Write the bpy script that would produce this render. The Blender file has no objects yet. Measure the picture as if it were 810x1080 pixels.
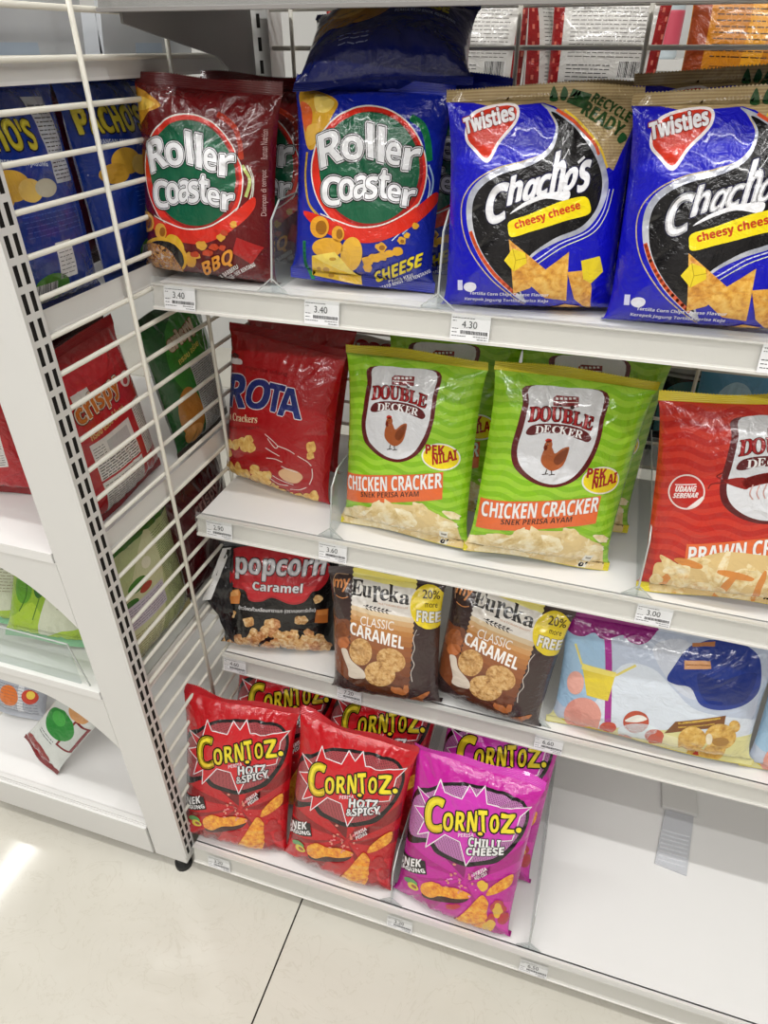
import bpy, bmesh, math, random, json
import numpy as np
from mathutils import Matrix, Vector
from mathutils.geometry import tessellate_polygon

scene = bpy.context.scene
COL = scene.collection
PI = math.pi

# ------------------------------------------------------------------ colours and materials
def lin(h):
    h = h.lstrip('#')
    v = [int(h[i:i+2], 16)/255 for i in (0, 2, 4)]
    return tuple(c/12.92 if c <= .04045 else ((c+.055)/1.055)**2.4 for c in v) + (1.0,)

MATS = {}
def new_mat(name):
    m = bpy.data.materials.new(name); m.use_nodes = True
    nt = m.node_tree; return m, nt, nt.nodes['Principled BSDF']
def N(nt, t, **kw):
    n = nt.nodes.new(t)
    for k, v in kw.items(): setattr(n, k, v)
    return n
def math_node(nt, op, a, b=None):
    n = N(nt, 'ShaderNodeMath', operation=op)
    for i, v in enumerate((a, b)):
        if v is None: continue
        if isinstance(v, (int, float)): n.inputs[i].default_value = v
        else: nt.links.new(v, n.inputs[i])
    return n.outputs[0]
def ramp(nt, fac, stops, interp='LINEAR'):
    r = N(nt, 'ShaderNodeValToRGB'); r.color_ramp.interpolation = interp
    e = r.color_ramp.elements
    while len(e) < len(stops): e.new(0.5)
    for x, (p, c) in zip(e, stops): x.position = p; x.color = lin(c)
    nt.links.new(fac, r.inputs[0]); return r.outputs[0]
def noise(nt, scale, detail=3, rough=.5, dist=0, vec=None):
    n = N(nt, 'ShaderNodeTexNoise'); n.inputs['Scale'].default_value = scale
    n.inputs['Detail'].default_value = detail; n.inputs['Roughness'].default_value = rough
    n.inputs['Distortion'].default_value = dist
    if vec is not None: nt.links.new(vec, n.inputs['Vector'])
    return n.outputs[0]
def objco(nt): return N(nt, 'ShaderNodeTexCoord').outputs['Object']
def bump(nt, b, height, strength, dist):
    n = N(nt, 'ShaderNodeBump'); n.inputs['Strength'].default_value = strength; n.inputs['Distance'].default_value = dist
    nt.links.new(height, n.inputs['Height']); nt.links.new(n.outputs[0], b.inputs['Normal'])

def film_surface(nt, b, rough=.16):
    "glossy crinkled plastic film"
    b.inputs['Roughness'].default_value = rough
    b.inputs['Specular IOR Level'].default_value = .5
    b.inputs['Coat Weight'].default_value = .45; b.inputs['Coat Roughness'].default_value = .06
    co = objco(nt)
    h = math_node(nt, 'ADD', noise(nt, 42, 4, .6, .8, co), math_node(nt, 'MULTIPLY', noise(nt, 130, 2, .5, .3, co), .22))
    bump(nt, b, h, .6, .006)

def film(key):
    "printed film in one flat ink, or one of the mottled food inks"
    if key in MATS: return MATS[key]
    m, nt, b = new_mat('print_' + key.replace('#', '').replace('m:', ''))
    film_surface(nt, b)
    if key.startswith('#'):
        b.inputs['Base Color'].default_value = lin(key)
    else:
        k = key[2:]; co = objco(nt); xyz = N(nt, 'ShaderNodeSeparateXYZ'); nt.links.new(co, xyz.inputs[0])
        food = {'chip': (160, ['#b8722a', '#dfa040', '#edbf62']), 'chip2': (150, ['#c07a2c', '#e3aa48', '#f0c66c']), 'puff': (120, ['#c98a3e', '#e6b860', '#f2d68c']),
                'cracker': (70, ['#c9a866', '#e6d09a', '#f2e6c4']), 'cracker2': (90, ['#d8bc80', '#eedfb4', '#f8f0d8']), 'fry': (110, ['#d0a45a', '#ead29a', '#f4e6bc']), 'fry2': (110, ['#d9a864', '#f0dcaa', '#f8edd0']),
                'popc': (150, ['#a86a34', '#dcae72', '#f0dcb4']), 'popc2': (150, ['#8e5028', '#c88a54', '#e6c294']), 'cookie': (170, ['#8a5a2a', '#c8985a', '#dfbc84']), 'cookie2': (170, ['#8a5a2a', '#cfa060', '#e4c48c']), 'cookie3': (120, ['#b07c30', '#d8aa50', '#e8c878']),
                'horn': (140, ['#c4541c', '#e8962a', '#f4c040']), 'mix': (240, ['#3a2414', '#b86a2a', '#d8b06a', '#8a2a1c', '#c8b8a8']), 'dark': (60, ['#1c1414', '#2a1e1e', '#1c1414'])}
        if k in food:
            sc, cs = food[k]
            c = ramp(nt, noise(nt, sc, 4, .6, .4, co), [((.3 + .4*i/(len(cs)-1)) if k != 'mix' else .38+.24*i/(len(cs)-1), c) for i, c in enumerate(cs)])
        elif k in ('wavegreen', 'wavered'):
            ph = math_node(nt, 'MULTIPLY', math_node(nt, 'SINE', math_node(nt, 'MULTIPLY', xyz.outputs[0], 130.0)), .22)
            v = math_node(nt, 'FRACT', math_node(nt, 'ADD', math_node(nt, 'MULTIPLY', xyz.outputs[2], 72.0), ph))
            cs = ('#84bb1c', '#9ccb34') if k == 'wavegreen' else ('#b8221a', '#c93424')
            c = ramp(nt, v, [(0, cs[0]), (.5, cs[1])], 'CONSTANT')
        elif k in ('halfred', 'halfpink'):
            vo = N(nt, 'ShaderNodeTexVoronoi'); vo.inputs['Scale'].default_value = 460; vo.inputs['Randomness'].default_value = 0
            cx = N(nt, 'ShaderNodeCombineXYZ'); nt.links.new(xyz.outputs[0], cx.inputs[0]); nt.links.new(xyz.outputs[2], cx.inputs[1]); nt.links.new(cx.outputs[0], vo.inputs['Vector'])
            cs = ('#2a1014', '#b04a50') if k == 'halfred' else ('#30102c', '#c47ab8')
            c = ramp(nt, vo.outputs['Distance'], [(0, cs[0]), (.3, cs[1])], 'CONSTANT')
        elif k == 'cornlogo':
            v = math_node(nt, 'MULTIPLY', math_node(nt, 'SUBTRACT', xyz.outputs[2], .140), 1/.045)
            c = ramp(nt, v, [(0, '#e2862c'), (.45, '#f0cc28'), (1, '#f4e032')])
        elif k == 'silver':
            c = ramp(nt, noise(nt, 40, 2, .5, .5, co), [(.35, '#b8bccb'), (.6, '#e4e6ee')]); b.inputs['Metallic'].default_value = .35
        elif k == 'kraft':
            wv = N(nt, 'ShaderNodeTexWave', bands_direction='Z'); wv.inputs['Scale'].default_value = 130; nt.links.new(co, wv.inputs['Vector'])
            c = ramp(nt, wv.outputs[0], [(0, '#a08760'), (1, '#bca678')])
        nt.links.new(c, b.inputs['Base Color'])
    MATS[key] = m; return m

def seal_mat(key):
    k = 'seal' + key
    if k in MATS: return MATS[k]
    m, nt, b = new_mat('crimped_seal_' + key.replace('#', ''))
    b.inputs['Base Color'].default_value = lin(key); b.inputs['Roughness'].default_value = .26
    b.inputs['Coat Weight'].default_value = .3
    co = objco(nt); wv = N(nt, 'ShaderNodeTexWave', bands_direction='Z'); wv.inputs['Scale'].default_value = 160
    nt.links.new(co, wv.inputs['Vector']); bump(nt, b, wv.outputs[0], .5, .0008)
    MATS[k] = m; return m

def plain(name, hexc, rough=.5, metal=0, coat=0, var=0, scale=6, spec=.5):
    if name in MATS: return MATS[name]
    m, nt, b = new_mat(name)
    b.inputs['Roughness'].default_value = rough; b.inputs['Metallic'].default_value = metal; b.inputs['Coat Weight'].default_value = coat
    b.inputs['Specular IOR Level'].default_value = spec
    if var:
        A = lin(hexc); r = N(nt, 'ShaderNodeValToRGB'); e = r.color_ramp.elements
        e[0].position = .3; e[1].position = .7
        e[0].color = tuple(c*(1-var) for c in A[:3]) + (1,); e[1].color = tuple(min(1, c*(1+var*.5)) for c in A[:3]) + (1,)
        nt.links.new(noise(nt, scale, 4, .55, 0, objco(nt)), r.inputs[0]); nt.links.new(r.outputs[0], b.inputs['Base Color'])
    else: b.inputs['Base Color'].default_value = lin(hexc)
    MATS[name] = m; return m

def clear(name, tint='#f4f8f8', alpha=.10, rough=.06):
    "thin clear acrylic: mostly see-through with a glossy skin"
    if name in MATS: return MATS[name]
    m = bpy.data.materials.new(name); m.use_nodes = True; nt = m.node_tree; nt.nodes.clear()
    out = N(nt, 'ShaderNodeOutputMaterial'); tr = N(nt, 'ShaderNodeBsdfTransparent'); gl = N(nt, 'ShaderNodeBsdfGlossy'); df = N(nt, 'ShaderNodeBsdfDiffuse')
    tr.inputs[0].default_value = lin(tint); gl.inputs['Roughness'].default_value = rough; df.inputs[0].default_value = lin('#dfe4e6')
    fr = N(nt, 'ShaderNodeLayerWeight'); fr.inputs[0].default_value = .5
    fz = math_node(nt, 'ADD', math_node(nt, 'MULTIPLY', math_node(nt, 'POWER', fr.outputs['Facing'], 4.0), .45), .035)
    m1 = N(nt, 'ShaderNodeMixShader'); m2 = N(nt, 'ShaderNodeMixShader'); m1.inputs[0].default_value = alpha
    nt.links.new(tr.outputs[0], m1.inputs[1]); nt.links.new(df.outputs[0], m1.inputs[2])
    nt.links.new(fz, m2.inputs[0]); nt.links.new(m1.outputs[0], m2.inputs[1]); nt.links.new(gl.outputs[0], m2.inputs[2])
    nt.links.new(m2.outputs[0], out.inputs[0]); MATS[name] = m; return m

WHITE = plain('white_painted_steel', '#dcdbd8', .38, var=.03, scale=3)
DECK = plain('white_shelf_deck', '#e7e6e4', .35, var=.02, scale=4)
RAILC = plain('grey_white_price_rail', '#e8e5e0', .3)
WIRE = plain('white_coated_wire', '#dcd8cc', .35)
DARK = plain('dark_slot', '#17130f', .8)
BLACKR = plain('black_rubber', '#121212', .6)
PAPER = plain('white_tag_paper', '#eeeef0', .55)
INK = plain('black_ink', '#1c1c1e', .6)
GREYINK = plain('grey_ink', '#6a6a70', .6)
CLEAR = clear('clear_acrylic', '#f6f9f9', .07); CLEARRAIL = clear('clear_rail_cover', '#fbfbfa', .08, .08)
EDGE = plain('polished_acrylic_edge', '#b9bdba', .2)

# ------------------------------------------------------------------ mesh helpers
def mesh_obj(name, verts, faces, mats, parent=None, midx=None, smooth=False, normals=None):
    me = bpy.data.meshes.new(name)
    me.from_pydata([tuple(v) for v in verts], [], [tuple(f) for f in faces])
    for m in (mats if isinstance(mats, (list, tuple)) else [mats]): me.materials.append(m)
    if midx is not None: me.polygons.foreach_set('material_index', midx)
    if smooth: me.polygons.foreach_set('use_smooth', [True]*len(me.polygons))
    me.update()
    if normals is not None: me.normals_split_custom_set_from_vertices([tuple(n) for n in normals])
    o = bpy.data.objects.new(name, me); COL.objects.link(o)
    if parent is not None: o.parent = parent
    return o
class MB:
    "collects boxes, tubes and prisms into one mesh"
    def __init__(s): s.v = []; s.f = []
    def box(s, x0, x1, y0, y1, z0, z1):
        n = len(s.v); s.v += [(x, y, z) for x in (x0, x1) for y in (y0, y1) for z in (z0, z1)]
        s.f += [tuple(n+i for i in q) for q in ((0, 1, 3, 2), (4, 6, 7, 5), (0, 4, 5, 1), (2, 3, 7, 6), (0, 2, 6, 4), (1, 5, 7, 3))]; return s
    def prism(s, prof, axis, a, b):
        "prof: 2-D outline; axis 'x' -> (y,z), 'y' -> (x,z), 'z' -> (x,y)"
        n = len(s.v); k = len(prof)
        mk = {'x': lambda p, t: (t, p[0], p[1]), 'y': lambda p, t: (p[0], t, p[1]), 'z': lambda p, t: (p[0], p[1], t)}[axis]
        s.v += [mk(p, a) for p in prof] + [mk(p, b) for p in prof]
        s.f += [(n+i, n+(i+1) % k, n+k+(i+1) % k, n+k+i) for i in range(k)]
        for tri in tessellate_polygon([[Vector((p[0], p[1], 0)) for p in prof]]):
            s.f += [tuple(n+i for i in tri), tuple(n+k+i for i in reversed(tri))]
        return s
    def tube(s, p, q, r, seg=10, r2=None):
        p, q = Vector(p), Vector(q); d = (q-p).normalized(); u = d.orthogonal().normalized(); w = d.cross(u); n = len(s.v); r2 = r if r2 is None else r2
        for c, rr in ((p, r), (q, r2)):
            s.v += [tuple(c + (u*math.cos(2*PI*i/seg) + w*math.sin(2*PI*i/seg))*rr) for i in range(seg)]
        s.f += [(n+i, n+(i+1) % seg, n+seg+(i+1) % seg, n+seg+i) for i in range(seg)] + [tuple(n+i for i in range(seg))[::-1], tuple(n+seg+i for i in range(seg))]; return s
    def lathe(s, prof, seg=20, c=(0, 0, 0)):
        n = len(s.v); k = len(prof)
        for r, z in prof: s.v += [(c[0]+r*math.cos(2*PI*i/seg), c[1]+r*math.sin(2*PI*i/seg), c[2]+z) for i in range(seg)]
        for j in range(k-1):
            s.f += [(n+j*seg+i, n+j*seg+(i+1) % seg, n+(j+1)*seg+(i+1) % seg, n+(j+1)*seg+i) for i in range(seg)]
        s.f += [tuple(n+i for i in range(seg))[::-1], tuple(n+(k-1)*seg+i for i in range(seg))]; return s
    def build(s, name, m, parent=None, smooth=False, bevel=0):
        o = mesh_obj(name, s.v, s.f, m, parent, smooth=smooth)
        bm = bmesh.new(); bm.from_mesh(o.data); bmesh.ops.recalc_face_normals(bm, faces=bm.faces)
        if bevel: bmesh.ops.bevel(bm, geom=[e for e in bm.edges if e.calc_face_angle(0) > .5], offset=bevel, segments=2, affect='EDGES', profile=.6)
        bm.to_mesh(o.data); bm.free(); return o
def tag(o, label, cat, group=None):
    o['label'] = label; o['category'] = cat
    if group: o['group'] = group
    return o
def thing(name, label, cat, loc=(0, 0, 0), group=None):
    o = bpy.data.objects.new(name, None); COL.objects.link(o); o.location = loc; o.empty_display_size = .05
    return tag(o, label, cat, group)
def struct(o): o['kind'] = 'structure'; return o
def dup(root, label=None, M=None):
    r = root.copy(); COL.objects.link(r)
    if M is not None: r.matrix_world = M
    if label: r['label'] = label
    for ch in list(root.children):
        c = ch.copy(); COL.objects.link(c); c.parent = r
        for g in ch.children:
            d = g.copy(); COL.objects.link(d); d.parent = c
    return r

# ------------------------------------------------------------------ flat artwork -> triangles
def catmull(p, n=5, closed=True):
    p = np.array(p, float); k = len(p); out = []
    for i in range(k if closed else k-1):
        g = lambda j: p[(i+j) % k] if closed else p[min(max(i+j, 0), k-1)]
        a, b, c, d = g(-1), g(0), g(1), g(2)
        for t in np.linspace(0, 1, n, endpoint=False):
            out.append(.5*((2*b)+(-a+c)*t+(2*a-5*b+4*c-d)*t*t+(-a+3*b-3*c+d)*t**3))
    if not closed: out.append(p[-1])
    return np.array(out)
def fill(pts):
    tr = tessellate_polygon([[Vector((p[0], p[1], 0)) for p in pts]])
    return [tuple(map(float, p)) for p in pts], [tuple(t) for t in tr]
def stroke(pts, w, closed):
    V, F = [], []; h = w/2; n = len(pts)
    for i in range(n if closed else n-1):
        a, b = np.array(pts[i], float), np.array(pts[(i+1) % n], float); d = b-a; L = np.hypot(*d)
        if L < 1e-6: continue
        nn = np.array((-d[1], d[0]))/L*h; k = len(V)
        V += [tuple(a+nn), tuple(a-nn), tuple(b-nn), tuple(b+nn)]; F += [(k, k+1, k+2, k+3)]
    for i in range(n):
        if not closed and i in (0, n-1): continue
        k = len(V); c = pts[i]
        V += [(c[0]+h*math.cos(t), c[1]+h*math.sin(t)) for t in np.linspace(0, 2*PI, 8, endpoint=False)]; F += [tuple(range(k, k+8))]
    return V, F
GLY = {}
def glyphs(txt):
    "letter outlines of the built-in font as triangles, boxed to 0..1, plus the outline edges"
    if txt in GLY: return GLY[txt]
    c = bpy.data.curves.new('t', 'FONT'); c.body = txt; c.size = 1; c.resolution_u = 3 if len(txt) > 3 else 4
    o = bpy.data.objects.new('t', c); COL.objects.link(o)
    me = o.to_mesh()
    V = np.array([v.co[:2] for v in me.vertices]); F = [tuple(p.vertices) for p in me.polygons]
    o.to_mesh_clear(); bpy.data.objects.remove(o); bpy.data.curves.remove(c)
    cnt = {}
    for f in F:
        for i in range(len(f)):
            e = tuple(sorted((f[i], f[(i+1) % len(f)]))); cnt[e] = cnt.get(e, 0)+1
    E = [e for e, k in cnt.items() if k == 1]
    lo, hi = V.min(0), V.max(0); asp = (hi[0]-lo[0])/max(hi[1]-lo[1], 1e-6)
    GLY[txt] = ((V-lo)/np.maximum(hi-lo, 1e-6), F, E, asp); return GLY[txt]
def text_tris(txt, q, th):
    V, F, E, _ = glyphs(txt); P0, P1, P2 = [np.array(p, float) for p in q]
    W = P0 + V[:, :1]*(P1-P0) + V[:, 1:]*(P2-P0)
    vs = [tuple(v) for v in W]; fs = list(F)
    if th > .05:
        h = th/2; done = set()
        for a, b in E:
            d = W[b]-W[a]; L = np.hypot(*d)
            if L < 1e-6: continue
            nn = np.array((-d[1], d[0]))/L*h; k = len(vs)
            vs += [tuple(W[a]+nn), tuple(W[a]-nn), tuple(W[b]-nn), tuple(W[b]+nn)]; fs.append((k, k+1, k+2, k+3))
            if a not in done and th > .6:
                done.add(a); k = len(vs); c = W[a]
                vs += [(c[0]+h*math.cos(t), c[1]+h*math.sin(t)) for t in np.linspace(0, 2*PI, 7, endpoint=False)]; fs.append(tuple(range(k, k+7)))
    return vs, fs
def cut(vs, fs, gx, gy, x0, x1, y0, y1):
    "clip to the sheet and slice along the sheet's grid so that the ink follows every fold"
    bm = bmesh.new(); bv = [bm.verts.new((v[0], v[1], 0)) for v in vs]
    for f in fs:
        if len(set(f)) < 3: continue
        try: bm.faces.new([bv[i] for i in f])
        except ValueError: pass
    def bis(co, no, clear=False):
        g = bm.verts[:] + bm.edges[:] + bm.faces[:]
        if g: bmesh.ops.bisect_plane(bm, geom=g, dist=1e-5, plane_co=co, plane_no=no, clear_outer=clear)
    A = np.array(vs); lo, hi = A.min(0), A.max(0)
    if hi[0] > x1: bis((x1, 0, 0), (1, 0, 0), True)
    if lo[0] < x0: bis((x0, 0, 0), (-1, 0, 0), True)
    if hi[1] > y1: bis((0, y1, 0), (0, 1, 0), True)
    if lo[1] < y0: bis((0, y0, 0), (0, -1, 0), True)
    for x in gx:
        if lo[0] < x < hi[0]: bis((x, 0, 0), (1, 0, 0))
    for y in gy:
        if lo[1] < y < hi[1]: bis((0, y, 0), (0, 1, 0))
    hx, hy = gx[1]-gx[0], gy[1]-gy[0]; nd = Vector((1/hx, -1/hy, 0)).normalized()
    ks = [(x-gx[0])/hx-(y-gy[0])/hy for x in (max(lo[0], x0), min(hi[0], x1)) for y in (max(lo[1], y0), min(hi[1], y1))]
    for k in range(math.ceil(min(ks)), math.floor(max(ks))+1): bis((gx[0]+k*hx, gy[0], 0), nd)
    bm.verts.index_update()
    out = [v.co[:2] for v in bm.verts], [tuple(v.index for v in f.verts) for f in bm.faces]
    bm.free(); return out

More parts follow.
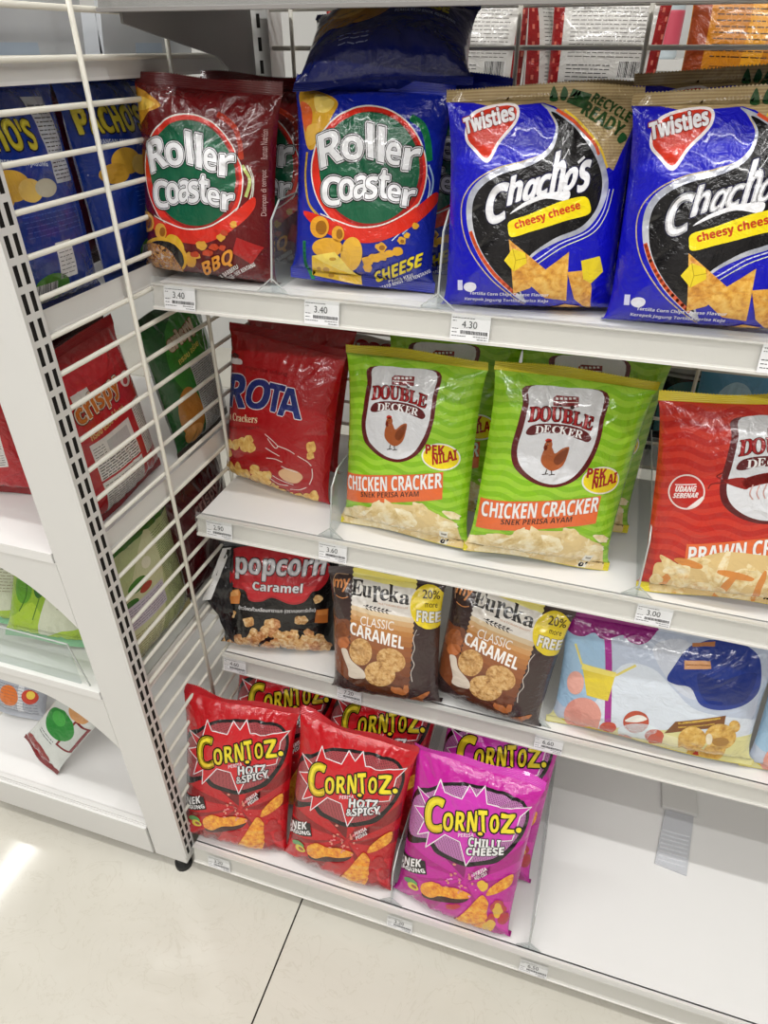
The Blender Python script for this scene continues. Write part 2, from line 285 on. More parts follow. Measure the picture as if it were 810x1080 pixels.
# ------------------------------------------------------------------ pillow bags
ART = json.loads(r'''{"cheese":[["S","printed_design",1,"#d7a32c",[[-775,1790],[-561,1808],[-337,1724],[-381,1581],[-521,1331],[-656,1296],[-730,1539]]],
["S","printed_design",2,"#d8602a",[[-758,1707],[-633,1654],[-612,1524],[-677,1437],[-739,1558]]],
["S","printed_design",3,"#efd06a",[[-581,1778],[-376,1722],[-433,1625],[-568,1637]]],
["S","printed_design",3,"#e3b24a",[[-665,1485],[-520,1509],[-549,1358],[-657,1325]]],
["K","printed_design",4,"#1d8a52",6.35,0,1,[[449,1635],[579,1572],[656,1441],[698,1278]]],
["K","printed_design",4,"#a8c8e6",1.68,0,1,[[697,1240],[755,1112],[741,957],[654,774],[495,583]]],
["K","printed_design",4,"#dfe9f2",0.93,0,1,[[673,1181],[728,1072],[706,895],[573,708],[386,513]]],
["K","printed_design",4,"#1d8a52",4.11,0,1,[[-663,415],[-641,198],[-541,4]]],
["K","printed_design",4,"#d7b23a",2.61,0,1,[[-660,1258],[-674,1025],[-618,791],[-486,682]]],
["S","printed_design",5,"#e9e4dc",[[689,1190],[661,930],[515,708],[273,569],[-21,544],[-301,641],[-512,839],[-600,1096],[-540,1355],[-367,1565],[-132,1691],[136,1708],[397,1615],[595,1433]]],
["S","printed_design",6,"#d62c1c",[[677,1186],[649,930],[506,712],[269,577],[-18,552],[-291,647],[-497,841],[-583,1093],[-525,1347],[-357,1553],[-126,1677],[137,1694],[392,1603],[586,1424]]],
["S","printed_design",7,"#9c1d18",[[646,1194],[620,964],[490,766],[274,644],[15,622],[-232,708],[-415,884],[-491,1111],[-443,1340],[-295,1527],[-85,1639],[155,1655],[387,1573],[563,1410]]],
["S","printed_design",8,"#0f5a3c",[[610,1204],[585,984],[458,795],[249,677],[-3,657],[-241,739],[-419,907],[-492,1124],[-445,1344],[-302,1524],[-98,1632],[135,1647],[360,1568],[530,1412]]],
["S","printed_design",9,"#d62c1c",[[-685,704],[-566,593],[-345,511],[-43,465],[223,488],[493,603],[699,757],[811,902],[797,1000],[644,871],[480,741],[259,635],[-1,593],[-249,632],[-459,684]]],
["K","printed_design",10,"#efe6df",1.31,0,1,[[-460,700],[-250,650],[-2,611],[258,653],[478,761],[642,887]]],
["T","logo",9.4,"#101014","𝗥",[[-469,1121],[-205,1222],[-530,1406]],5.41,0],
["T","logo",10.4,"#ebebee","𝗥",[[-469,1121],[-205,1222],[-530,1406]],3.55,0],
["T","logo",11.4,"#15151c","𝗥",[[-469,1121],[-205,1222],[-530,1406]],1.68,0],
["T","logo",12.4,"#ebebee","𝗥",[[-469,1121],[-205,1222],[-530,1406]],0.19,0],
["T","logo",10.8,"#101014","𝗼",[[-219,1206],[11,1238],[-255,1416]],5.41,0],
["T","logo",11.8,"#ebebee","𝗼",[[-219,1206],[11,1238],[-255,1416]],3.55,0],
["T","logo",12.8,"#15151c","𝗼",[[-219,1206],[11,1238],[-255,1416]],1.68,0],
["T","logo",13.8,"#ebebee","𝗼",[[-219,1206],[11,1238],[-255,1416]],0.19,0],
["T","logo",12.2,"#101014","𝗹",[[54,1258],[120,1250],[7,1555]],5.41,0],
["T","logo",13.2,"#ebebee","𝗹",[[54,1258],[120,1250],[7,1555]],3.55,0],
["T","logo",14.2,"#15151c","𝗹",[[54,1258],[120,1250],[7,1555]],1.68,0],
["T","logo",15.2,"#ebebee","𝗹",[[54,1258],[120,1250],[7,1555]],0.19,0],
["T","logo",13.6,"#101014","𝗹",[[163,1231],[234,1222],[134,1537]],5.41,0],
["T","logo",14.6,"#ebebee","𝗹",[[163,1231],[234,1222],[134,1537]],3.55,0],
["T","logo",15.6,"#15151c","𝗹",[[163,1231],[234,1222],[134,1537]],1.68,0],
["T","logo",16.6,"#ebebee","𝗹",[[163,1231],[234,1222],[134,1537]],0.19,0],
["T","logo",15.0,"#101014","𝗲",[[248,1216],[407,1204],[242,1412]],5.41,0],
["T","logo",16.0,"#ebebee","𝗲",[[248,1216],[407,1204],[242,1412]],3.55,0],
["T","logo",17.0,"#15151c","𝗲",[[248,1216],[407,1204],[242,1412]],1.68,0],
["T","logo",18.0,"#ebebee","𝗲",[[248,1216],[407,1204],[242,1412]],0.19,0],
["T","logo",16.4,"#101014","𝗿",[[429,1175],[595,1176],[437,1373]],5.41,0],
["T","logo",17.4,"#ebebee","𝗿",[[429,1175],[595,1176],[437,1373]],3.55,0],
["T","logo",18.4,"#15151c","𝗿",[[429,1175],[595,1176],[437,1373]],1.68,0],
["T","logo",19.4,"#ebebee","𝗿",[[429,1175],[595,1176],[437,1373]],0.19,0],
["T","logo",17.8,"#101014","𝗖",[[-442,782],[-216,797],[-452,1051]],5.41,0],
["T","logo",18.8,"#ebebee","𝗖",[[-442,782],[-216,797],[-452,1051]],3.55,0],
["T","logo",19.8,"#15151c","𝗖",[[-442,782],[-216,797],[-452,1051]],1.68,0],
["T","logo",20.8,"#ebebee","𝗖",[[-442,782],[-216,797],[-452,1051]],0.19,0],
["T","logo",19.2,"#101014","𝗼",[[-246,838],[-63,859],[-254,1040]],5.41,0],
["T","logo",20.2,"#ebebee","𝗼",[[-246,838],[-63,859],[-254,1040]],3.55,0],
["T","logo",21.2,"#15151c","𝗼",[[-246,838],[-63,859],[-254,1040]],1.68,0],
["T","logo",22.2,"#ebebee","𝗼",[[-246,838],[-63,859],[-254,1040]],0.19,0],
["T","logo",20.6,"#101014","𝗮",[[-77,868],[67,892],[-75,1080]],5.41,0],
["T","logo",21.6,"#ebebee","𝗮",[[-77,868],[67,892],[-75,1080]],3.55,0],
["T","logo",22.6,"#15151c","𝗮",[[-77,868],[67,892],[-75,1080]],1.68,0],
["T","logo",23.6,"#ebebee","𝗮",[[-77,868],[67,892],[-75,1080]],0.19,0],
["T","logo",22.0,"#101014","𝘀",[[56,875],[191,898],[52,1082]],5.41,0],
["T","logo",23.0,"#ebebee","𝘀",[[56,875],[191,898],[52,1082]],3.55,0],
["T","logo",24.0,"#15151c","𝘀",[[56,875],[191,898],[52,1082]],1.68,0],
["T","logo",25.0,"#ebebee","𝘀",[[56,875],[191,898],[52,1082]],0.19,0],
["T","logo",23.4,"#101014","𝘁",[[200,905],[312,899],[197,1160]],5.41,0],
["T","logo",24.4,"#ebebee","𝘁",[[200,905],[312,899],[197,1160]],3.55,0],
["T","logo",25.4,"#15151c","𝘁",[[200,905],[312,899],[197,1160]],1.68,0],
["T","logo",26.4,"#ebebee","𝘁",[[200,905],[312,899],[197,1160]],0.19,0],
["T","logo",24.8,"#101014","𝗲",[[298,890],[441,882],[296,1039]],5.41,0],
["T","logo",25.8,"#ebebee","𝗲",[[298,890],[441,882],[296,1039]],3.55,0],
["T","logo",26.8,"#15151c","𝗲",[[298,890],[441,882],[296,1039]],1.68,0],
["T","logo",27.8,"#ebebee","𝗲",[[298,890],[441,882],[296,1039]],0.19,0],
["T","logo",26.2,"#101014","𝗿",[[458,852],[583,849],[469,1008]],5.41,0],
["T","logo",27.2,"#ebebee","𝗿",[[458,852],[583,849],[469,1008]],3.55,0],
["T","logo",28.2,"#15151c","𝗿",[[458,852],[583,849],[469,1008]],1.68,0],
["T","logo",29.2,"#ebebee","𝗿",[[458,852],[583,849],[469,1008]],0.19,0],
["S","snack_picture",30.2,"#e2a02e",[[-344,583],[-353,536],[-383,496],[-429,471],[-482,466],[-531,481],[-567,515],[-581,561],[-571,608],[-538,648],[-490,673],[-438,678],[-390,662],[-357,628]]],
["S","snack_picture",30.2,"#e2a02e",[[-157,533],[-162,499],[-182,469],[-211,452],[-245,448],[-276,461],[-298,486],[-307,519],[-301,554],[-281,582],[-252,600],[-218,603],[-188,591],[-166,566]]],
["S","snack_picture",30.2,"#e8b43c",[[57,341],[31,266],[-19,203],[-82,167],[-138,168],[-177,207],[-198,272],[-197,348],[-173,422],[-130,479],[-76,509],[-19,507],[27,474],[55,415]]],
["S","snack_picture",30.2,"#e2a833",[[-171,399],[-189,355],[-239,316],[-313,289],[-397,280],[-473,291],[-528,320],[-549,360],[-530,405],[-476,444],[-399,471],[-316,479],[-242,467],[-190,439]]],
["S","snack_picture",31.2,"#9c6416",[[-369,575],[-374,544],[-392,518],[-419,502],[-450,499],[-479,510],[-500,532],[-508,562],[-502,593],[-483,618],[-456,634],[-425,637],[-397,626],[-377,604]]],
["S","snack_picture",31.2,"#9c6416",[[-176,531],[-179,509],[-189,491],[-203,481],[-220,479],[-235,487],[-247,503],[-251,524],[-249,546],[-239,564],[-224,575],[-208,576],[-192,568],[-181,552]]],
["P","snack_picture",32.2,"#e9c02c",[[-551,277],[-264,348],[-1,106],[21,3],[-558,54]]],
["P","snack_picture",33.2,"#f2d860",[[-551,277],[-264,348],[-1,106],[-250,174]]],
["S","snack_picture",34.2,"#b98a1e",[[-340,151],[-348,134],[-366,118],[-391,104],[-408,102],[-424,106],[-424,124],[-423,140],[-416,156],[-402,169],[-385,177],[-366,179],[-351,175],[-341,165]]],
["S","snack_picture",34.2,"#b98a1e",[[-304,74],[-307,64],[-315,55],[-329,50],[-344,48],[-358,51],[-367,58],[-371,67],[-368,77],[-359,86],[-346,92],[-331,93],[-317,90],[-308,83]]],
["S","snack_picture",34.2,"#b98a1e",[[-444,150],[-449,138],[-459,127],[-472,119],[-484,117],[-492,122],[-496,132],[-496,144],[-492,155],[-484,165],[-472,171],[-461,173],[-451,169],[-445,161]]],
["S","snack_picture",34.2,"#c99a26",[[-250,277],[-254,269],[-266,262],[-283,257],[-301,255],[-317,256],[-328,261],[-332,269],[-328,277],[-316,284],[-299,289],[-281,291],[-265,290],[-254,285]]],
["S","snack_picture",35.2,"#e2a92e",[[181,298],[178,271],[149,251],[115,237],[80,240],[67,264],[61,286],[54,314],[88,330],[120,339],[159,347],[178,323]]],
["S","snack_picture",35.22,"#e2a92e",[[284,339],[266,314],[241,293],[203,290],[166,286],[134,299],[131,325],[137,351],[166,371],[204,372],[243,379],[268,362]]],
["S","snack_picture",35.24,"#e2a92e",[[350,362],[337,342],[325,318],[288,314],[252,314],[223,327],[216,350],[222,375],[255,389],[286,402],[319,395],[352,386]]],
["S","snack_picture",35.26,"#e2a92e",[[437,394],[416,376],[397,362],[370,354],[335,348],[318,366],[306,383],[319,402],[338,418],[368,424],[397,421],[423,412]]],
["S","snack_picture",35.28,"#e2a92e",[[511,420],[509,398],[483,383],[452,373],[418,377],[390,389],[386,411],[403,428],[414,449],[447,458],[482,454],[502,438]]],
["S","snack_picture",35.3,"#e2a92e",[[338,448],[322,426],[309,402],[275,396],[246,404],[228,419],[204,437],[210,464],[244,475],[270,492],[300,483],[319,467]]],
["S","snack_picture",35.32,"#e2a92e",[[531,524],[533,504],[517,487],[491,490],[468,487],[456,503],[440,518],[450,536],[460,555],[485,563],[509,554],[532,545]]],
["S","snack_picture",35.34,"#e2a92e",[[572,578],[567,565],[560,552],[543,552],[528,552],[514,560],[506,573],[514,586],[525,595],[538,607],[555,600],[573,594]]],
["S","snack_picture",35.36,"#e2a92e",[[658,674],[650,659],[640,647],[624,641],[606,643],[593,654],[587,669],[590,685],[599,700],[618,702],[634,698],[650,690]]],
["S","snack_picture",35.38,"#e2a92e",[[168,230],[159,208],[141,181],[107,177],[78,180],[68,201],[57,219],[64,243],[92,256],[118,272],[148,269],[160,249]]],
["S","snack_picture",36.4,"#9c6416",[[315,442],[313,431],[304,422],[291,416],[276,415],[263,418],[253,426],[249,437],[252,448],[261,457],[274,463],[288,464],[302,460],[312,453]]],
["S","snack_picture",36.4,"#9c6416",[[516,519],[515,511],[510,504],[502,500],[493,499],[484,502],[478,508],[476,516],[477,524],[482,531],[490,535],[499,536],[508,533],[514,527]]],
["T","flavour_name",38.4,"#182070","𝗖𝗛𝗘𝗘𝗦𝗘",[[161,45],[703,287],[177,178]],1.68,0],
["T","flavour_name",39.4,"#f0d822","𝗖𝗛𝗘𝗘𝗦𝗘",[[161,45],[703,287],[177,178]],0.56,0],
["T","flavour_name",40.4,"#e8e8f0","𝗣𝗘𝗥𝗜𝗦𝗔 𝗞𝗘𝗝𝗨",[[310,54],[623,173],[304,93]],0.0,0],
["T","flavour_name",41.4,"#e8e8f0","𝗣𝗢𝗧𝗔𝗧𝗢 𝗥𝗜𝗡𝗚𝗦 • 𝗦𝗡𝗘𝗞 𝗞𝗘𝗡𝗧𝗔𝗡𝗚",[[186,-35],[799,221],[179,-2]],0.0,0]],"bbq":[["S","printed_design",1,"#d79a2a",[[-885,1982],[-817,1922],[-642,1862],[-466,1764],[-632,1687],[-818,1544],[-870,1459],[-891,1615],[-917,1809]]],
["S","printed_design",2,"#c8441f",[[-889,2002],[-817,1922],[-870,1873],[-901,1905]]],
["S","printed_design",2,"#eec24a",[[-800,1836],[-546,1779],[-665,1715],[-870,1719]]],
["K","printed_design",3,"#c33a20",5.1,0,1,[[206,1734],[411,1645],[509,1480],[529,1347]]],
["K","printed_design",3,"#c5d07a",3.14,0,1,[[532,1288],[618,1157],[580,993]]],
["K","printed_design",3,"#e4e6da",0.98,0,1,[[586,1293],[647,1140],[602,934],[441,755],[212,586]]],
["K","printed_design",3,"#e4e6da",0.78,0,1,[[619,1276],[660,1121],[602,872],[392,667]]],
["K","printed_design",3,"#9db44a",2.35,0,1,[[-846,925],[-831,797],[-721,701],[-433,584]]],
["S","printed_design",8,"#e9e4dc",[[549,1190],[521,930],[375,708],[133,569],[-161,544],[-441,641],[-652,839],[-740,1096],[-680,1355],[-507,1565],[-272,1691],[-4,1708],[257,1615],[455,1433]]],
["S","printed_design",9,"#d62c1c",[[537,1186],[509,930],[366,712],[129,577],[-158,552],[-431,647],[-637,841],[-723,1093],[-665,1347],[-497,1553],[-266,1677],[-3,1694],[252,1603],[446,1424]]],
["S","printed_design",10,"#9c1d18",[[506,1194],[480,964],[350,766],[134,644],[-125,622],[-372,708],[-555,884],[-631,1111],[-583,1340],[-435,1527],[-225,1639],[15,1655],[247,1573],[423,1410]]],
["S","printed_design",11,"#0f5a3c",[[470,1204],[445,984],[318,795],[109,677],[-143,657],[-381,739],[-559,907],[-632,1124],[-585,1344],[-442,1524],[-238,1632],[-5,1647],[220,1568],[390,1412]]],
["S","printed_design",12,"#d62c1c",[[-825,704],[-706,593],[-485,511],[-183,465],[83,488],[353,603],[559,757],[671,902],[657,1000],[504,871],[340,741],[119,635],[-141,593],[-389,632],[-599,684]]],
["K","printed_design",13,"#efe6df",1.31,0,1,[[-600,700],[-390,650],[-142,611],[118,653],[338,761],[502,887]]],
["T","logo",12.4,"#101014","𝗥",[[-609,1121],[-345,1222],[-670,1406]],5.41,0],
["T","logo",13.4,"#ebebee","𝗥",[[-609,1121],[-345,1222],[-670,1406]],3.55,0],
["T","logo",14.4,"#15151c","𝗥",[[-609,1121],[-345,1222],[-670,1406]],1.68,0],
["T","logo",15.4,"#ebebee","𝗥",[[-609,1121],[-345,1222],[-670,1406]],0.19,0],
["T","logo",13.8,"#101014","𝗼",[[-359,1206],[-129,1238],[-395,1416]],5.41,0],
["T","logo",14.8,"#ebebee","𝗼",[[-359,1206],[-129,1238],[-395,1416]],3.55,0],
["T","logo",15.8,"#15151c","𝗼",[[-359,1206],[-129,1238],[-395,1416]],1.68,0],
["T","logo",16.8,"#ebebee","𝗼",[[-359,1206],[-129,1238],[-395,1416]],0.19,0],
["T","logo",15.2,"#101014","𝗹",[[-86,1258],[-20,1250],[-133,1555]],5.41,0],
["T","logo",16.2,"#ebebee","𝗹",[[-86,1258],[-20,1250],[-133,1555]],3.55,0],
["T","logo",17.2,"#15151c","𝗹",[[-86,1258],[-20,1250],[-133,1555]],1.68,0],
["T","logo",18.2,"#ebebee","𝗹",[[-86,1258],[-20,1250],[-133,1555]],0.19,0],
["T","logo",16.6,"#101014","𝗹",[[23,1231],[94,1222],[-6,1537]],5.41,0],
["T","logo",17.6,"#ebebee","𝗹",[[23,1231],[94,1222],[-6,1537]],3.55,0],
["T","logo",18.6,"#15151c","𝗹",[[23,1231],[94,1222],[-6,1537]],1.68,0],
["T","logo",19.6,"#ebebee","𝗹",[[23,1231],[94,1222],[-6,1537]],0.19,0],
["T","logo",18.0,"#101014","𝗲",[[108,1216],[267,1204],[102,1412]],5.41,0],
["T","logo",19.0,"#ebebee","𝗲",[[108,1216],[267,1204],[102,1412]],3.55,0],
["T","logo",20.0,"#15151c","𝗲",[[108,1216],[267,1204],[102,1412]],1.68,0],
["T","logo",21.0,"#ebebee","𝗲",[[108,1216],[267,1204],[102,1412]],0.19,0],
["T","logo",19.4,"#101014","𝗿",[[289,1175],[455,1176],[297,1373]],5.41,0],
["T","logo",20.4,"#ebebee","𝗿",[[289,1175],[455,1176],[297,1373]],3.55,0],
["T","logo",21.4,"#15151c","𝗿",[[289,1175],[455,1176],[297,1373]],1.68,0],
["T","logo",22.4,"#ebebee","𝗿",[[289,1175],[455,1176],[297,1373]],0.19,0],
["T","logo",20.8,"#101014","𝗖",[[-582,782],[-356,797],[-592,1051]],5.41,0],
["T","logo",21.8,"#ebebee","𝗖",[[-582,782],[-356,797],[-592,1051]],3.55,0],
["T","logo",22.8,"#15151c","𝗖",[[-582,782],[-356,797],[-592,1051]],1.68,0],
["T","logo",23.8,"#ebebee","𝗖",[[-582,782],[-356,797],[-592,1051]],0.19,0],
["T","logo",22.2,"#101014","𝗼",[[-386,838],[-203,859],[-394,1040]],5.41,0],
["T","logo",23.2,"#ebebee","𝗼",[[-386,838],[-203,859],[-394,1040]],3.55,0],
["T","logo",24.2,"#15151c","𝗼",[[-386,838],[-203,859],[-394,1040]],1.68,0],
["T","logo",25.2,"#ebebee","𝗼",[[-386,838],[-203,859],[-394,1040]],0.19,0],
["T","logo",23.6,"#101014","𝗮",[[-217,868],[-73,892],[-215,1080]],5.41,0],
["T","logo",24.6,"#ebebee","𝗮",[[-217,868],[-73,892],[-215,1080]],3.55,0],
["T","logo",25.6,"#15151c","𝗮",[[-217,868],[-73,892],[-215,1080]],1.68,0],
["T","logo",26.6,"#ebebee","𝗮",[[-217,868],[-73,892],[-215,1080]],0.19,0],
["T","logo",25.0,"#101014","𝘀",[[-84,875],[51,898],[-88,1082]],5.41,0],
["T","logo",26.0,"#ebebee","𝘀",[[-84,875],[51,898],[-88,1082]],3.55,0],
["T","logo",27.0,"#15151c","𝘀",[[-84,875],[51,898],[-88,1082]],1.68,0],
["T","logo",28.0,"#ebebee","𝘀",[[-84,875],[51,898],[-88,1082]],0.19,0],
["T","logo",26.4,"#101014","𝘁",[[60,905],[172,899],[57,1160]],5.41,0],
["T","logo",27.4,"#ebebee","𝘁",[[60,905],[172,899],[57,1160]],3.55,0],
["T","logo",28.4,"#15151c","𝘁",[[60,905],[172,899],[57,1160]],1.68,0],
["T","logo",29.4,"#ebebee","𝘁",[[60,905],[172,899],[57,1160]],0.19,0],
["T","logo",27.8,"#101014","𝗲",[[158,890],[301,882],[156,1039]],5.41,0],
["T","logo",28.8,"#ebebee","𝗲",[[158,890],[301,882],[156,1039]],3.55,0],
["T","logo",29.8,"#15151c","𝗲",[[158,890],[301,882],[156,1039]],1.68,0],
["T","logo",30.8,"#ebebee","𝗲",[[158,890],[301,882],[156,1039]],0.19,0],
["T","logo",29.2,"#101014","𝗿",[[318,852],[443,849],[329,1008]],5.41,0],
["T","logo",30.2,"#ebebee","𝗿",[[318,852],[443,849],[329,1008]],3.55,0],
["T","logo",31.2,"#15151c","𝗿",[[318,852],[443,849],[329,1008]],1.68,0],
["T","logo",32.2,"#ebebee","𝗿",[[318,852],[443,849],[329,1008]],0.19,0],
["S","snack_picture",33.2,"#dda23a",[[-613,665],[-602,618],[-620,571],[-666,534],[-742,511],[-810,500],[-851,538],[-875,581],[-883,629],[-872,675],[-844,709],[-810,721],[-722,725],[-653,704]]],
["S","snack_picture",33.2,"#dda23a",[[-410,570],[-413,533],[-432,500],[-464,476],[-503,467],[-542,474],[-573,496],[-589,529],[-585,566],[-564,600],[-530,624],[-490,632],[-452,625],[-424,603]]],
["S","snack_picture",33.2,"#e2b52c",[[-210,475],[-190,425],[-195,374],[-225,331],[-274,306],[-330,304],[-383,325],[-424,366],[-445,417],[-440,468],[-411,509],[-363,533],[-306,535],[-252,514]]],
["S","snack_picture",34.2,"#9a5c16",[[-644,643],[-635,614],[-645,586],[-670,564],[-711,552],[-764,551],[-810,565],[-810,580],[-810,604],[-810,640],[-810,669],[-762,681],[-708,681],[-669,667]]],
["S","snack_picture",34.2,"#9a5c16",[[-427,552],[-433,530],[-447,512],[-465,500],[-485,498],[-501,505],[-512,521],[-514,542],[-507,563],[-493,582],[-474,593],[-455,595],[-439,588],[-429,572]]],
["S","snack_picture",35.2,"#dda23a",[[-54,335],[-45,297],[-62,254],[-101,219],[-148,211],[-190,218],[-192,262],[-207,294],[-202,337],[-163,362],[-121,379],[-89,352]]],
["S","snack_picture",35.22,"#dda23a",[[119,469],[103,445],[80,422],[43,411],[14,422],[-10,433],[-18,454],[-19,482],[14,503],[53,505],[92,511],[105,489]]],
["S","snack_picture",35.24,"#dda23a",[[354,574],[339,556],[321,543],[299,526],[277,536],[260,548],[242,563],[253,586],[279,598],[303,613],[328,605],[348,594]]],
["S","snack_picture",35.26,"#dda23a",[[482,721],[485,702],[467,689],[447,679],[426,683],[417,699],[411,715],[419,730],[431,742],[448,747],[466,747],[482,738]]],
["S","snack_picture",35.28,"#dda23a",[[13,346],[14,332],[-10,321],[-35,315],[-63,311],[-76,323],[-77,336],[-70,350],[-51,364],[-25,365],[5,372],[10,357]]],
["S","snack_picture",35.3,"#c0401f",[[187,399],[175,378],[143,363],[110,357],[84,362],[52,365],[50,384],[57,404],[88,418],[121,430],[150,423],[180,417]]],
["S","snack_picture",35.32,"#c0401f",[[271,467],[255,449],[233,434],[200,425],[172,431],[145,437],[133,453],[154,470],[171,488],[207,495],[241,495],[257,481]]],
["S","snack_picture",35.34,"#c0401f",[[380,623],[383,607],[365,594],[340,590],[321,595],[305,603],[294,615],[305,630],[316,647],[342,650],[362,645],[382,639]]],
["S","snack_picture",35.36,"#c0401f",[[1,367],[-1,349],[-27,333],[-59,329],[-88,329],[-108,338],[-115,355],[-106,374],[-73,382],[-48,392],[-19,393],[-5,382]]],
["S","snack_picture",35.38,"#c0401f",[[349,470],[337,455],[328,438],[305,435],[287,441],[268,446],[269,462],[276,477],[289,490],[310,493],[328,492],[348,487]]],
["S","snack_picture",36.4,"#e0ac30",[[-202,234],[-354,100],[-449,45],[-587,13],[-729,21],[-852,68],[-913,155],[-902,267],[-845,363],[-660,451],[-478,492],[-327,483],[-219,430],[-172,343]]],
["S","snack_picture",37.4,"#15100e",[[-246,223],[-392,100],[-468,55],[-591,27],[-717,35],[-827,76],[-886,149],[-878,251],[-830,320],[-653,416],[-490,453],[-354,446],[-257,398],[-216,321]]],
["S","snack_picture",38.4,"m:mix",[[-852,349],[-592,409],[-372,347],[-276,166],[-389,57],[-706,21],[-860,85],[-869,230]]],
["P","flavour_name",39.4,"#a8201f",[[485,586],[762,505],[633,321],[521,386],[428,422]]],
["T","flavour_name",40.4,"#5a1214","𝗕𝗕𝗤",[[-14,91],[409,293],[15,277]],1.57,0],
["T","flavour_name",41.4,"#eb9a2c","𝗕𝗕𝗤",[[-14,91],[409,293],[15,277]],0.39,0],
["T","flavour_name",42.4,"#ece6e4","𝗣𝗘𝗥𝗜𝗦𝗔 𝗕𝗔𝗥𝗕𝗘𝗞𝗨",[[57,43],[477,269],[44,83]],0.0,0],
["T","flavour_name",43.4,"#ece6e4","𝗣𝗢𝗧𝗔𝗧𝗢 𝗥𝗜𝗡𝗚𝗦 • 𝗦𝗡𝗘𝗞 𝗞𝗘𝗡𝗧𝗔𝗡𝗚",[[96,14],[671,308],[86,54]],0.0,0],
["T","flavour_name",44.4,"#cfa9a6","Ramuan Nutrition",[[777,1369],[765,1640],[717,1364]],0.0,0],
["T","flavour_name",45.4,"#cfa9a6","Disimpan di tempat",[[791,823],[784,1271],[727,819]],0.0,0]],"chacho":[["P","printed_design",1,"m:kraft",[[-900,2112],[916,2048],[836,1653],[719,1343],[560,1427],[430,1638],[268,1767],[93,1867],[-4,1894],[-266,1881],[-424,1862],[-650,1919],[-865,1930]]],
["K","printed_design",2,"#c9b78c",1.09,0,1,[[21,1862],[131,1683],[49,1504],[-146,1427],[-410,1369],[-628,1262],[-747,1105],[-748,896],[-651,662],[-440,427],[-203,253],[-32,152]]],
["K","printed_design",2,"#d6d6ea",1.09,0,1,[[-45,579],[35,580],[259,722],[538,835],[665,992],[703,1191]]],
["K","printed_design",2,"#dfe3c0",0.87,0,1,[[65,552],[289,694],[581,816],[703,980],[745,1191]]],
["S","printed_design",3,"m:silver",[[-27,1886],[86,1791],[122,1673],[60,1519],[-121,1427],[-385,1369],[-588,1266],[-693,1128],[-699,933],[-620,711],[-444,476],[-221,293],[-23,166],[-99,303],[-135,384],[-7,603],[231,740],[497,840],[636,1003],[688,1202],[629,1385],[487,1586],[283,1741],[118,1838]]],
["K","printed_design",4,"#d9552e",3.5,0,1,[[-654,828],[-552,642],[-372,441],[-135,260]]],
["K","printed_design",4,"#d9552e",2.62,0,1,[[118,1838],[284,1735],[483,1575],[554,1470]]],
["K","printed_design",4,"#e8c23a",1.97,0,1,[[190,1833],[359,1713],[543,1544],[654,1364]]],
["S","printed_design",5,"#0c0b0f",[[71,1824],[145,1694],[98,1504],[-80,1392],[-343,1325],[-534,1235],[-634,1105],[-637,922],[-565,713],[-402,501],[-206,332],[-95,261],[-158,396],[-47,603],[201,772],[453,870],[592,1026],[624,1213],[567,1385],[427,1565],[249,1724]]],
["S","brand_leaf",6,"#efe6e6",[[-737,1626],[-686,1808],[-496,1887],[-254,1890],[-235,1753],[-395,1574],[-508,1414],[-650,1514]]],
["S","brand_leaf",7,"#cf3420",[[-711,1631],[-662,1790],[-485,1864],[-276,1872],[-260,1762],[-418,1589],[-515,1453],[-627,1533]]],
["T","brand_leaf",8,"#8c1c16","𝗧𝘄𝗶𝘀𝘁𝗶𝗲𝘀",[[-726,1654],[-260,1764],[-753,1789]],2.62,0],
["T","brand_leaf",9,"#f0eef0","𝗧𝘄𝗶𝘀𝘁𝗶𝗲𝘀",[[-726,1654],[-260,1764],[-753,1789]],0.87,0],
["T","logo",11,"#20204a","𝘾",[[-482,878],[-258,948],[-518,1190]],3.06,0],
["T","logo",12,"#ececf0","𝘾",[[-482,878],[-258,948],[-518,1190]],1.53,0],
["T","logo",11,"#20204a","𝙝",[[-293,1056],[-146,1110],[-309,1277]],3.06,0],
["T","logo",12,"#ececf0","𝙝",[[-293,1056],[-146,1110],[-309,1277]],1.09,0],
["T","logo",11,"#20204a","𝙖",[[-149,1088],[-8,1127],[-132,1254]],3.06,0],
["T","logo",12,"#ececf0","𝙖",[[-149,1088],[-8,1127],[-132,1254]],1.09,0],
["T","logo",11,"#20204a","𝙘",[[-18,1123],[103,1153],[-3,1293]],3.06,0],
["T","logo",12,"#ececf0","𝙘",[[-18,1123],[103,1153],[-3,1293]],1.09,0],
["T","logo",11,"#20204a","𝙝",[[114,1144],[248,1188],[106,1476]],3.06,0],
["T","logo",12,"#ececf0","𝙝",[[114,1144],[248,1188],[106,1476]],1.09,0],
["T","logo",11,"#20204a","𝙤",[[230,1162],[359,1205],[241,1339]],3.06,0],
["T","logo",12,"#ececf0","𝙤",[[230,1162],[359,1205],[241,1339]],1.09,0],
["T","logo",11,"#20204a","𝙨",[[386,1157],[504,1204],[366,1394]],3.06,0],
["T","logo",12,"#ececf0","𝙨",[[386,1157],[504,1204],[366,1394]],1.09,0],
["K","logo",13,"#ececf0",2.19,0,1,[[359,1406],[417,1453]]],
["S","logo",13,"#ececf0",[[-261,982],[-143,1072],[44,1149],[183,1171],[306,1175],[284,1096],[87,1114],[-90,1061]]],
["S","flavour_name",14,"#f4dd18",[[-256,921],[-82,976],[94,1043],[268,1100],[459,1130],[524,1060],[518,982],[314,931],[111,872],[-42,831],[-224,784],[-266,846]]],
["T","flavour_name",15,"#d4451c","𝗰𝗵𝗲𝗲𝘀𝘆 𝗰𝗵𝗲𝗲𝘀𝗲",[[-185,835],[441,1011],[-219,921]],0.44,0],
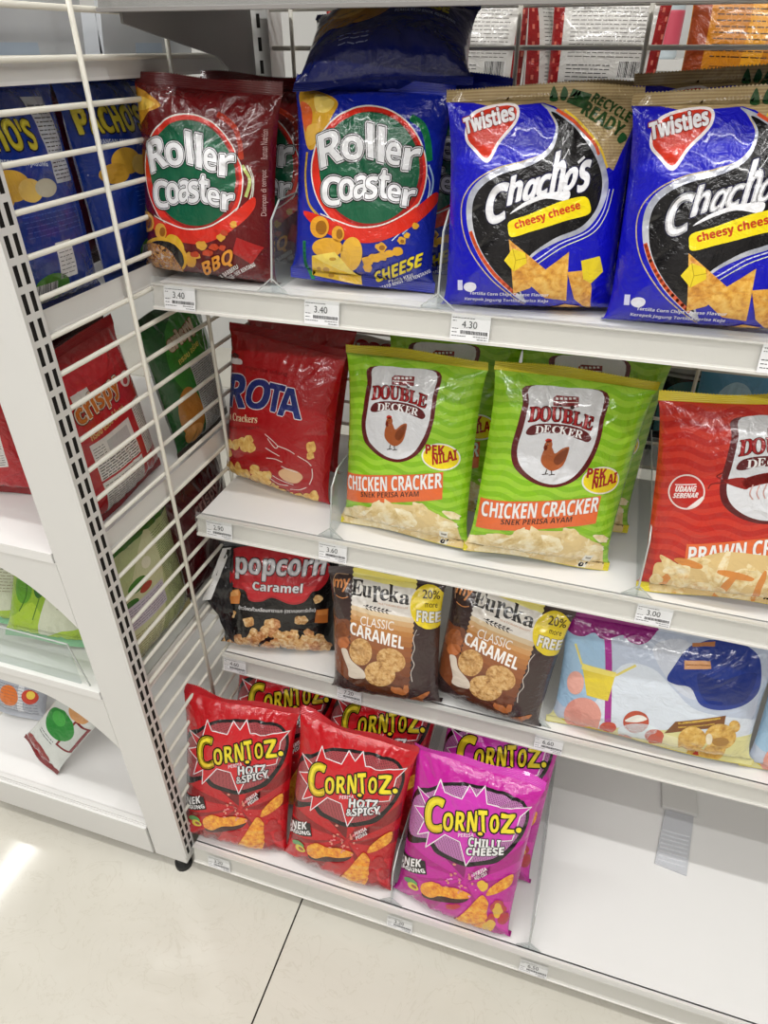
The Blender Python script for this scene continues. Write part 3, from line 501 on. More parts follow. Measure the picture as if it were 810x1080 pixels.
["P","snack_picture",16,"m:chip",[[-254,765],[145,497],[2,322],[-163,267]]],
["P","snack_picture",17,"m:chip2",[[365,656],[387,201],[166,227],[-31,373]]],
["P","snack_picture",17,"m:chip",[[368,474],[589,495],[638,322],[635,81],[464,220]]],
["P","snack_picture",17,"m:chip2",[[205,100],[374,166],[526,141],[504,34],[279,48]]],
["P","snack_picture",18,"#e8cf2a",[[-287,576],[-210,684],[-78,645],[-54,555],[-181,477]]],
["P","snack_picture",18,"#e8cf2a",[[496,576],[685,614],[739,473],[627,370],[539,406]]],
["K","snack_picture",19,"#b89a18",0.66,0,0,[[-210,684],[-169,578],[-181,477]]],
["K","snack_picture",19,"#b89a18",0.66,0,0,[[-169,578],[-58,603]]],
["T","recycling_mark",21,"#2c4a24","𝗥𝗘𝗖𝗬𝗖𝗟𝗘",[[415,1900],[780,1729],[453,1971]],0.44,0],
["T","recycling_mark",22,"#2c4a24","𝗥𝗘𝗔𝗗𝗬",[[332,1805],[715,1614],[388,1896]],0.66,0],
["S","recycling_mark",22,"#25502a",[[48,1912],[77,2021],[126,1911]]],
["S","recycling_mark",22,"#25502a",[[142,1926],[164,2013],[208,1967],[185,1905]]],
["P","recycling_mark",22,"#25502a",[[247,1997],[417,1959],[369,1830],[200,1890]]],
["S","recycling_mark",22,"#25502a",[[708,1597],[755,1651],[806,1603],[746,1564]]],
["T","small_print",23,"#e6e6f2","𝗧𝗼𝗿𝘁𝗶𝗹𝗹𝗮 𝗖𝗼𝗿𝗻 𝗖𝗵𝗶𝗽𝘀 𝗖𝗵𝗲𝗲𝘀𝗲 𝗙𝗹𝗮𝘃𝗼𝘂𝗿",[[-620,235],[200,235],[-620,275]],0,0],
["T","small_print",23,"#e6e6f2","𝗞𝗲𝗿𝗲𝗽𝗲𝗸 𝗝𝗮𝗴𝘂𝗻𝗴 𝗧𝗼𝗿𝘁𝗶𝗹𝗹𝗮 𝗣𝗲𝗿𝗶𝘀𝗮 𝗞𝗲𝗷𝘂",[[-660,175],[200,175],[-660,215]],0,0],
["S","disposal_icon",24,"#e6e6f2",[[-552,321],[-557,300],[-574,283],[-600,273],[-630,271],[-658,279],[-679,294],[-688,313],[-683,334],[-666,351],[-639,362],[-609,363],[-581,356],[-561,341]]],
["P","disposal_icon",24,"#cfd0ee",[[-758,373],[-706,376],[-696,282],[-747,278]]]],"rota":[["T","logo",2,"#e8e4ea","𝙍",[[-910,1180],[-438,1292],[-979,1630]],3.77,0],
["T","logo",3,"#1c2c72","𝙍",[[-910,1180],[-438,1292],[-979,1630]],1.51,0],
["T","logo",2,"#e8e4ea","𝙊",[[-447,1300],[-13,1346],[-455,1706]],3.77,0],
["T","logo",3,"#1c2c72","𝙊",[[-447,1300],[-13,1346],[-455,1706]],1.51,0],
["T","logo",2,"#e8e4ea","𝙏",[[-1,1354],[278,1359],[-47,1728]],3.77,0],
["T","logo",3,"#1c2c72","𝙏",[[-1,1354],[278,1359],[-47,1728]],1.51,0],
["T","logo",2,"#e8e4ea","𝗔",[[154,1331],[540,1347],[125,1714]],3.77,0],
["T","logo",3,"#1c2c72","𝗔",[[154,1331],[540,1347],[125,1714]],1.51,0],
["T","product_name",5,"#ecd9b4","𝐰𝐧 𝐂𝐫𝐚𝐜𝐤𝐞𝐫𝐬",[[-964,971],[-200,1122],[-963,1085]],0.0,0],
["T","small_print",7,"#6e1216","mperisa udang",[[-521,1802],[224,1858],[-518,1872]],0.0,0],
["S","brand_mark",8,"#e8dede",[[-1059,1826],[-951,1874],[-668,1909],[-645,1844],[-884,1803],[-1063,1784]]],
["S","brand_mark",8,"#5a2020",[[-950,1880],[-828,1964],[-712,1953],[-756,1903],[-953,1854]]],
["T","product_name",10,"#7a1416","snek ringan",[[-910,820],[-165,1041],[-910,880]],0.0,0],
["S","snack_picture",11,"m:puff",[[-750,644],[-735,607],[-805,550],[-930,480],[-966,494],[-998,516],[-1017,547],[-994,601],[-950,628],[-910,640],[-814,692],[-758,678]]],
["S","snack_picture",11.02,"m:puff",[[-509,713],[-553,665],[-584,620],[-653,579],[-725,576],[-827,555],[-866,585],[-781,655],[-727,700],[-662,745],[-581,769],[-544,740]]],
["S","snack_picture",11.04,"m:puff",[[-387,788],[-391,748],[-436,716],[-484,687],[-543,674],[-591,687],[-600,724],[-587,765],[-546,804],[-493,835],[-439,837],[-408,816]]],
["S","snack_picture",11.06,"m:puff",[[-246,855],[-264,813],[-297,775],[-348,762],[-405,738],[-447,758],[-441,801],[-437,837],[-410,877],[-357,902],[-302,911],[-273,883]]],
["S","snack_picture",11.08,"m:puff",[[-193,757],[-207,714],[-244,683],[-285,656],[-336,646],[-374,666],[-380,705],[-371,746],[-330,774],[-293,797],[-245,812],[-217,786]]],
["S","snack_picture",11.1,"m:puff",[[-332,719],[-332,687],[-366,651],[-420,627],[-471,626],[-512,635],[-531,660],[-526,696],[-479,731],[-426,752],[-375,761],[-350,740]]],
["S","snack_picture",11.12,"m:puff",[[-746,497],[-736,469],[-789,420],[-909,363],[-930,360],[-974,382],[-994,404],[-995,439],[-959,470],[-930,470],[-796,536],[-756,521]]],
["S","snack_picture",11.14,"m:puff",[[-810,120],[-749,40],[-767,-5],[-781,-38],[-810,-75],[-910,-64],[-982,-8],[-1016,58],[-1038,124],[-1033,175],[-1005,167],[-906,133]]],
["S","snack_picture",11.16,"m:puff",[[-665,265],[-673,162],[-667,85],[-681,38],[-733,36],[-801,78],[-882,100],[-898,202],[-886,265],[-843,314],[-783,352],[-713,324]]],
["S","snack_picture",11.18,"m:puff",[[-499,317],[-502,244],[-571,159],[-610,140],[-670,120],[-679,163],[-685,221],[-667,289],[-646,352],[-604,408],[-551,404],[-520,362]]],
["S","snack_picture",11.2,"m:puff",[[-327,265],[-414,145],[-443,107],[-500,71],[-565,71],[-639,78],[-670,120],[-609,231],[-530,314],[-452,330],[-379,360],[-336,327]]],
["S","snack_picture",11.22,"m:puff",[[-118,429],[-133,381],[-175,336],[-231,292],[-276,303],[-317,318],[-308,371],[-305,421],[-263,469],[-208,486],[-160,492],[-116,478]]],
["S","snack_picture",11.24,"m:puff",[[-32,330],[-77,258],[-162,187],[-250,140],[-310,140],[-344,155],[-351,219],[-280,301],[-236,373],[-160,392],[-84,420],[-43,384]]],
["S","snack_picture",11.26,"m:puff",[[114,405],[97,359],[55,312],[-3,283],[-48,287],[-73,311],[-88,345],[-80,394],[-31,435],[21,446],[75,469],[110,446]]],
["S","snack_picture",11.28,"m:puff",[[71,262],[-11,179],[-50,140],[-111,110],[-171,89],[-207,116],[-250,136],[-190,231],[-108,281],[-45,326],[24,343],[43,300]]],
["S","snack_picture",11.3,"m:puff",[[151,153],[170,112],[119,73],[66,38],[16,54],[-32,64],[-44,103],[-70,139],[38,210],[117,283],[155,251],[212,247]]],
["S","snack_picture",11.32,"m:puff",[[290,140],[301,87],[278,37],[218,27],[168,23],[114,30],[104,75],[110,140],[163,191],[237,205],[284,204],[314,182]]],
["S","snack_picture",11.34,"m:puff",[[450,140],[448,78],[403,51],[364,27],[322,31],[280,37],[255,66],[266,107],[285,138],[369,182],[429,193],[394,115]]],
["S","snack_picture",11.36,"m:puff",[[550,120],[558,80],[536,36],[484,20],[440,24],[418,49],[388,82],[410,140],[460,182],[527,213],[578,218],[579,171]]],
["S","snack_picture",11.38,"m:puff",[[748,174],[690,120],[670,61],[621,42],[580,54],[533,63],[510,120],[570,173],[626,228],[674,257],[711,251],[748,233]]],
["S","snack_picture",11.4,"m:puff",[[841,211],[802,132],[781,88],[740,61],[703,89],[650,120],[690,175],[718,245],[753,296],[791,324],[825,310],[837,261]]],
["S","snack_picture",11.42,"m:puff",[[-220,110],[-230,71],[-289,39],[-347,14],[-414,-5],[-456,13],[-506,30],[-471,72],[-423,107],[-370,140],[-310,140],[-270,140]]],
["S","snack_picture",11.44,"m:puff",[[-533,50],[-552,14],[-606,-21],[-690,-69],[-755,-72],[-838,-83],[-896,-81],[-842,-18],[-780,19],[-707,50],[-636,63],[-578,62]]],
["S","snack_picture",11.46,"m:puff",[[785,973],[783,926],[758,898],[730,885],[695,872],[672,913],[656,954],[654,1006],[682,1041],[716,1050],[753,1061],[773,1016]]],
["S","snack_picture",11.48,"m:puff",[[767,848],[774,820],[749,804],[726,791],[695,785],[672,805],[674,834],[671,861],[690,883],[717,895],[743,888],[767,876]]],
["S","snack_picture",12.5,"#e0b489",[[242,500],[369,585],[550,574],[631,504],[549,393],[397,376],[279,415]]],
["K","snack_picture",13.5,"#e9d6d2",1.26,0,1,[[-41,1003],[82,952],[204,886],[158,847],[15,949]]],
["K","snack_picture",13.5,"#e9d6d2",1.26,0,1,[[204,886],[381,866],[489,827]]],
["K","snack_picture",13.5,"#e9d6d2",1.26,0,1,[[534,808],[677,752],[746,693]]],
["K","snack_picture",13.5,"#e9d6d2",1.26,0,1,[[756,652],[768,527],[731,405]]],
["K","snack_picture",13.5,"#e9d6d2",1.26,0,1,[[688,353],[565,285],[402,249]]],
["K","snack_picture",13.5,"#e9d6d2",1.26,0,1,[[289,599],[385,580],[550,560]]],
["K","snack_picture",13.5,"#e9d6d2",1.26,0,1,[[-8,805],[131,771],[248,744]]],
["K","snack_picture",13.5,"#e9d6d2",1.26,0,1,[[18,657],[170,682],[302,665]]],
["K","snack_picture",13.5,"#e9d6d2",1.26,0,1,[[63,353],[221,294],[387,311]]],
["K","snack_picture",13.5,"#e9d6d2",1.26,0,1,[[132,410],[300,365],[486,353]]]],"chick":[["S","printed_design",1,"#5b1216",[[-564,2211],[-576,2018],[-606,1757],[-630,1484],[-552,1281],[-324,1146],[-43,1115],[197,1225],[342,1423],[406,1696],[402,1970],[375,2252],[-76,2254]]],
["S","printed_design",2,"#d9dade",[[-495,2220],[-506,2029],[-530,1770],[-558,1500],[-483,1313],[-281,1185],[-40,1155],[159,1255],[283,1448],[351,1690],[348,1965],[323,2247],[-76,2254]]],
["P","logo",3,"#7c1a1e",[[-233,2133],[-196,2166],[64,2177],[78,2069],[-220,2052]]],
["P","logo",4,"#e6e2e2",[[-205,2141],[-173,2142],[-169,2121],[-201,2120]]],
["P","logo",4,"#e6e2e2",[[-154,2147],[-123,2148],[-118,2127],[-150,2126]]],
["P","logo",4,"#e6e2e2",[[-104,2153],[-72,2154],[-68,2133],[-99,2132]]],
["P","logo",4,"#e6e2e2",[[-53,2159],[-22,2160],[-17,2139],[-49,2138]]],
["P","logo",4,"#e6e2e2",[[-4,2164],[27,2166],[32,2145],[1,2144]]],
["S","logo",4,"#3a0c0e",[[-112,2056],[-113,2046],[-119,2038],[-128,2033],[-140,2031],[-151,2034],[-160,2041],[-164,2050],[-163,2059],[-157,2067],[-148,2073],[-136,2074],[-125,2071],[-117,2065]]],
["S","logo",4,"#3a0c0e",[[30,2063],[30,2054],[24,2046],[15,2040],[4,2039],[-7,2042],[-16,2048],[-20,2057],[-19,2067],[-14,2075],[-5,2080],[7,2082],[17,2079],[26,2072]]],
["K","logo",4,"#e6e2e2",0.78,0,0,[[-217,2096],[67,2116]]],
["T","logo",5,"#f0ecec","𝐃",[[-483,1840],[-352,1871],[-482,1997]],2.87,0],
["T","logo",6,"#4c0e12","𝐃",[[-483,1840],[-352,1871],[-482,1997]],1.83,0],
["T","logo",7,"#a81c20","𝐃",[[-483,1840],[-352,1871],[-482,1997]],0.65,0],
["T","logo",5,"#f0ecec","𝐎",[[-351,1866],[-224,1884],[-367,2023]],2.87,0],
["T","logo",6,"#4c0e12","𝐎",[[-351,1866],[-224,1884],[-367,2023]],1.83,0],
["T","logo",7,"#a81c20","𝐎",[[-351,1866],[-224,1884],[-367,2023]],0.65,0],
["T","logo",5,"#f0ecec","𝐔",[[-218,1884],[-94,1893],[-235,2036]],2.87,0],
["T","logo",6,"#4c0e12","𝐔",[[-218,1884],[-94,1893],[-235,2036]],1.83,0],
["T","logo",7,"#a81c20","𝐔",[[-218,1884],[-94,1893],[-235,2036]],0.65,0],
["T","logo",5,"#f0ecec","𝐁",[[-87,1887],[37,1883],[-99,2033]],2.87,0],
["T","logo",6,"#4c0e12","𝐁",[[-87,1887],[37,1883],[-99,2033]],1.83,0],
["T","logo",7,"#a81c20","𝐁",[[-87,1887],[37,1883],[-99,2033]],0.65,0],
["T","logo",5,"#f0ecec","𝐋",[[43,1879],[155,1868],[36,2020]],2.87,0],
["T","logo",6,"#4c0e12","𝐋",[[43,1879],[155,1868],[36,2020]],1.83,0],
["T","logo",7,"#a81c20","𝐋",[[43,1879],[155,1868],[36,2020]],0.65,0],
["T","logo",5,"#f0ecec","𝐄",[[162,1859],[279,1838],[165,2002]],2.87,0],
["T","logo",6,"#4c0e12","𝐄",[[162,1859],[279,1838],[165,2002]],1.83,0],
["T","logo",7,"#a81c20","𝐄",[[162,1859],[279,1838],[165,2002]],0.65,0],
["S","logo",8,"#5b1216",[[-491,1712],[-431,1808],[-233,1857],[-25,1865],[183,1836],[290,1764],[264,1710],[171,1719],[-10,1756],[-250,1748],[-420,1696]]],
["T","logo",9,"#f2efef","𝐃",[[-386,1722],[-283,1733],[-389,1807]],0.1,0],
["T","logo",9,"#f2efef","𝐄",[[-284,1748],[-202,1755],[-288,1832]],0.1,0],
["T","logo",9,"#f2efef","𝐂",[[-193,1759],[-93,1752],[-183,1844]],0.1,0],
["T","logo",9,"#f2efef","𝐊",[[-103,1761],[-4,1754],[-93,1846]],0.1,0],
["T","logo",9,"#f2efef","𝐄",[[5,1753],[86,1743],[14,1837]],0.1,0],
["T","logo",9,"#f2efef","𝐑",[[89,1744],[186,1736],[97,1828]],0.1,0],
["S","hen_picture",10,"#a5562a",[[-242,1543],[-210,1601],[-148,1592],[-99,1530],[-27,1594],[53,1626],[52,1521],[16,1396],[-82,1321],[-183,1346],[-252,1421]]],
["S","hen_picture",11,"#a5562a",[[-150,1602],[-157,1573],[-174,1549],[-195,1536],[-216,1536],[-235,1549],[-246,1573],[-247,1602],[-239,1632],[-223,1656],[-202,1669],[-180,1669],[-162,1656],[-151,1632]]],
["S","hen_picture",11,"#c23428",[[-165,1673],[-168,1662],[-178,1652],[-193,1646],[-211,1643],[-227,1645],[-239,1651],[-244,1661],[-241,1671],[-231,1681],[-216,1688],[-198,1690],[-182,1688],[-170,1682]]],
["S","hen_picture",11,"#c23428",[[-205,1583],[-206,1569],[-211,1557],[-219,1550],[-229,1549],[-238,1553],[-245,1563],[-249,1576],[-248,1590],[-243,1602],[-235,1609],[-225,1611],[-216,1606],[-209,1596]]],
["S","hen_picture",11,"#7c3c1c",[[-74,1516],[43,1611],[34,1492],[-33,1402],[-97,1432]]],
["K","hen_picture",11,"#3a2418",1.31,0,1,[[-157,1328],[-165,1267]]],
["K","hen_picture",11,"#3a2418",1.31,0,1,[[-101,1326],[-85,1274]]],
["K","hen_picture",11,"#3a2418",1.04,0,1,[[-202,1257],[-131,1278]]],
["K","hen_picture",11,"#3a2418",1.04,0,1,[[-121,1263],[-49,1285]]],
["S","hen_picture",12,"#1a1010",[[-197,1621],[-197,1618],[-200,1615],[-203,1612],[-207,1612],[-211,1613],[-214,1615],[-215,1618],[-214,1622],[-212,1625],[-209,1627],[-205,1628],[-201,1627],[-198,1624]]],
["S","value_badge",13,"#ece7d8",[[789,1242],[764,1171],[696,1118],[598,1093],[487,1099],[386,1135],[317,1196],[296,1272],[326,1347],[401,1405],[504,1435],[613,1429],[707,1388],[769,1320]]],
["S","value_badge",14,"#ecd61c",[[772,1245],[748,1181],[686,1135],[594,1112],[492,1117],[399,1150],[336,1204],[316,1272],[344,1338],[412,1390],[507,1417],[608,1411],[695,1374],[753,1314]]],
["T","value_badge",15,"#b41a1e","𝗣𝗘𝗞",[[349,1290],[592,1294],[338,1407]],0.65,0],
["T","value_badge",16,"#b41a1e","𝗡𝗜𝗟𝗔𝗜",[[451,1155],[747,1242],[434,1284]],0.65,0],
["P","flavour_name",17,"#e26a34",[[-889,780],[595,1075],[614,716],[-879,379]]],
["T","flavour_name",18,"#c85a2c","𝗖𝗛𝗜𝗖𝗞𝗘𝗡 𝗖𝗥𝗔𝗖𝗞𝗘𝗥",[[-845,556],[596,869],[-858,754]],1.31,0],
["T","flavour_name",19,"#f2f0ee","𝗖𝗛𝗜𝗖𝗞𝗘𝗡 𝗖𝗥𝗔𝗖𝗞𝗘𝗥",[[-845,556],[596,869],[-858,754]],0.39,0],
["T","flavour_name",20,"#3a2018","𝗦𝗡𝗘𝗞 𝗣𝗘𝗥𝗜𝗦𝗔 𝗔𝗬𝗔𝗠",[[-584,528],[295,712],[-586,601]],0.0,0],
["S","snack_picture",21,"#dfc58c",[[-877,35],[-662,257],[-438,413],[-202,518],[52,554],[356,578],[617,475],[804,361],[839,-85],[674,-207],[202,-194],[-287,-180],[-732,-154],[-878,-125]]],
["S","snack_picture",22,"m:cracker2",[[-280,557],[-271,522],[-301,446],[-342,369],[-393,284],[-446,228],[-504,169],[-481,253],[-467,314],[-427,399],[-373,490],[-326,524]]],
["S","snack_picture",22.02,"m:cracker",[[240,459],[275,441],[235,382],[165,336],[100,289],[46,278],[5,286],[3,331],[70,392],[117,432],[179,491],[225,486]]],
["S","snack_picture",22.04,"m:cracker",[[-265,345],[-306,316],[-428,315],[-510,310],[-632,296],[-708,313],[-726,339],[-655,370],[-589,396],[-479,406],[-380,397],[-345,372]]],
["S","snack_picture",22.06,"m:cracker",[[-229,278],[-254,231],[-320,220],[-390,220],[-452,255],[-452,307],[-447,343],[-453,395],[-370,392],[-307,385],[-221,375],[-212,321]]],
["S","snack_picture",22.08,"m:cracker",[[668,38],[650,3],[619,-32],[545,-68],[479,-90],[409,-109],[345,-111],[368,-68],[428,-19],[517,16],[596,55],[645,54]]],
["S","snack_picture",22.1,"m:cracker2",[[-269,239],[-323,186],[-390,173],[-451,205],[-482,275],[-502,341],[-437,376],[-410,421],[-350,448],[-290,411],[-238,366],[-267,306]]],
["S","snack_picture",22.12,"m:cracker2",[[260,278],[207,240],[139,265],[84,310],[54,363],[-1,419],[22,464],[55,502],[128,481],[199,464],[232,402],[279,338]]],
["S","snack_picture",22.14,"m:cracker",[[183,405],[173,365],[164,318],[91,262],[17,185],[-88,97],[-43,204],[-61,229],[-2,300],[40,359],[99,388],[144,404]]],
["S","snack_picture",22.16,"m:cracker",[[-307,56],[-270,34],[-331,-22],[-360,-66],[-417,-76],[-463,-87],[-526,-96],[-494,-41],[-488,-3],[-434,43],[-378,73],[-326,83]]],
["S","snack_picture",22.18,"m:cracker2",[[194,406],[207,369],[186,308],[166,228],[95,181],[-5,57],[-56,36],[7,178],[10,238],[52,319],[107,358],[155,403]]],
["S","snack_picture",22.2,"m:cracker2",[[728,62],[695,43],[649,33],[590,55],[522,72],[538,170],[559,221],[608,229],[647,243],[697,213],[730,171],[741,95]]],
["S","snack_picture",22.22,"m:cracker2",[[-133,292],[-134,260],[-165,198],[-281,64],[-335,23],[-385,-2],[-395,19],[-409,35],[-385,80],[-280,224],[-218,257],[-165,290]]],
["S","snack_picture",22.24,"m:cracker",[[571,277],[574,227],[514,138],[417,62],[371,42],[318,23],[291,49],[260,81],[367,226],[432,284],[495,312],[550,315]]],
["S","snack_picture",22.26,"m:cracker",[[-641,76],[-655,28],[-735,14],[-833,23],[-889,80],[-950,123],[-950,172],[-941,198],[-862,263],[-744,250],[-643,240],[-625,173]]],
["S","snack_picture",22.28,"m:cracker2",[[839,465],[845,435],[797,438],[734,448],[687,484],[654,511],[620,543],[647,562],[704,557],[760,552],[810,520],[860,482]]],
["S","snack_picture",22.3,"m:cracker",[[739,177],[637,51],[641,14],[570,-50],[503,-131],[471,-118],[398,-165],[407,-118],[435,-58],[499,21],[568,63],[621,99]]],
["S","snack_picture",22.32,"m:cracker2",[[121,448],[104,422],[41,400],[-37,388],[-114,391],[-184,402],[-174,431],[-173,459],[-86,472],[-22,488],[51,486],[91,468]]],
["S","snack_picture",22.34,"m:cracker2",[[-2,375],[6,342],[-49,267],[-166,182],[-299,45],[-369,24],[-403,37],[-328,148],[-259,234],[-193,305],[-99,373],[-51,371]]],
["S","snack_picture",22.36,"m:cracker2",[[-571,53],[-543,53],[-579,-26],[-623,-98],[-673,-174],[-724,-223],[-756,-233],[-763,-202],[-735,-135],[-695,-65],[-643,19],[-596,53]]],
["S","snack_picture",22.38,"m:cracker",[[569,205],[482,98],[411,74],[335,62],[264,71],[178,82],[274,207],[314,247],[366,277],[435,286],[501,276],[538,246]]],
["S","snack_picture",22.4,"m:cracker",[[-71,431],[-120,384],[-185,349],[-270,335],[-319,380],[-378,408],[-400,460],[-358,511],[-279,534],[-208,524],[-143,516],[-71,488]]],
["S","snack_picture",22.42,"m:cracker2",[[-309,383],[-292,363],[-356,317],[-443,274],[-518,249],[-613,210],[-643,227],[-599,278],[-537,326],[-453,365],[-387,383],[-318,402]]],
["S","snack_picture",22.44,"m:cracker",[[-262,73],[-312,9],[-348,-30],[-384,-84],[-450,-110],[-494,-127],[-549,-147],[-528,-108],[-514,-70],[-437,-23],[-364,46],[-325,47]]],
["S","snack_picture",22.46,"m:cracker",[[-194,448],[-204,406],[-263,343],[-357,295],[-441,230],[-500,217],[-536,225],[-495,283],[-454,333],[-391,388],[-320,418],[-253,442]]],
["S","snack_picture",22.48,"m:cracker",[[760,208],[723,193],[667,267],[603,303],[578,383],[530,456],[565,466],[570,508],[639,448],[699,409],[751,329],[775,253]]],
["S","snack_picture",22.5,"m:cracker",[[327,59],[344,29],[299,-13],[232,-28],[169,-57],[124,-46],[131,-16],[97,8],[162,43],[210,71],[282,112],[315,87]]],
["S","snack_picture",22.52,"m:cracker",[[754,75],[700,67],[654,64],[596,69],[615,166],[578,230],[592,283],[651,277],[688,301],[741,262],[783,212],[802,143]]],
["S","snack_picture",22.54,"m:cracker",[[319,-47],[284,-78],[228,-93],[171,-52],[133,-21],[75,17],[105,55],[135,83],[242,179],[239,67],[308,47],[317,-6]]],
["S","snack_picture",22.56,"m:cracker2",[[-173,174],[-257,85],[-305,72],[-289,200],[-299,262],[-308,325],[-276,372],[-228,384],[-178,385],[-121,364],[-127,291],[-134,230]]],
["S","snack_picture",22.58,"m:cracker",[[441,523],[406,491],[365,452],[302,474],[245,488],[220,528],[214,570],[219,621],[295,616],[349,628],[394,600],[429,567]]],
["S","snack_picture",22.6,"m:cracker",[[-531,357],[-566,307],[-633,253],[-702,180],[-785,154],[-849,138],[-894,148],[-909,180],[-858,255],[-732,324],[-619,388],[-533,398]]],
["S","snack_picture",22.62,"m:cracker",[[-85,-74],[-106,-82],[-149,-74],[-221,-39],[-268,10],[-298,53],[-308,85],[-251,192],[-225,66],[-159,38],[-93,-23],[-81,-54]]],
["S","snack_picture",22.64,"m:cracker2",[[-522,-97],[-549,-115],[-606,-107],[-685,-86],[-739,-24],[-786,35],[-743,55],[-725,89],[-663,88],[-587,31],[-504,-23],[-469,-84]]],
["S","snack_picture",22.66,"m:cracker2",[[-341,-30],[-377,-54],[-444,-60],[-528,-21],[-610,9],[-670,63],[-656,157],[-566,166],[-504,201],[-425,160],[-391,57],[-320,3]]],
["S","snack_picture",22.68,"m:cracker",[[791,290],[777,251],[738,211],[670,185],[606,185],[591,229],[553,259],[596,304],[639,333],[688,340],[740,348],[763,318]]],
["S","snack_picture",22.7,"m:cracker",[[622,52],[601,35],[555,46],[502,74],[535,182],[510,249],[533,275],[557,292],[599,274],[643,234],[649,171],[617,84]]],
["S","snack_picture",22.72,"m:cracker2",[[812,357],[827,326],[760,312],[668,309],[582,319],[514,337],[554,367],[535,393],[610,405],[679,419],[751,403],[808,381]]],
["S","snack_picture",22.74,"m:cracker2",[[-85,-71],[-145,-71],[-189,-90],[-259,-69],[-316,-20],[-326,31],[-322,80],[-237,148],[-176,161],[-166,56],[-102,23],[-81,-27]]],
["S","snack_picture",22.76,"m:cracker",[[-13,306],[-57,317],[-106,338],[-144,422],[-200,488],[-201,543],[-197,591],[-146,569],[-101,549],[-54,492],[-18,427],[9,347]]],
["S","snack_picture",22.78,"m:cracker2",[[-10,206],[-17,140],[-74,39],[-103,-14],[-153,-52],[-209,-69],[-234,-40],[-252,-12],[-231,39],[-211,102],[-89,212],[-13,269]]],
["S","snack_picture",22.8,"m:cracker2",[[-214,32],[-198,-2],[-267,-39],[-309,-73],[-376,-114],[-427,-104],[-428,-69],[-436,-41],[-422,0],[-351,33],[-298,39],[-223,70]]],
["S","snack_picture",22.82,"m:cracker2",[[-414,34],[-443,4],[-495,-21],[-559,-48],[-639,-42],[-703,-30],[-717,-6],[-684,27],[-641,61],[-556,77],[-470,85],[-416,66]]],
["P","recycling_mark",23.84,"#e9e6da",[[588,263],[697,249],[625,11],[520,2]]],
["S","recycling_mark",24.84,"#2a2622",[[604,52],[601,40],[593,28],[579,19],[564,16],[550,18],[539,25],[535,36],[537,49],[546,61],[560,69],[575,73],[589,71],[599,63]]],
["P","recycling_mark",24.84,"#8a8676",[[605,230],[673,222],[664,190],[598,198]]]],"prawn":[["S","printed_design",1,"#5b1216",[[-164,2211],[-176,2018],[-206,1757],[-230,1484],[-152,1281],[76,1146],[357,1115],[597,1225],[742,1423],[806,1696],[802,1970],[775,2252],[324,2254]]],
["S","printed_design",2,"#d9dade",[[-95,2220],[-106,2029],[-130,1770],[-158,1500],[-83,1313],[119,1185],[360,1155],[559,1255],[683,1448],[751,1690],[748,1965],[723,2247],[324,2254]]],
["P","logo",3,"#7c1a1e",[[167,2133],[204,2166],[464,2177],[478,2069],[180,2052]]],
["P","logo",4,"#e6e2e2",[[195,2141],[227,2142],[231,2121],[199,2120]]],
["P","logo",4,"#e6e2e2",[[246,2147],[277,2148],[282,2127],[250,2126]]],
["P","logo",4,"#e6e2e2",[[296,2153],[328,2154],[332,2133],[301,2132]]],
["P","logo",4,"#e6e2e2",[[347,2159],[378,2160],[383,2139],[351,2138]]],
["P","logo",4,"#e6e2e2",[[396,2164],[427,2166],[432,2145],[401,2144]]],
["S","logo",4,"#3a0c0e",[[288,2056],[287,2046],[281,2038],[272,2033],[260,2031],[249,2034],[240,2041],[236,2050],[237,2059],[243,2067],[252,2073],[264,2074],[275,2071],[283,2065]]],
["S","logo",4,"#3a0c0e",[[430,2063],[430,2054],[424,2046],[415,2040],[404,2039],[393,2042],[384,2048],[380,2057],[381,2067],[386,2075],[395,2080],[407,2082],[417,2079],[426,2072]]],
["K","logo",4,"#e6e2e2",0.78,0,0,[[183,2096],[467,2116]]],
["T","logo",5,"#f0ecec","𝐃",[[-83,1840],[48,1871],[-82,1997]],2.87,0],
["T","logo",6,"#4c0e12","𝐃",[[-83,1840],[48,1871],[-82,1997]],1.83,0],
["T","logo",7,"#a81c20","𝐃",[[-83,1840],[48,1871],[-82,1997]],0.65,0],
["T","logo",5,"#f0ecec","𝐎",[[49,1866],[176,1884],[33,2023]],2.87,0],
["T","logo",6,"#4c0e12","𝐎",[[49,1866],[176,1884],[33,2023]],1.83,0],
["T","logo",7,"#a81c20","𝐎",[[49,1866],[176,1884],[33,2023]],0.65,0],
["T","logo",5,"#f0ecec","𝐔",[[182,1884],[306,1893],[165,2036]],2.87,0],
["T","logo",6,"#4c0e12","𝐔",[[182,1884],[306,1893],[165,2036]],1.83,0],
["T","logo",7,"#a81c20","𝐔",[[182,1884],[306,1893],[165,2036]],0.65,0],
["T","logo",5,"#f0ecec","𝐁",[[313,1887],[437,1883],[301,2033]],2.87,0],
["T","logo",6,"#4c0e12","𝐁",[[313,1887],[437,1883],[301,2033]],1.83,0],
["T","logo",7,"#a81c20","𝐁",[[313,1887],[437,1883],[301,2033]],0.65,0],
["T","logo",5,"#f0ecec","𝐋",[[443,1879],[555,1868],[436,2020]],2.87,0],
["T","logo",6,"#4c0e12","𝐋",[[443,1879],[555,1868],[436,2020]],1.83,0],
["T","logo",7,"#a81c20","𝐋",[[443,1879],[555,1868],[436,2020]],0.65,0],
["T","logo",5,"#f0ecec","𝐄",[[562,1859],[679,1838],[565,2002]],2.87,0],
["T","logo",6,"#4c0e12","𝐄",[[562,1859],[679,1838],[565,2002]],1.83,0],
["T","logo",7,"#a81c20","𝐄",[[562,1859],[679,1838],[565,2002]],0.65,0],
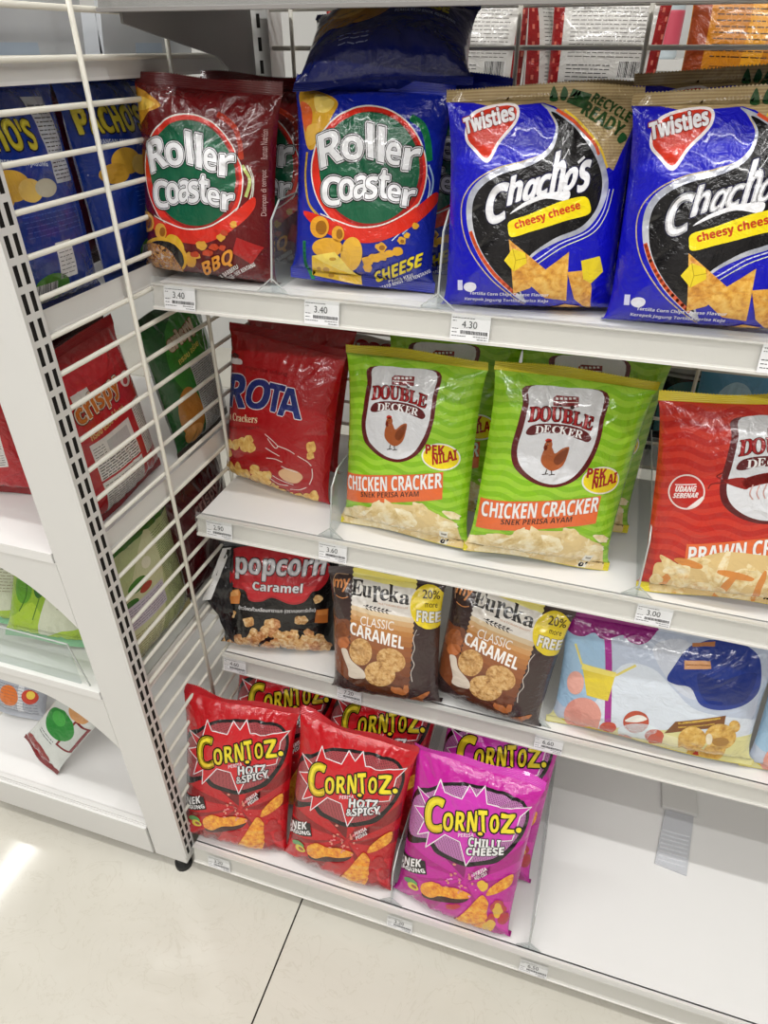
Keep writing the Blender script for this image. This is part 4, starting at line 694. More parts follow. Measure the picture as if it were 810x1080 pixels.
["S","logo",8,"#5b1216",[[-91,1712],[-31,1808],[167,1857],[375,1865],[583,1836],[690,1764],[664,1710],[571,1719],[390,1756],[150,1748],[-20,1696]]],
["T","logo",9,"#f2efef","𝐃",[[14,1722],[117,1733],[11,1807]],0.1,0],
["T","logo",9,"#f2efef","𝐄",[[116,1748],[198,1755],[112,1832]],0.1,0],
["T","logo",9,"#f2efef","𝐂",[[207,1759],[307,1752],[217,1844]],0.1,0],
["T","logo",9,"#f2efef","𝐊",[[297,1761],[396,1754],[307,1846]],0.1,0],
["T","logo",9,"#f2efef","𝐄",[[405,1753],[486,1743],[414,1837]],0.1,0],
["T","logo",9,"#f2efef","𝐑",[[489,1744],[586,1736],[497,1828]],0.1,0],
["K","prawn_picture",10,"#8e1c18",11.49,0,1,[[25,1556],[224,1629],[435,1633],[590,1556],[606,1458]]],
["K","prawn_picture",10,"#8e1c18",7.83,0,1,[[605,1477],[564,1378],[448,1333]]],
["S","prawn_picture",10,"#8e1c18",[[-199,1567],[20,1618],[62,1501],[-54,1509]]],
["S","prawn_picture",10,"#7c1816",[[460,1368],[353,1378],[312,1312],[392,1270],[471,1310]]],
["K","prawn_picture",10,"#7c1816",1.31,0,1,[[-144,1562],[-276,1604],[-205,1651]]],
["K","prawn_picture",10,"#7c1816",1.04,0,1,[[-161,1540],[-310,1520],[-348,1456]]],
["K","prawn_picture",11,"#d8a8a0",1.31,0,1,[[107,1548],[89,1449],[132,1386]]],
["K","prawn_picture",11,"#d8a8a0",1.31,0,1,[[175,1559],[158,1460],[194,1396]]],
["K","prawn_picture",11,"#d8a8a0",1.31,0,1,[[242,1569],[226,1471],[256,1406]]],
["K","prawn_picture",11,"#d8a8a0",1.31,0,1,[[308,1579],[293,1482],[317,1416]]],
["K","prawn_picture",11,"#d8a8a0",1.31,0,1,[[376,1565],[361,1468],[377,1425]]],
["K","prawn_picture",11,"#d8a8a0",1.31,0,1,[[443,1551],[429,1454],[438,1421]]],
["K","prawn_picture",11,"#d8a8a0",1.31,0,1,[[510,1537],[496,1440],[498,1416]]],
["K","prawn_picture",11,"#e7c9c4",1.04,0,1,[[280,1674],[320,1581]]],
["K","prawn_picture",11,"#e7c9c4",1.04,0,1,[[370,1674],[404,1582]]],
["K","prawn_picture",11,"#e7c9c4",1.04,0,1,[[463,1648],[490,1563]]],
["K","prawn_picture",11,"#e7c9c4",1.04,0,1,[[557,1596],[577,1523]]],
["P","flavour_name",12,"#e26a34",[[-489,780],[995,1075],[1014,716],[-479,379]]],
["T","flavour_name",13,"#c85a2c","𝗣𝗥𝗔𝗪𝗡 𝗖𝗥𝗔𝗖𝗞𝗘𝗥",[[-445,556],[996,869],[-458,754]],1.31,0],
["T","flavour_name",14,"#f2f0ee","𝗣𝗥𝗔𝗪𝗡 𝗖𝗥𝗔𝗖𝗞𝗘𝗥",[[-445,556],[996,869],[-458,754]],0.39,0],
["T","flavour_name",15,"#3a2018","𝗦𝗡𝗘𝗞 𝗣𝗘𝗥𝗜𝗦𝗔 𝗨𝗗𝗔𝗡𝗚",[[-184,528],[719,716],[-186,601]],0.0,0],
["S","value_badge",16,"#e9d3ce",[[-375,1422],[-382,1333],[-427,1254],[-500,1202],[-588,1185],[-672,1207],[-736,1264],[-766,1347],[-757,1440],[-710,1523],[-635,1577],[-549,1592],[-467,1565],[-405,1505]]],
["S","value_badge",17,"#b8231c",[[-391,1420],[-398,1338],[-439,1267],[-506,1219],[-587,1204],[-664,1224],[-722,1276],[-750,1352],[-741,1436],[-698,1512],[-630,1561],[-551,1574],[-476,1551],[-419,1495]]],
["T","value_badge",18,"#f0e6e4","𝙐𝘿𝘼𝙉𝙂",[[-692,1372],[-472,1408],[-690,1439]],0.37,0],
["T","value_badge",19,"#f0e6e4","𝙎𝙀𝘽𝙀𝙉𝘼𝙍",[[-707,1295],[-445,1346],[-704,1353]],0.37,0],
["K","value_badge",19,"#f0e6e4",0.98,0,0,[[-701,1452],[-476,1493]]],
["P","value_badge",19,"#e9dcd8",[[-550,1201],[-396,1368],[-374,1346],[-443,1246]]],
["S","snack_picture",20,"#dfc083",[[-810,381],[-698,485],[-597,485],[-118,731],[402,741],[1265,724],[1319,59],[580,-65],[-22,-56],[-559,-20],[-719,-109]]],
["S","snack_picture",21,"m:fry2",[[244,555],[238,516],[193,462],[131,410],[64,364],[7,349],[-32,356],[-18,404],[16,457],[78,511],[151,555],[206,563]]],
["S","snack_picture",21.02,"m:fry",[[169,546],[192,531],[191,438],[172,314],[160,150],[142,17],[113,-10],[96,26],[77,224],[86,354],[109,475],[143,538]]],
["S","snack_picture",21.04,"#d98a3c",[[126,506],[128,458],[85,342],[44,207],[7,1],[-52,-60],[-86,-71],[-81,-20],[-54,61],[-35,291],[27,410],[79,467]]],
["S","snack_picture",21.06,"m:fry",[[-393,362],[-418,346],[-500,372],[-599,414],[-697,467],[-747,512],[-761,543],[-749,569],[-660,549],[-565,511],[-460,455],[-404,398]]],
["S","snack_picture",21.08,"m:fry2",[[-412,625],[-405,583],[-414,503],[-447,384],[-482,262],[-488,119],[-517,48],[-549,142],[-559,287],[-526,422],[-483,539],[-441,607]]],
["S","snack_picture",21.1,"m:fry",[[-55,415],[-80,403],[-148,418],[-237,453],[-321,501],[-384,545],[-378,567],[-361,583],[-302,577],[-213,541],[-126,495],[-84,453]]],
["S","snack_picture",21.12,"#d98a3c",[[-480,513],[-485,469],[-535,374],[-600,258],[-627,96],[-702,26],[-733,24],[-733,59],[-719,203],[-663,328],[-588,426],[-516,502]]],
["S","snack_picture",21.14,"m:fry",[[695,19],[665,23],[621,50],[560,186],[503,288],[475,361],[481,391],[504,399],[560,344],[620,270],[667,168],[691,58]]],
["S","snack_picture",21.16,"m:fry",[[-196,605],[-195,572],[-263,545],[-334,519],[-408,519],[-468,527],[-511,548],[-476,585],[-430,620],[-352,641],[-274,645],[-214,633]]],
["S","snack_picture",21.18,"m:fry2",[[474,330],[446,313],[376,320],[291,336],[209,378],[138,417],[106,453],[154,464],[210,468],[301,447],[382,408],[450,367]]],
["S","snack_picture",21.2,"m:fry2",[[-418,522],[-404,474],[-404,371],[-418,207],[-416,-13],[-459,-94],[-489,-111],[-500,-55],[-498,27],[-515,250],[-488,393],[-448,509]]],
["S","snack_picture",21.22,"m:fry2",[[39,203],[42,85],[-26,66],[-135,71],[-237,87],[-349,198],[-371,243],[-357,280],[-284,304],[-177,308],[-77,282],[2,249]]],
["S","snack_picture",21.24,"#d98a3c",[[-279,-55],[-304,-74],[-389,-76],[-506,-59],[-609,-36],[-698,-11],[-722,18],[-706,42],[-614,43],[-497,28],[-384,0],[-300,-29]]],
["S","snack_picture",21.26,"m:fry",[[-370,52],[-395,49],[-497,179],[-600,295],[-676,393],[-725,466],[-730,502],[-699,501],[-638,465],[-551,373],[-465,267],[-404,151]]],
["S","snack_picture",21.28,"m:fry2",[[-20,757],[1,739],[-1,639],[-17,505],[-47,377],[-74,275],[-99,208],[-122,275],[-124,404],[-111,537],[-80,660],[-45,756]]],
["S","snack_picture",21.3,"#d98a3c",[[773,606],[753,565],[733,524],[672,477],[610,426],[567,419],[524,411],[528,450],[558,503],[613,560],[676,592],[730,608]]],
["S","snack_picture",21.32,"m:fry",[[700,680],[723,649],[729,581],[720,498],[696,421],[666,362],[638,362],[614,389],[613,469],[619,550],[641,625],[671,667]]],
["S","snack_picture",21.34,"#d98a3c",[[838,208],[818,178],[752,165],[659,185],[568,211],[501,253],[476,294],[512,320],[573,331],[655,325],[750,295],[808,250]]],
["S","snack_picture",21.36,"m:fry",[[-322,324],[-321,286],[-385,197],[-445,54],[-549,0],[-631,-20],[-669,-17],[-650,24],[-578,84],[-525,230],[-427,309],[-354,335]]],
["S","snack_picture",21.38,"m:fry",[[890,558],[897,516],[853,476],[793,431],[726,395],[662,366],[638,392],[637,433],[663,486],[715,538],[779,573],[839,579]]],
["S","snack_picture",21.4,"m:fry2",[[-420,196],[-380,73],[-396,-2],[-430,-86],[-476,-159],[-518,-216],[-551,-234],[-557,-199],[-538,-126],[-501,-44],[-459,35],[-445,176]]],
["S","snack_picture",21.42,"#d98a3c",[[-275,523],[-286,498],[-350,488],[-434,493],[-511,510],[-580,531],[-601,560],[-569,583],[-507,597],[-425,593],[-351,575],[-289,550]]],
["S","snack_picture",21.44,"m:fry2",[[1048,253],[1012,291],[969,349],[922,414],[857,548],[824,628],[814,679],[858,644],[931,556],[978,475],[1030,377],[1045,310]]],
["S","snack_picture",21.46,"m:fry",[[717,436],[688,426],[623,445],[544,491],[470,535],[424,580],[409,614],[442,620],[496,610],[568,578],[637,529],[691,479]]],
["S","snack_picture",21.48,"m:fry2",[[814,412],[785,399],[690,420],[590,439],[492,477],[409,512],[400,538],[408,561],[495,554],[592,539],[701,498],[785,449]]],
["S","snack_picture",21.5,"m:fry",[[480,370],[461,357],[395,396],[317,463],[241,529],[198,585],[202,608],[212,627],[282,585],[354,532],[424,466],[474,403]]],
["S","snack_picture",21.52,"m:fry2",[[927,544],[865,555],[783,554],[676,549],[573,555],[476,560],[441,580],[487,607],[543,632],[653,642],[770,633],[880,597]]],
["S","snack_picture",21.54,"m:fry",[[436,185],[405,196],[352,263],[294,364],[251,448],[216,528],[227,553],[257,547],[303,507],[358,421],[413,325],[434,245]]],
["S","snack_picture",21.56,"m:fry",[[446,199],[458,111],[398,46],[312,10],[228,-13],[154,-17],[125,-2],[146,34],[200,75],[261,206],[348,227],[416,228]]],
["S","snack_picture",21.58,"m:fry",[[42,-6],[4,15],[-51,73],[-162,305],[-229,431],[-261,519],[-262,565],[-235,570],[-163,476],[-93,373],[-27,239],[40,45]]],
["S","snack_picture",21.6,"m:fry2",[[-404,480],[-422,444],[-472,404],[-537,363],[-611,343],[-669,339],[-699,356],[-692,393],[-647,441],[-568,479],[-486,507],[-422,507]]],
["S","snack_picture",21.62,"m:fry",[[296,479],[294,446],[262,379],[203,281],[164,100],[109,55],[78,46],[72,72],[91,261],[144,361],[217,444],[269,478]]],
["S","snack_picture",21.64,"#d98a3c",[[301,424],[278,406],[203,404],[97,412],[-12,438],[-98,467],[-106,492],[-91,511],[-16,518],[99,504],[215,481],[298,448]]],
["S","snack_picture",21.66,"#d98a3c",[[415,550],[429,515],[428,430],[409,304],[404,85],[374,0],[349,-21],[344,35],[326,191],[336,341],[362,454],[392,542]]],
["S","snack_picture",22.68,"m:cracker",[[-675,249],[-672,194],[-701,162],[-698,104],[-735,92],[-792,147],[-818,192],[-813,236],[-801,276],[-769,301],[-733,303],[-708,276]]],
["S","snack_picture",22.7,"m:cracker",[[-596,30],[-613,-1],[-640,-21],[-681,-26],[-721,-8],[-737,33],[-738,70],[-719,99],[-716,148],[-685,152],[-643,136],[-602,66]]],
["S","snack_picture",22.72,"m:cracker",[[-650,-18],[-645,-45],[-670,-64],[-699,-75],[-727,-67],[-746,-52],[-762,-33],[-756,-15],[-742,11],[-715,31],[-682,22],[-665,-1]]]],"pop":[["S","printed_design",1,"#b8262e",[[-814,1720],[-721,1807],[-455,1839],[-14,1846],[458,1828],[809,1703],[827,1450],[713,1301],[594,1271],[471,1110],[249,1059],[-71,1144],[-261,1049],[-465,1055],[-559,1213],[-776,1230],[-844,1451]]],
["S","printed_design",2,"#cf2c34",[[-526,1342],[542,1364],[691,1382],[577,1297],[448,1142],[248,1091],[-71,1176],[-262,1081],[-442,1088],[-526,1235]]],
["T","logo",4,"#1a0a0c","𝗽𝗼𝗽𝗰𝗼𝗿𝗻",[[-709,1378],[750,1450],[-692,1696]],4.01,0],
["T","logo",5,"#d8d6da","𝗽𝗼𝗽𝗰𝗼𝗿𝗻",[[-709,1378],[750,1450],[-692,1696]],1.34,0],
["T","logo",6,"#3a0a0e","𝗖𝗮𝗿𝗮𝗺𝗲𝗹",[[-413,1228],[427,1261],[-409,1371]],2.34,0],
["T","logo",7,"#efedf0","𝗖𝗮𝗿𝗮𝗺𝗲𝗹",[[-413,1228],[427,1261],[-409,1371]],0.67,0],
["T","small_print",9,"#e8e6e6","ข้าวโพดคั่วเคลือบคาราเมล (ตราทองการ์เด้น)",[[-657,846],[663,918],[-657,933]],0.4,0],
["P","snack_picture",10,"#d98742",[[-906,1100],[-655,1212],[-621,1131],[-642,963],[-875,897]]],
["P","snack_picture",10,"#b8682e",[[674,960],[867,948],[865,699],[652,725]]],
["P","snack_picture",11,"#ecab66",[[-888,1096],[-669,1190],[-656,1104],[-865,1021]]],
["P","snack_picture",11,"#cf8240",[[693,942],[856,931],[848,846],[690,862]]],
["S","snack_picture",11,"m:popc",[[-379,688],[-380,643],[-424,609],[-475,580],[-532,580],[-553,620],[-563,654],[-582,700],[-524,731],[-475,750],[-410,774],[-383,731]]],
["S","snack_picture",11.02,"m:popc",[[550,779],[522,737],[488,701],[431,706],[375,701],[324,729],[321,779],[326,827],[370,861],[427,853],[485,864],[523,825]]],
["S","snack_picture",11.04,"m:popc",[[-714,757],[-732,724],[-743,681],[-791,664],[-838,648],[-878,653],[-886,688],[-879,732],[-830,771],[-789,807],[-749,803],[-706,798]]],
["S","snack_picture",11.06,"m:popc",[[777,1133],[748,1105],[727,1083],[697,1075],[654,1068],[633,1112],[616,1151],[633,1185],[653,1214],[689,1218],[724,1204],[756,1177]]],
["S","snack_picture",11.08,"m:popc",[[-924,182],[-875,100],[-931,67],[-963,36],[-994,51],[-1019,88],[-1022,148],[-1028,203],[-1030,268],[-1003,293],[-977,260],[-945,228]]],
["S","snack_picture",12.1,"m:popc2",[[86,655],[49,620],[-8,617],[-58,633],[-106,656],[-125,700],[-136,749],[-89,772],[-46,790],[9,783],[65,757],[76,705]]],
["S","snack_picture",12.12,"m:popc",[[-31,688],[-24,626],[-66,584],[-113,590],[-157,595],[-184,636],[-198,689],[-184,749],[-135,767],[-98,776],[-47,793],[-27,740]]],
["S","snack_picture",12.14,"m:popc",[[-146,435],[-198,431],[-222,488],[-242,523],[-268,572],[-242,622],[-200,651],[-156,640],[-114,628],[-90,583],[-89,529],[-121,492]]],
["S","snack_picture",12.16,"m:popc2",[[32,506],[11,459],[-36,445],[-85,442],[-124,475],[-121,528],[-112,569],[-105,626],[-51,626],[-9,620],[47,611],[48,553]]],
["S","snack_picture",12.18,"m:popc",[[-379,387],[-417,391],[-456,403],[-465,449],[-458,492],[-443,538],[-406,582],[-355,579],[-315,552],[-313,499],[-308,451],[-341,411]]],
["S","snack_picture",12.2,"m:popc",[[403,494],[388,444],[347,408],[294,394],[248,422],[211,462],[237,515],[239,561],[268,606],[321,603],[373,591],[380,537]]],
["S","snack_picture",12.22,"m:popc2",[[635,385],[586,370],[536,406],[502,457],[492,510],[470,571],[504,606],[544,631],[594,596],[645,561],[651,498],[667,430]]],
["S","snack_picture",12.24,"m:popc",[[270,480],[244,442],[213,397],[161,415],[109,418],[84,462],[92,507],[96,555],[146,567],[192,585],[230,555],[256,523]]],
["S","snack_picture",12.26,"m:popc",[[115,475],[117,408],[65,395],[23,356],[-6,402],[-32,435],[-61,487],[-19,532],[8,580],[53,585],[93,568],[119,529]]],
["S","snack_picture",12.28,"m:popc2",[[-177,431],[-200,383],[-241,358],[-288,314],[-315,368],[-354,391],[-372,444],[-324,483],[-298,528],[-249,541],[-217,505],[-184,480]]],
["S","snack_picture",12.3,"m:popc",[[375,475],[349,431],[307,395],[249,402],[184,398],[142,442],[139,497],[179,534],[211,573],[269,573],[318,554],[381,530]]],
["S","snack_picture",12.32,"m:popc",[[-330,330],[-370,269],[-429,210],[-474,257],[-509,302],[-521,364],[-487,422],[-457,477],[-403,504],[-346,502],[-333,441],[-317,393]]],
["S","snack_picture",12.34,"m:popc2",[[693,359],[664,326],[613,328],[570,376],[542,417],[514,463],[525,503],[542,546],[596,540],[649,508],[688,459],[710,402]]],
["S","snack_picture",12.36,"m:popc",[[728,290],[679,291],[645,351],[627,424],[661,477],[689,517],[729,522],[770,505],[816,467],[809,399],[810,332],[769,304]]],
["S","snack_picture",12.38,"m:popc",[[635,390],[624,336],[581,317],[533,313],[512,369],[498,412],[488,464],[516,504],[559,510],[602,517],[632,477],[660,434]]],
["S","snack_picture",12.4,"m:popc2",[[-590,225],[-646,189],[-684,140],[-718,142],[-770,154],[-750,249],[-764,308],[-719,361],[-667,399],[-613,403],[-602,345],[-592,299]]],
["S","snack_picture",12.42,"m:popc",[[552,366],[523,332],[482,328],[444,345],[420,385],[405,432],[430,470],[452,509],[494,493],[531,487],[557,453],[558,410]]],
["S","snack_picture",12.44,"m:popc",[[755,355],[729,302],[682,273],[648,314],[608,335],[599,394],[611,452],[650,476],[683,487],[721,491],[759,465],[757,408]]],
["S","snack_picture",12.46,"m:popc2",[[351,343],[318,295],[273,314],[241,348],[212,390],[213,444],[237,488],[277,511],[320,502],[356,476],[392,436],[378,383]]],
["S","snack_picture",12.48,"m:popc",[[620,273],[569,290],[543,352],[532,413],[548,468],[568,531],[624,514],[664,491],[698,454],[709,401],[699,346],[665,309]]],
["S","snack_picture",12.5,"m:popc",[[371,277],[322,275],[276,299],[238,352],[245,419],[242,478],[268,526],[317,536],[363,503],[385,450],[405,398],[412,325]]],
["S","snack_picture",12.52,"m:popc2",[[286,324],[245,289],[204,309],[182,355],[186,405],[184,458],[222,496],[269,497],[310,483],[329,443],[327,400],[323,352]]],
["S","snack_picture",12.54,"m:popc",[[781,241],[738,284],[707,317],[658,349],[666,414],[673,458],[684,507],[725,493],[770,481],[791,412],[825,345],[798,305]]],
["S","snack_picture",12.56,"m:popc",[[-433,166],[-501,140],[-547,140],[-543,239],[-567,284],[-541,344],[-503,392],[-455,400],[-414,398],[-379,377],[-382,325],[-394,265]]],
["S","snack_picture",12.58,"m:popc2",[[-283,335],[-299,260],[-361,218],[-430,140],[-459,192],[-509,219],[-496,297],[-507,360],[-447,393],[-399,437],[-339,432],[-295,396]]],
["S","snack_picture",12.6,"m:popc",[[228,357],[219,287],[158,244],[101,273],[36,273],[12,338],[35,394],[25,459],[92,468],[144,473],[196,455],[234,414]]],
["S","snack_picture",12.62,"m:popc",[[570,339],[527,311],[490,292],[443,281],[421,333],[380,369],[385,425],[430,447],[460,486],[507,473],[549,444],[582,396]]],
["S","snack_picture",12.64,"m:popc2",[[790,249],[749,242],[705,260],[694,330],[687,377],[672,438],[710,453],[745,458],[787,448],[806,389],[838,333],[816,288]]],
["S","snack_picture",12.66,"m:popc",[[511,276],[471,291],[426,319],[431,383],[445,433],[469,480],[518,492],[561,468],[599,434],[629,377],[588,328],[556,287]]],
["S","snack_picture",12.68,"m:popc",[[393,355],[365,315],[330,265],[280,285],[235,299],[215,344],[209,390],[212,443],[271,446],[314,460],[352,435],[382,402]]],
["S","snack_picture",12.7,"m:popc2",[[708,296],[664,268],[623,273],[574,266],[566,329],[563,381],[578,433],[612,475],[663,496],[700,452],[744,414],[746,347]]],
["S","snack_picture",12.72,"m:popc",[[727,346],[713,296],[678,248],[624,222],[591,281],[567,328],[557,383],[557,449],[612,461],[658,492],[710,460],[726,398]]],
["S","snack_picture",12.74,"m:popc",[[-570,140],[-601,140],[-626,140],[-655,185],[-639,273],[-620,339],[-576,346],[-537,366],[-496,346],[-487,276],[-484,175],[-530,140]]],
["S","snack_picture",12.76,"m:popc2",[[67,295],[35,241],[-12,195],[-44,240],[-81,265],[-100,320],[-89,380],[-44,404],[-10,437],[33,429],[63,396],[91,352]]],
["S","snack_picture",12.78,"m:popc",[[227,355],[214,301],[180,243],[126,213],[80,232],[66,295],[39,343],[70,392],[104,424],[144,430],[187,435],[207,396]]],
["S","snack_picture",12.8,"m:popc",[[873,276],[851,228],[805,206],[756,210],[734,269],[694,313],[710,369],[728,416],[770,435],[820,428],[849,373],[870,327]]],
["S","snack_picture",12.82,"m:popc2",[[-672,65],[-733,18],[-783,55],[-797,120],[-802,214],[-767,299],[-700,305],[-644,345],[-611,294],[-573,239],[-601,140],[-622,84]]],
["S","snack_picture",12.84,"m:popc",[[666,167],[634,216],[593,229],[564,299],[560,377],[586,428],[617,463],[661,447],[702,418],[717,354],[738,286],[712,222]]],
["S","snack_picture",12.86,"m:popc",[[-589,140],[-616,75],[-665,45],[-718,58],[-775,69],[-776,120],[-790,201],[-739,251],[-690,289],[-636,283],[-593,249],[-560,172]]],
["S","snack_picture",12.88,"m:popc2",[[-758,36],[-798,18],[-837,34],[-873,57],[-836,100],[-879,154],[-836,202],[-791,235],[-749,220],[-699,200],[-711,140],[-704,72]]],
["S","snack_picture",12.9,"m:popc",[[-470,140],[-495,78],[-534,105],[-582,140],[-610,140],[-594,222],[-558,265],[-527,300],[-482,323],[-453,279],[-450,219],[-446,140]]],
["S","snack_picture",12.92,"m:popc",[[334,232],[290,187],[244,176],[182,159],[163,259],[144,327],[160,381],[200,408],[246,429],[301,401],[348,358],[361,292]]],
["S","snack_picture",12.94,"m:popc2",[[936,231],[897,208],[865,176],[818,174],[762,177],[736,234],[720,295],[767,328],[793,362],[842,346],[885,327],[924,284]]],
["S","snack_picture",12.96,"m:popc",[[676,131],[630,140],[620,192],[597,259],[592,339],[613,405],[661,419],[708,414],[739,357],[772,307],[766,235],[714,118]]],
["S","snack_picture",12.98,"m:popc",[[-40,103],[-91,100],[-142,121],[-138,185],[-123,273],[-87,320],[-47,349],[-6,341],[31,316],[58,262],[42,160],[12,117]]],
["S","snack_picture",13.0,"m:popc2",[[490,140],[450,140],[444,174],[435,248],[450,310],[472,351],[501,384],[537,369],[570,343],[598,289],[567,224],[530,140]]],
["S","snack_picture",13.02,"m:popc",[[-646,37],[-700,10],[-752,-29],[-815,-28],[-839,25],[-869,64],[-836,120],[-836,188],[-766,170],[-719,159],[-675,140],[-636,94]]],
["S","snack_picture",13.04,"m:popc",[[-710,2],[-749,-13],[-782,12],[-795,57],[-782,120],[-769,160],[-731,182],[-692,207],[-670,139],[-656,140],[-652,67],[-661,8]]],
["S","snack_picture",13.06,"m:popc2",[[736,161],[670,120],[630,140],[590,140],[552,168],[580,266],[572,335],[623,352],[663,394],[720,363],[737,294],[766,235]]],
["S","snack_picture",13.08,"m:popc",[[-362,160],[-353,102],[-394,62],[-429,28],[-468,51],[-481,95],[-501,140],[-485,226],[-437,259],[-394,308],[-353,284],[-335,220]]],
["S","snack_picture",13.1,"m:popc",[[-117,160],[-131,116],[-163,75],[-201,87],[-236,100],[-290,160],[-232,208],[-208,283],[-171,338],[-135,313],[-108,290],[-76,248]]],
["S","snack_picture",13.12,"m:popc2",[[-89,160],[-87,101],[-138,92],[-195,71],[-227,119],[-274,160],[-265,251],[-209,302],[-163,358],[-101,342],[-60,294],[-40,219]]],
["S","snack_picture",13.14,"m:popc",[[295,76],[252,125],[190,160],[199,220],[204,317],[260,356],[308,403],[351,353],[411,337],[398,247],[350,140],[335,106]]],
["S","snack_picture",13.16,"m:popc",[[-306,92],[-344,49],[-398,37],[-442,44],[-477,78],[-484,140],[-444,220],[-397,278],[-343,302],[-321,239],[-302,183],[-290,160]]],
["S","snack_picture",13.18,"m:popc2",[[770,120],[730,120],[670,120],[666,131],[671,228],[711,280],[744,315],[787,327],[825,298],[865,262],[864,199],[814,123]]],
["S","snack_picture",13.2,"m:popc",[[875,148],[830,100],[790,120],[769,75],[710,120],[714,180],[745,251],[772,297],[811,330],[864,321],[899,263],[908,201]]],
["S","snack_picture",13.22,"m:popc",[[530,140],[490,140],[454,95],[400,97],[330,140],[307,173],[346,269],[382,313],[424,341],[472,322],[528,307],[565,245]]],
["S","snack_picture",13.24,"m:popc2",[[776,88],[731,77],[690,120],[701,196],[707,280],[758,301],[797,343],[842,304],[881,257],[857,189],[833,120],[820,85]]],
["S","snack_picture",13.26,"m:popc",[[839,88],[798,89],[757,85],[690,120],[742,194],[745,256],[774,289],[811,294],[855,293],[889,242],[890,175],[831,120]]],
["S","snack_picture",13.28,"m:popc",[[430,91],[388,65],[343,94],[336,140],[338,258],[369,321],[411,351],[450,318],[498,317],[501,241],[475,140],[469,104]]]],"eur":[["S","printed_design",1,"#7a4326",[[-900,1321],[-717,1384],[-514,1413],[-519,929],[-309,568],[-265,347],[-676,446],[-898,622]]],
["S","printed_design",1,"#b86a3a",[[-524,1254],[-545,1164],[-618,1114],[-677,1072],[-759,1019],[-822,1045],[-846,1109],[-795,1218],[-745,1307],[-671,1358],[-603,1360],[-571,1306]]],
["S","printed_design",1.02,"#b86a3a",[[-519,1082],[-536,1028],[-571,971],[-635,925],[-706,912],[-745,942],[-758,988],[-732,1049],[-683,1099],[-631,1131],[-573,1151],[-537,1124]]],
["P","front_label",2.04,"#efe06a",[[-480,2217],[-502,2177],[-482,2140],[442,2091],[464,2132],[447,2172]]],
["P","front_label",2.04,"#efe06a",[[-482,2140],[-505,2102],[-486,2068],[446,2024],[460,2055],[442,2091]]],
["P","front_label",2.04,"#f2e88a",[[-486,2068],[-508,2030],[-483,2014],[462,1975],[474,2003],[446,2024]]],
["P","front_label",2.04,"#e8e4dc",[[-483,2014],[-502,1989],[-479,1966],[471,1917],[486,1948],[462,1975]]],
["P","front_label",2.04,"#e8e4dc",[[-479,1966],[-499,1936],[-477,1911],[478,1855],[495,1888],[471,1917]]],
["P","front_label",2.04,"#e6e0d8",[[-477,1911],[-498,1879],[-476,1853],[484,1790],[501,1824],[478,1855]]],
["P","front_label",2.04,"#e6e0d8",[[-476,1853],[-498,1820],[-475,1793],[487,1723],[505,1758],[484,1790]]],
["P","front_label",2.04,"#e2dcd4",[[-475,1793],[-498,1758],[-476,1731],[490,1654],[509,1689],[487,1723]]],
["P","front_label",2.04,"#e2dcd4",[[-476,1731],[-499,1695],[-476,1667],[491,1583],[511,1619],[490,1654]]],
["P","front_label",2.04,"#d8c2a0",[[-476,1667],[-500,1630],[-478,1602],[491,1511],[511,1548],[491,1583]]],
["P","front_label",2.04,"#cfa878",[[-478,1602],[-502,1563],[-480,1535],[491,1438],[511,1475],[491,1511]]],
["P","front_label",2.04,"#c4935e",[[-480,1535],[-505,1495],[-482,1466],[490,1363],[511,1400],[491,1438]]],
["P","front_label",2.04,"#b97e45",[[-482,1466],[-507,1426],[-485,1397],[488,1286],[509,1325],[490,1363]]],
["P","front_label",2.04,"#b0733e",[[-485,1397],[-511,1355],[-488,1325],[485,1209],[507,1248],[488,1286]]],
["P","front_label",2.04,"#a56a38",[[-488,1325],[-514,1283],[-491,1253],[482,1130],[504,1169],[485,1209]]],
["P","front_label",2.04,"#96582f",[[-491,1253],[-518,1209],[-495,1179],[478,1050],[501,1090],[482,1130]]],
["P","front_label",2.04,"#96582f",[[-495,1179],[-522,1135],[-499,1104],[474,969],[497,1010],[478,1050]]],
["P","front_label",2.04,"#8a4e2a",[[-499,1104],[-526,1059],[-503,1028],[470,888],[493,929],[474,969]]],
["P","front_label",2.04,"#824a28",[[-503,1028],[-531,982],[-508,951],[466,806],[489,847],[470,888]]],
["P","front_label",2.04,"#7a4326",[[-508,951],[-535,905],[-512,874],[462,723],[485,765],[466,806]]],
["P","front_label",2.04,"#7a4326",[[-512,874],[-540,827],[-517,796],[457,640],[481,682],[462,723]]],
["P","front_label",2.04,"#6e3a22",[[-517,796],[-544,749],[-521,718],[452,555],[476,598],[457,640]]],
["P","front_label",2.04,"#6e3a22",[[-521,718],[-549,670],[-526,639],[446,466],[470,512],[452,555]]],
["P","front_label",2.04,"#623620",[[-526,639],[-554,590],[-531,558],[436,373],[463,421],[446,466]]],
["P","front_label",2.04,"#54301f",[[-531,558],[-559,507],[-536,474],[420,264],[451,323],[436,373]]],
["P","front_label",2.04,"#54301f",[[-536,474],[-566,421],[-543,386],[380,160],[423,191],[420,264]]],
["T","logo",4.04,"#16110f","𝐄",[[-506,1799],[-327,1804],[-495,1992]],0.46,0],
["T","logo",4.04,"#16110f","𝐮",[[-327,1802],[-177,1796],[-327,1941]],0.46,0],
["T","logo",4.04,"#16110f","𝐫",[[-150,1759],[-31,1760],[-166,1960]],0.46,0],
["T","logo",4.04,"#16110f","𝐞",[[-44,1791],[92,1789],[-50,1936]],0.46,0],
["T","logo",4.04,"#16110f","𝐤",[[92,1789],[246,1780],[69,1994]],0.46,0],
["T","logo",4.04,"#16110f","𝐚",[[256,1773],[407,1763],[250,1897]],0.46,0],
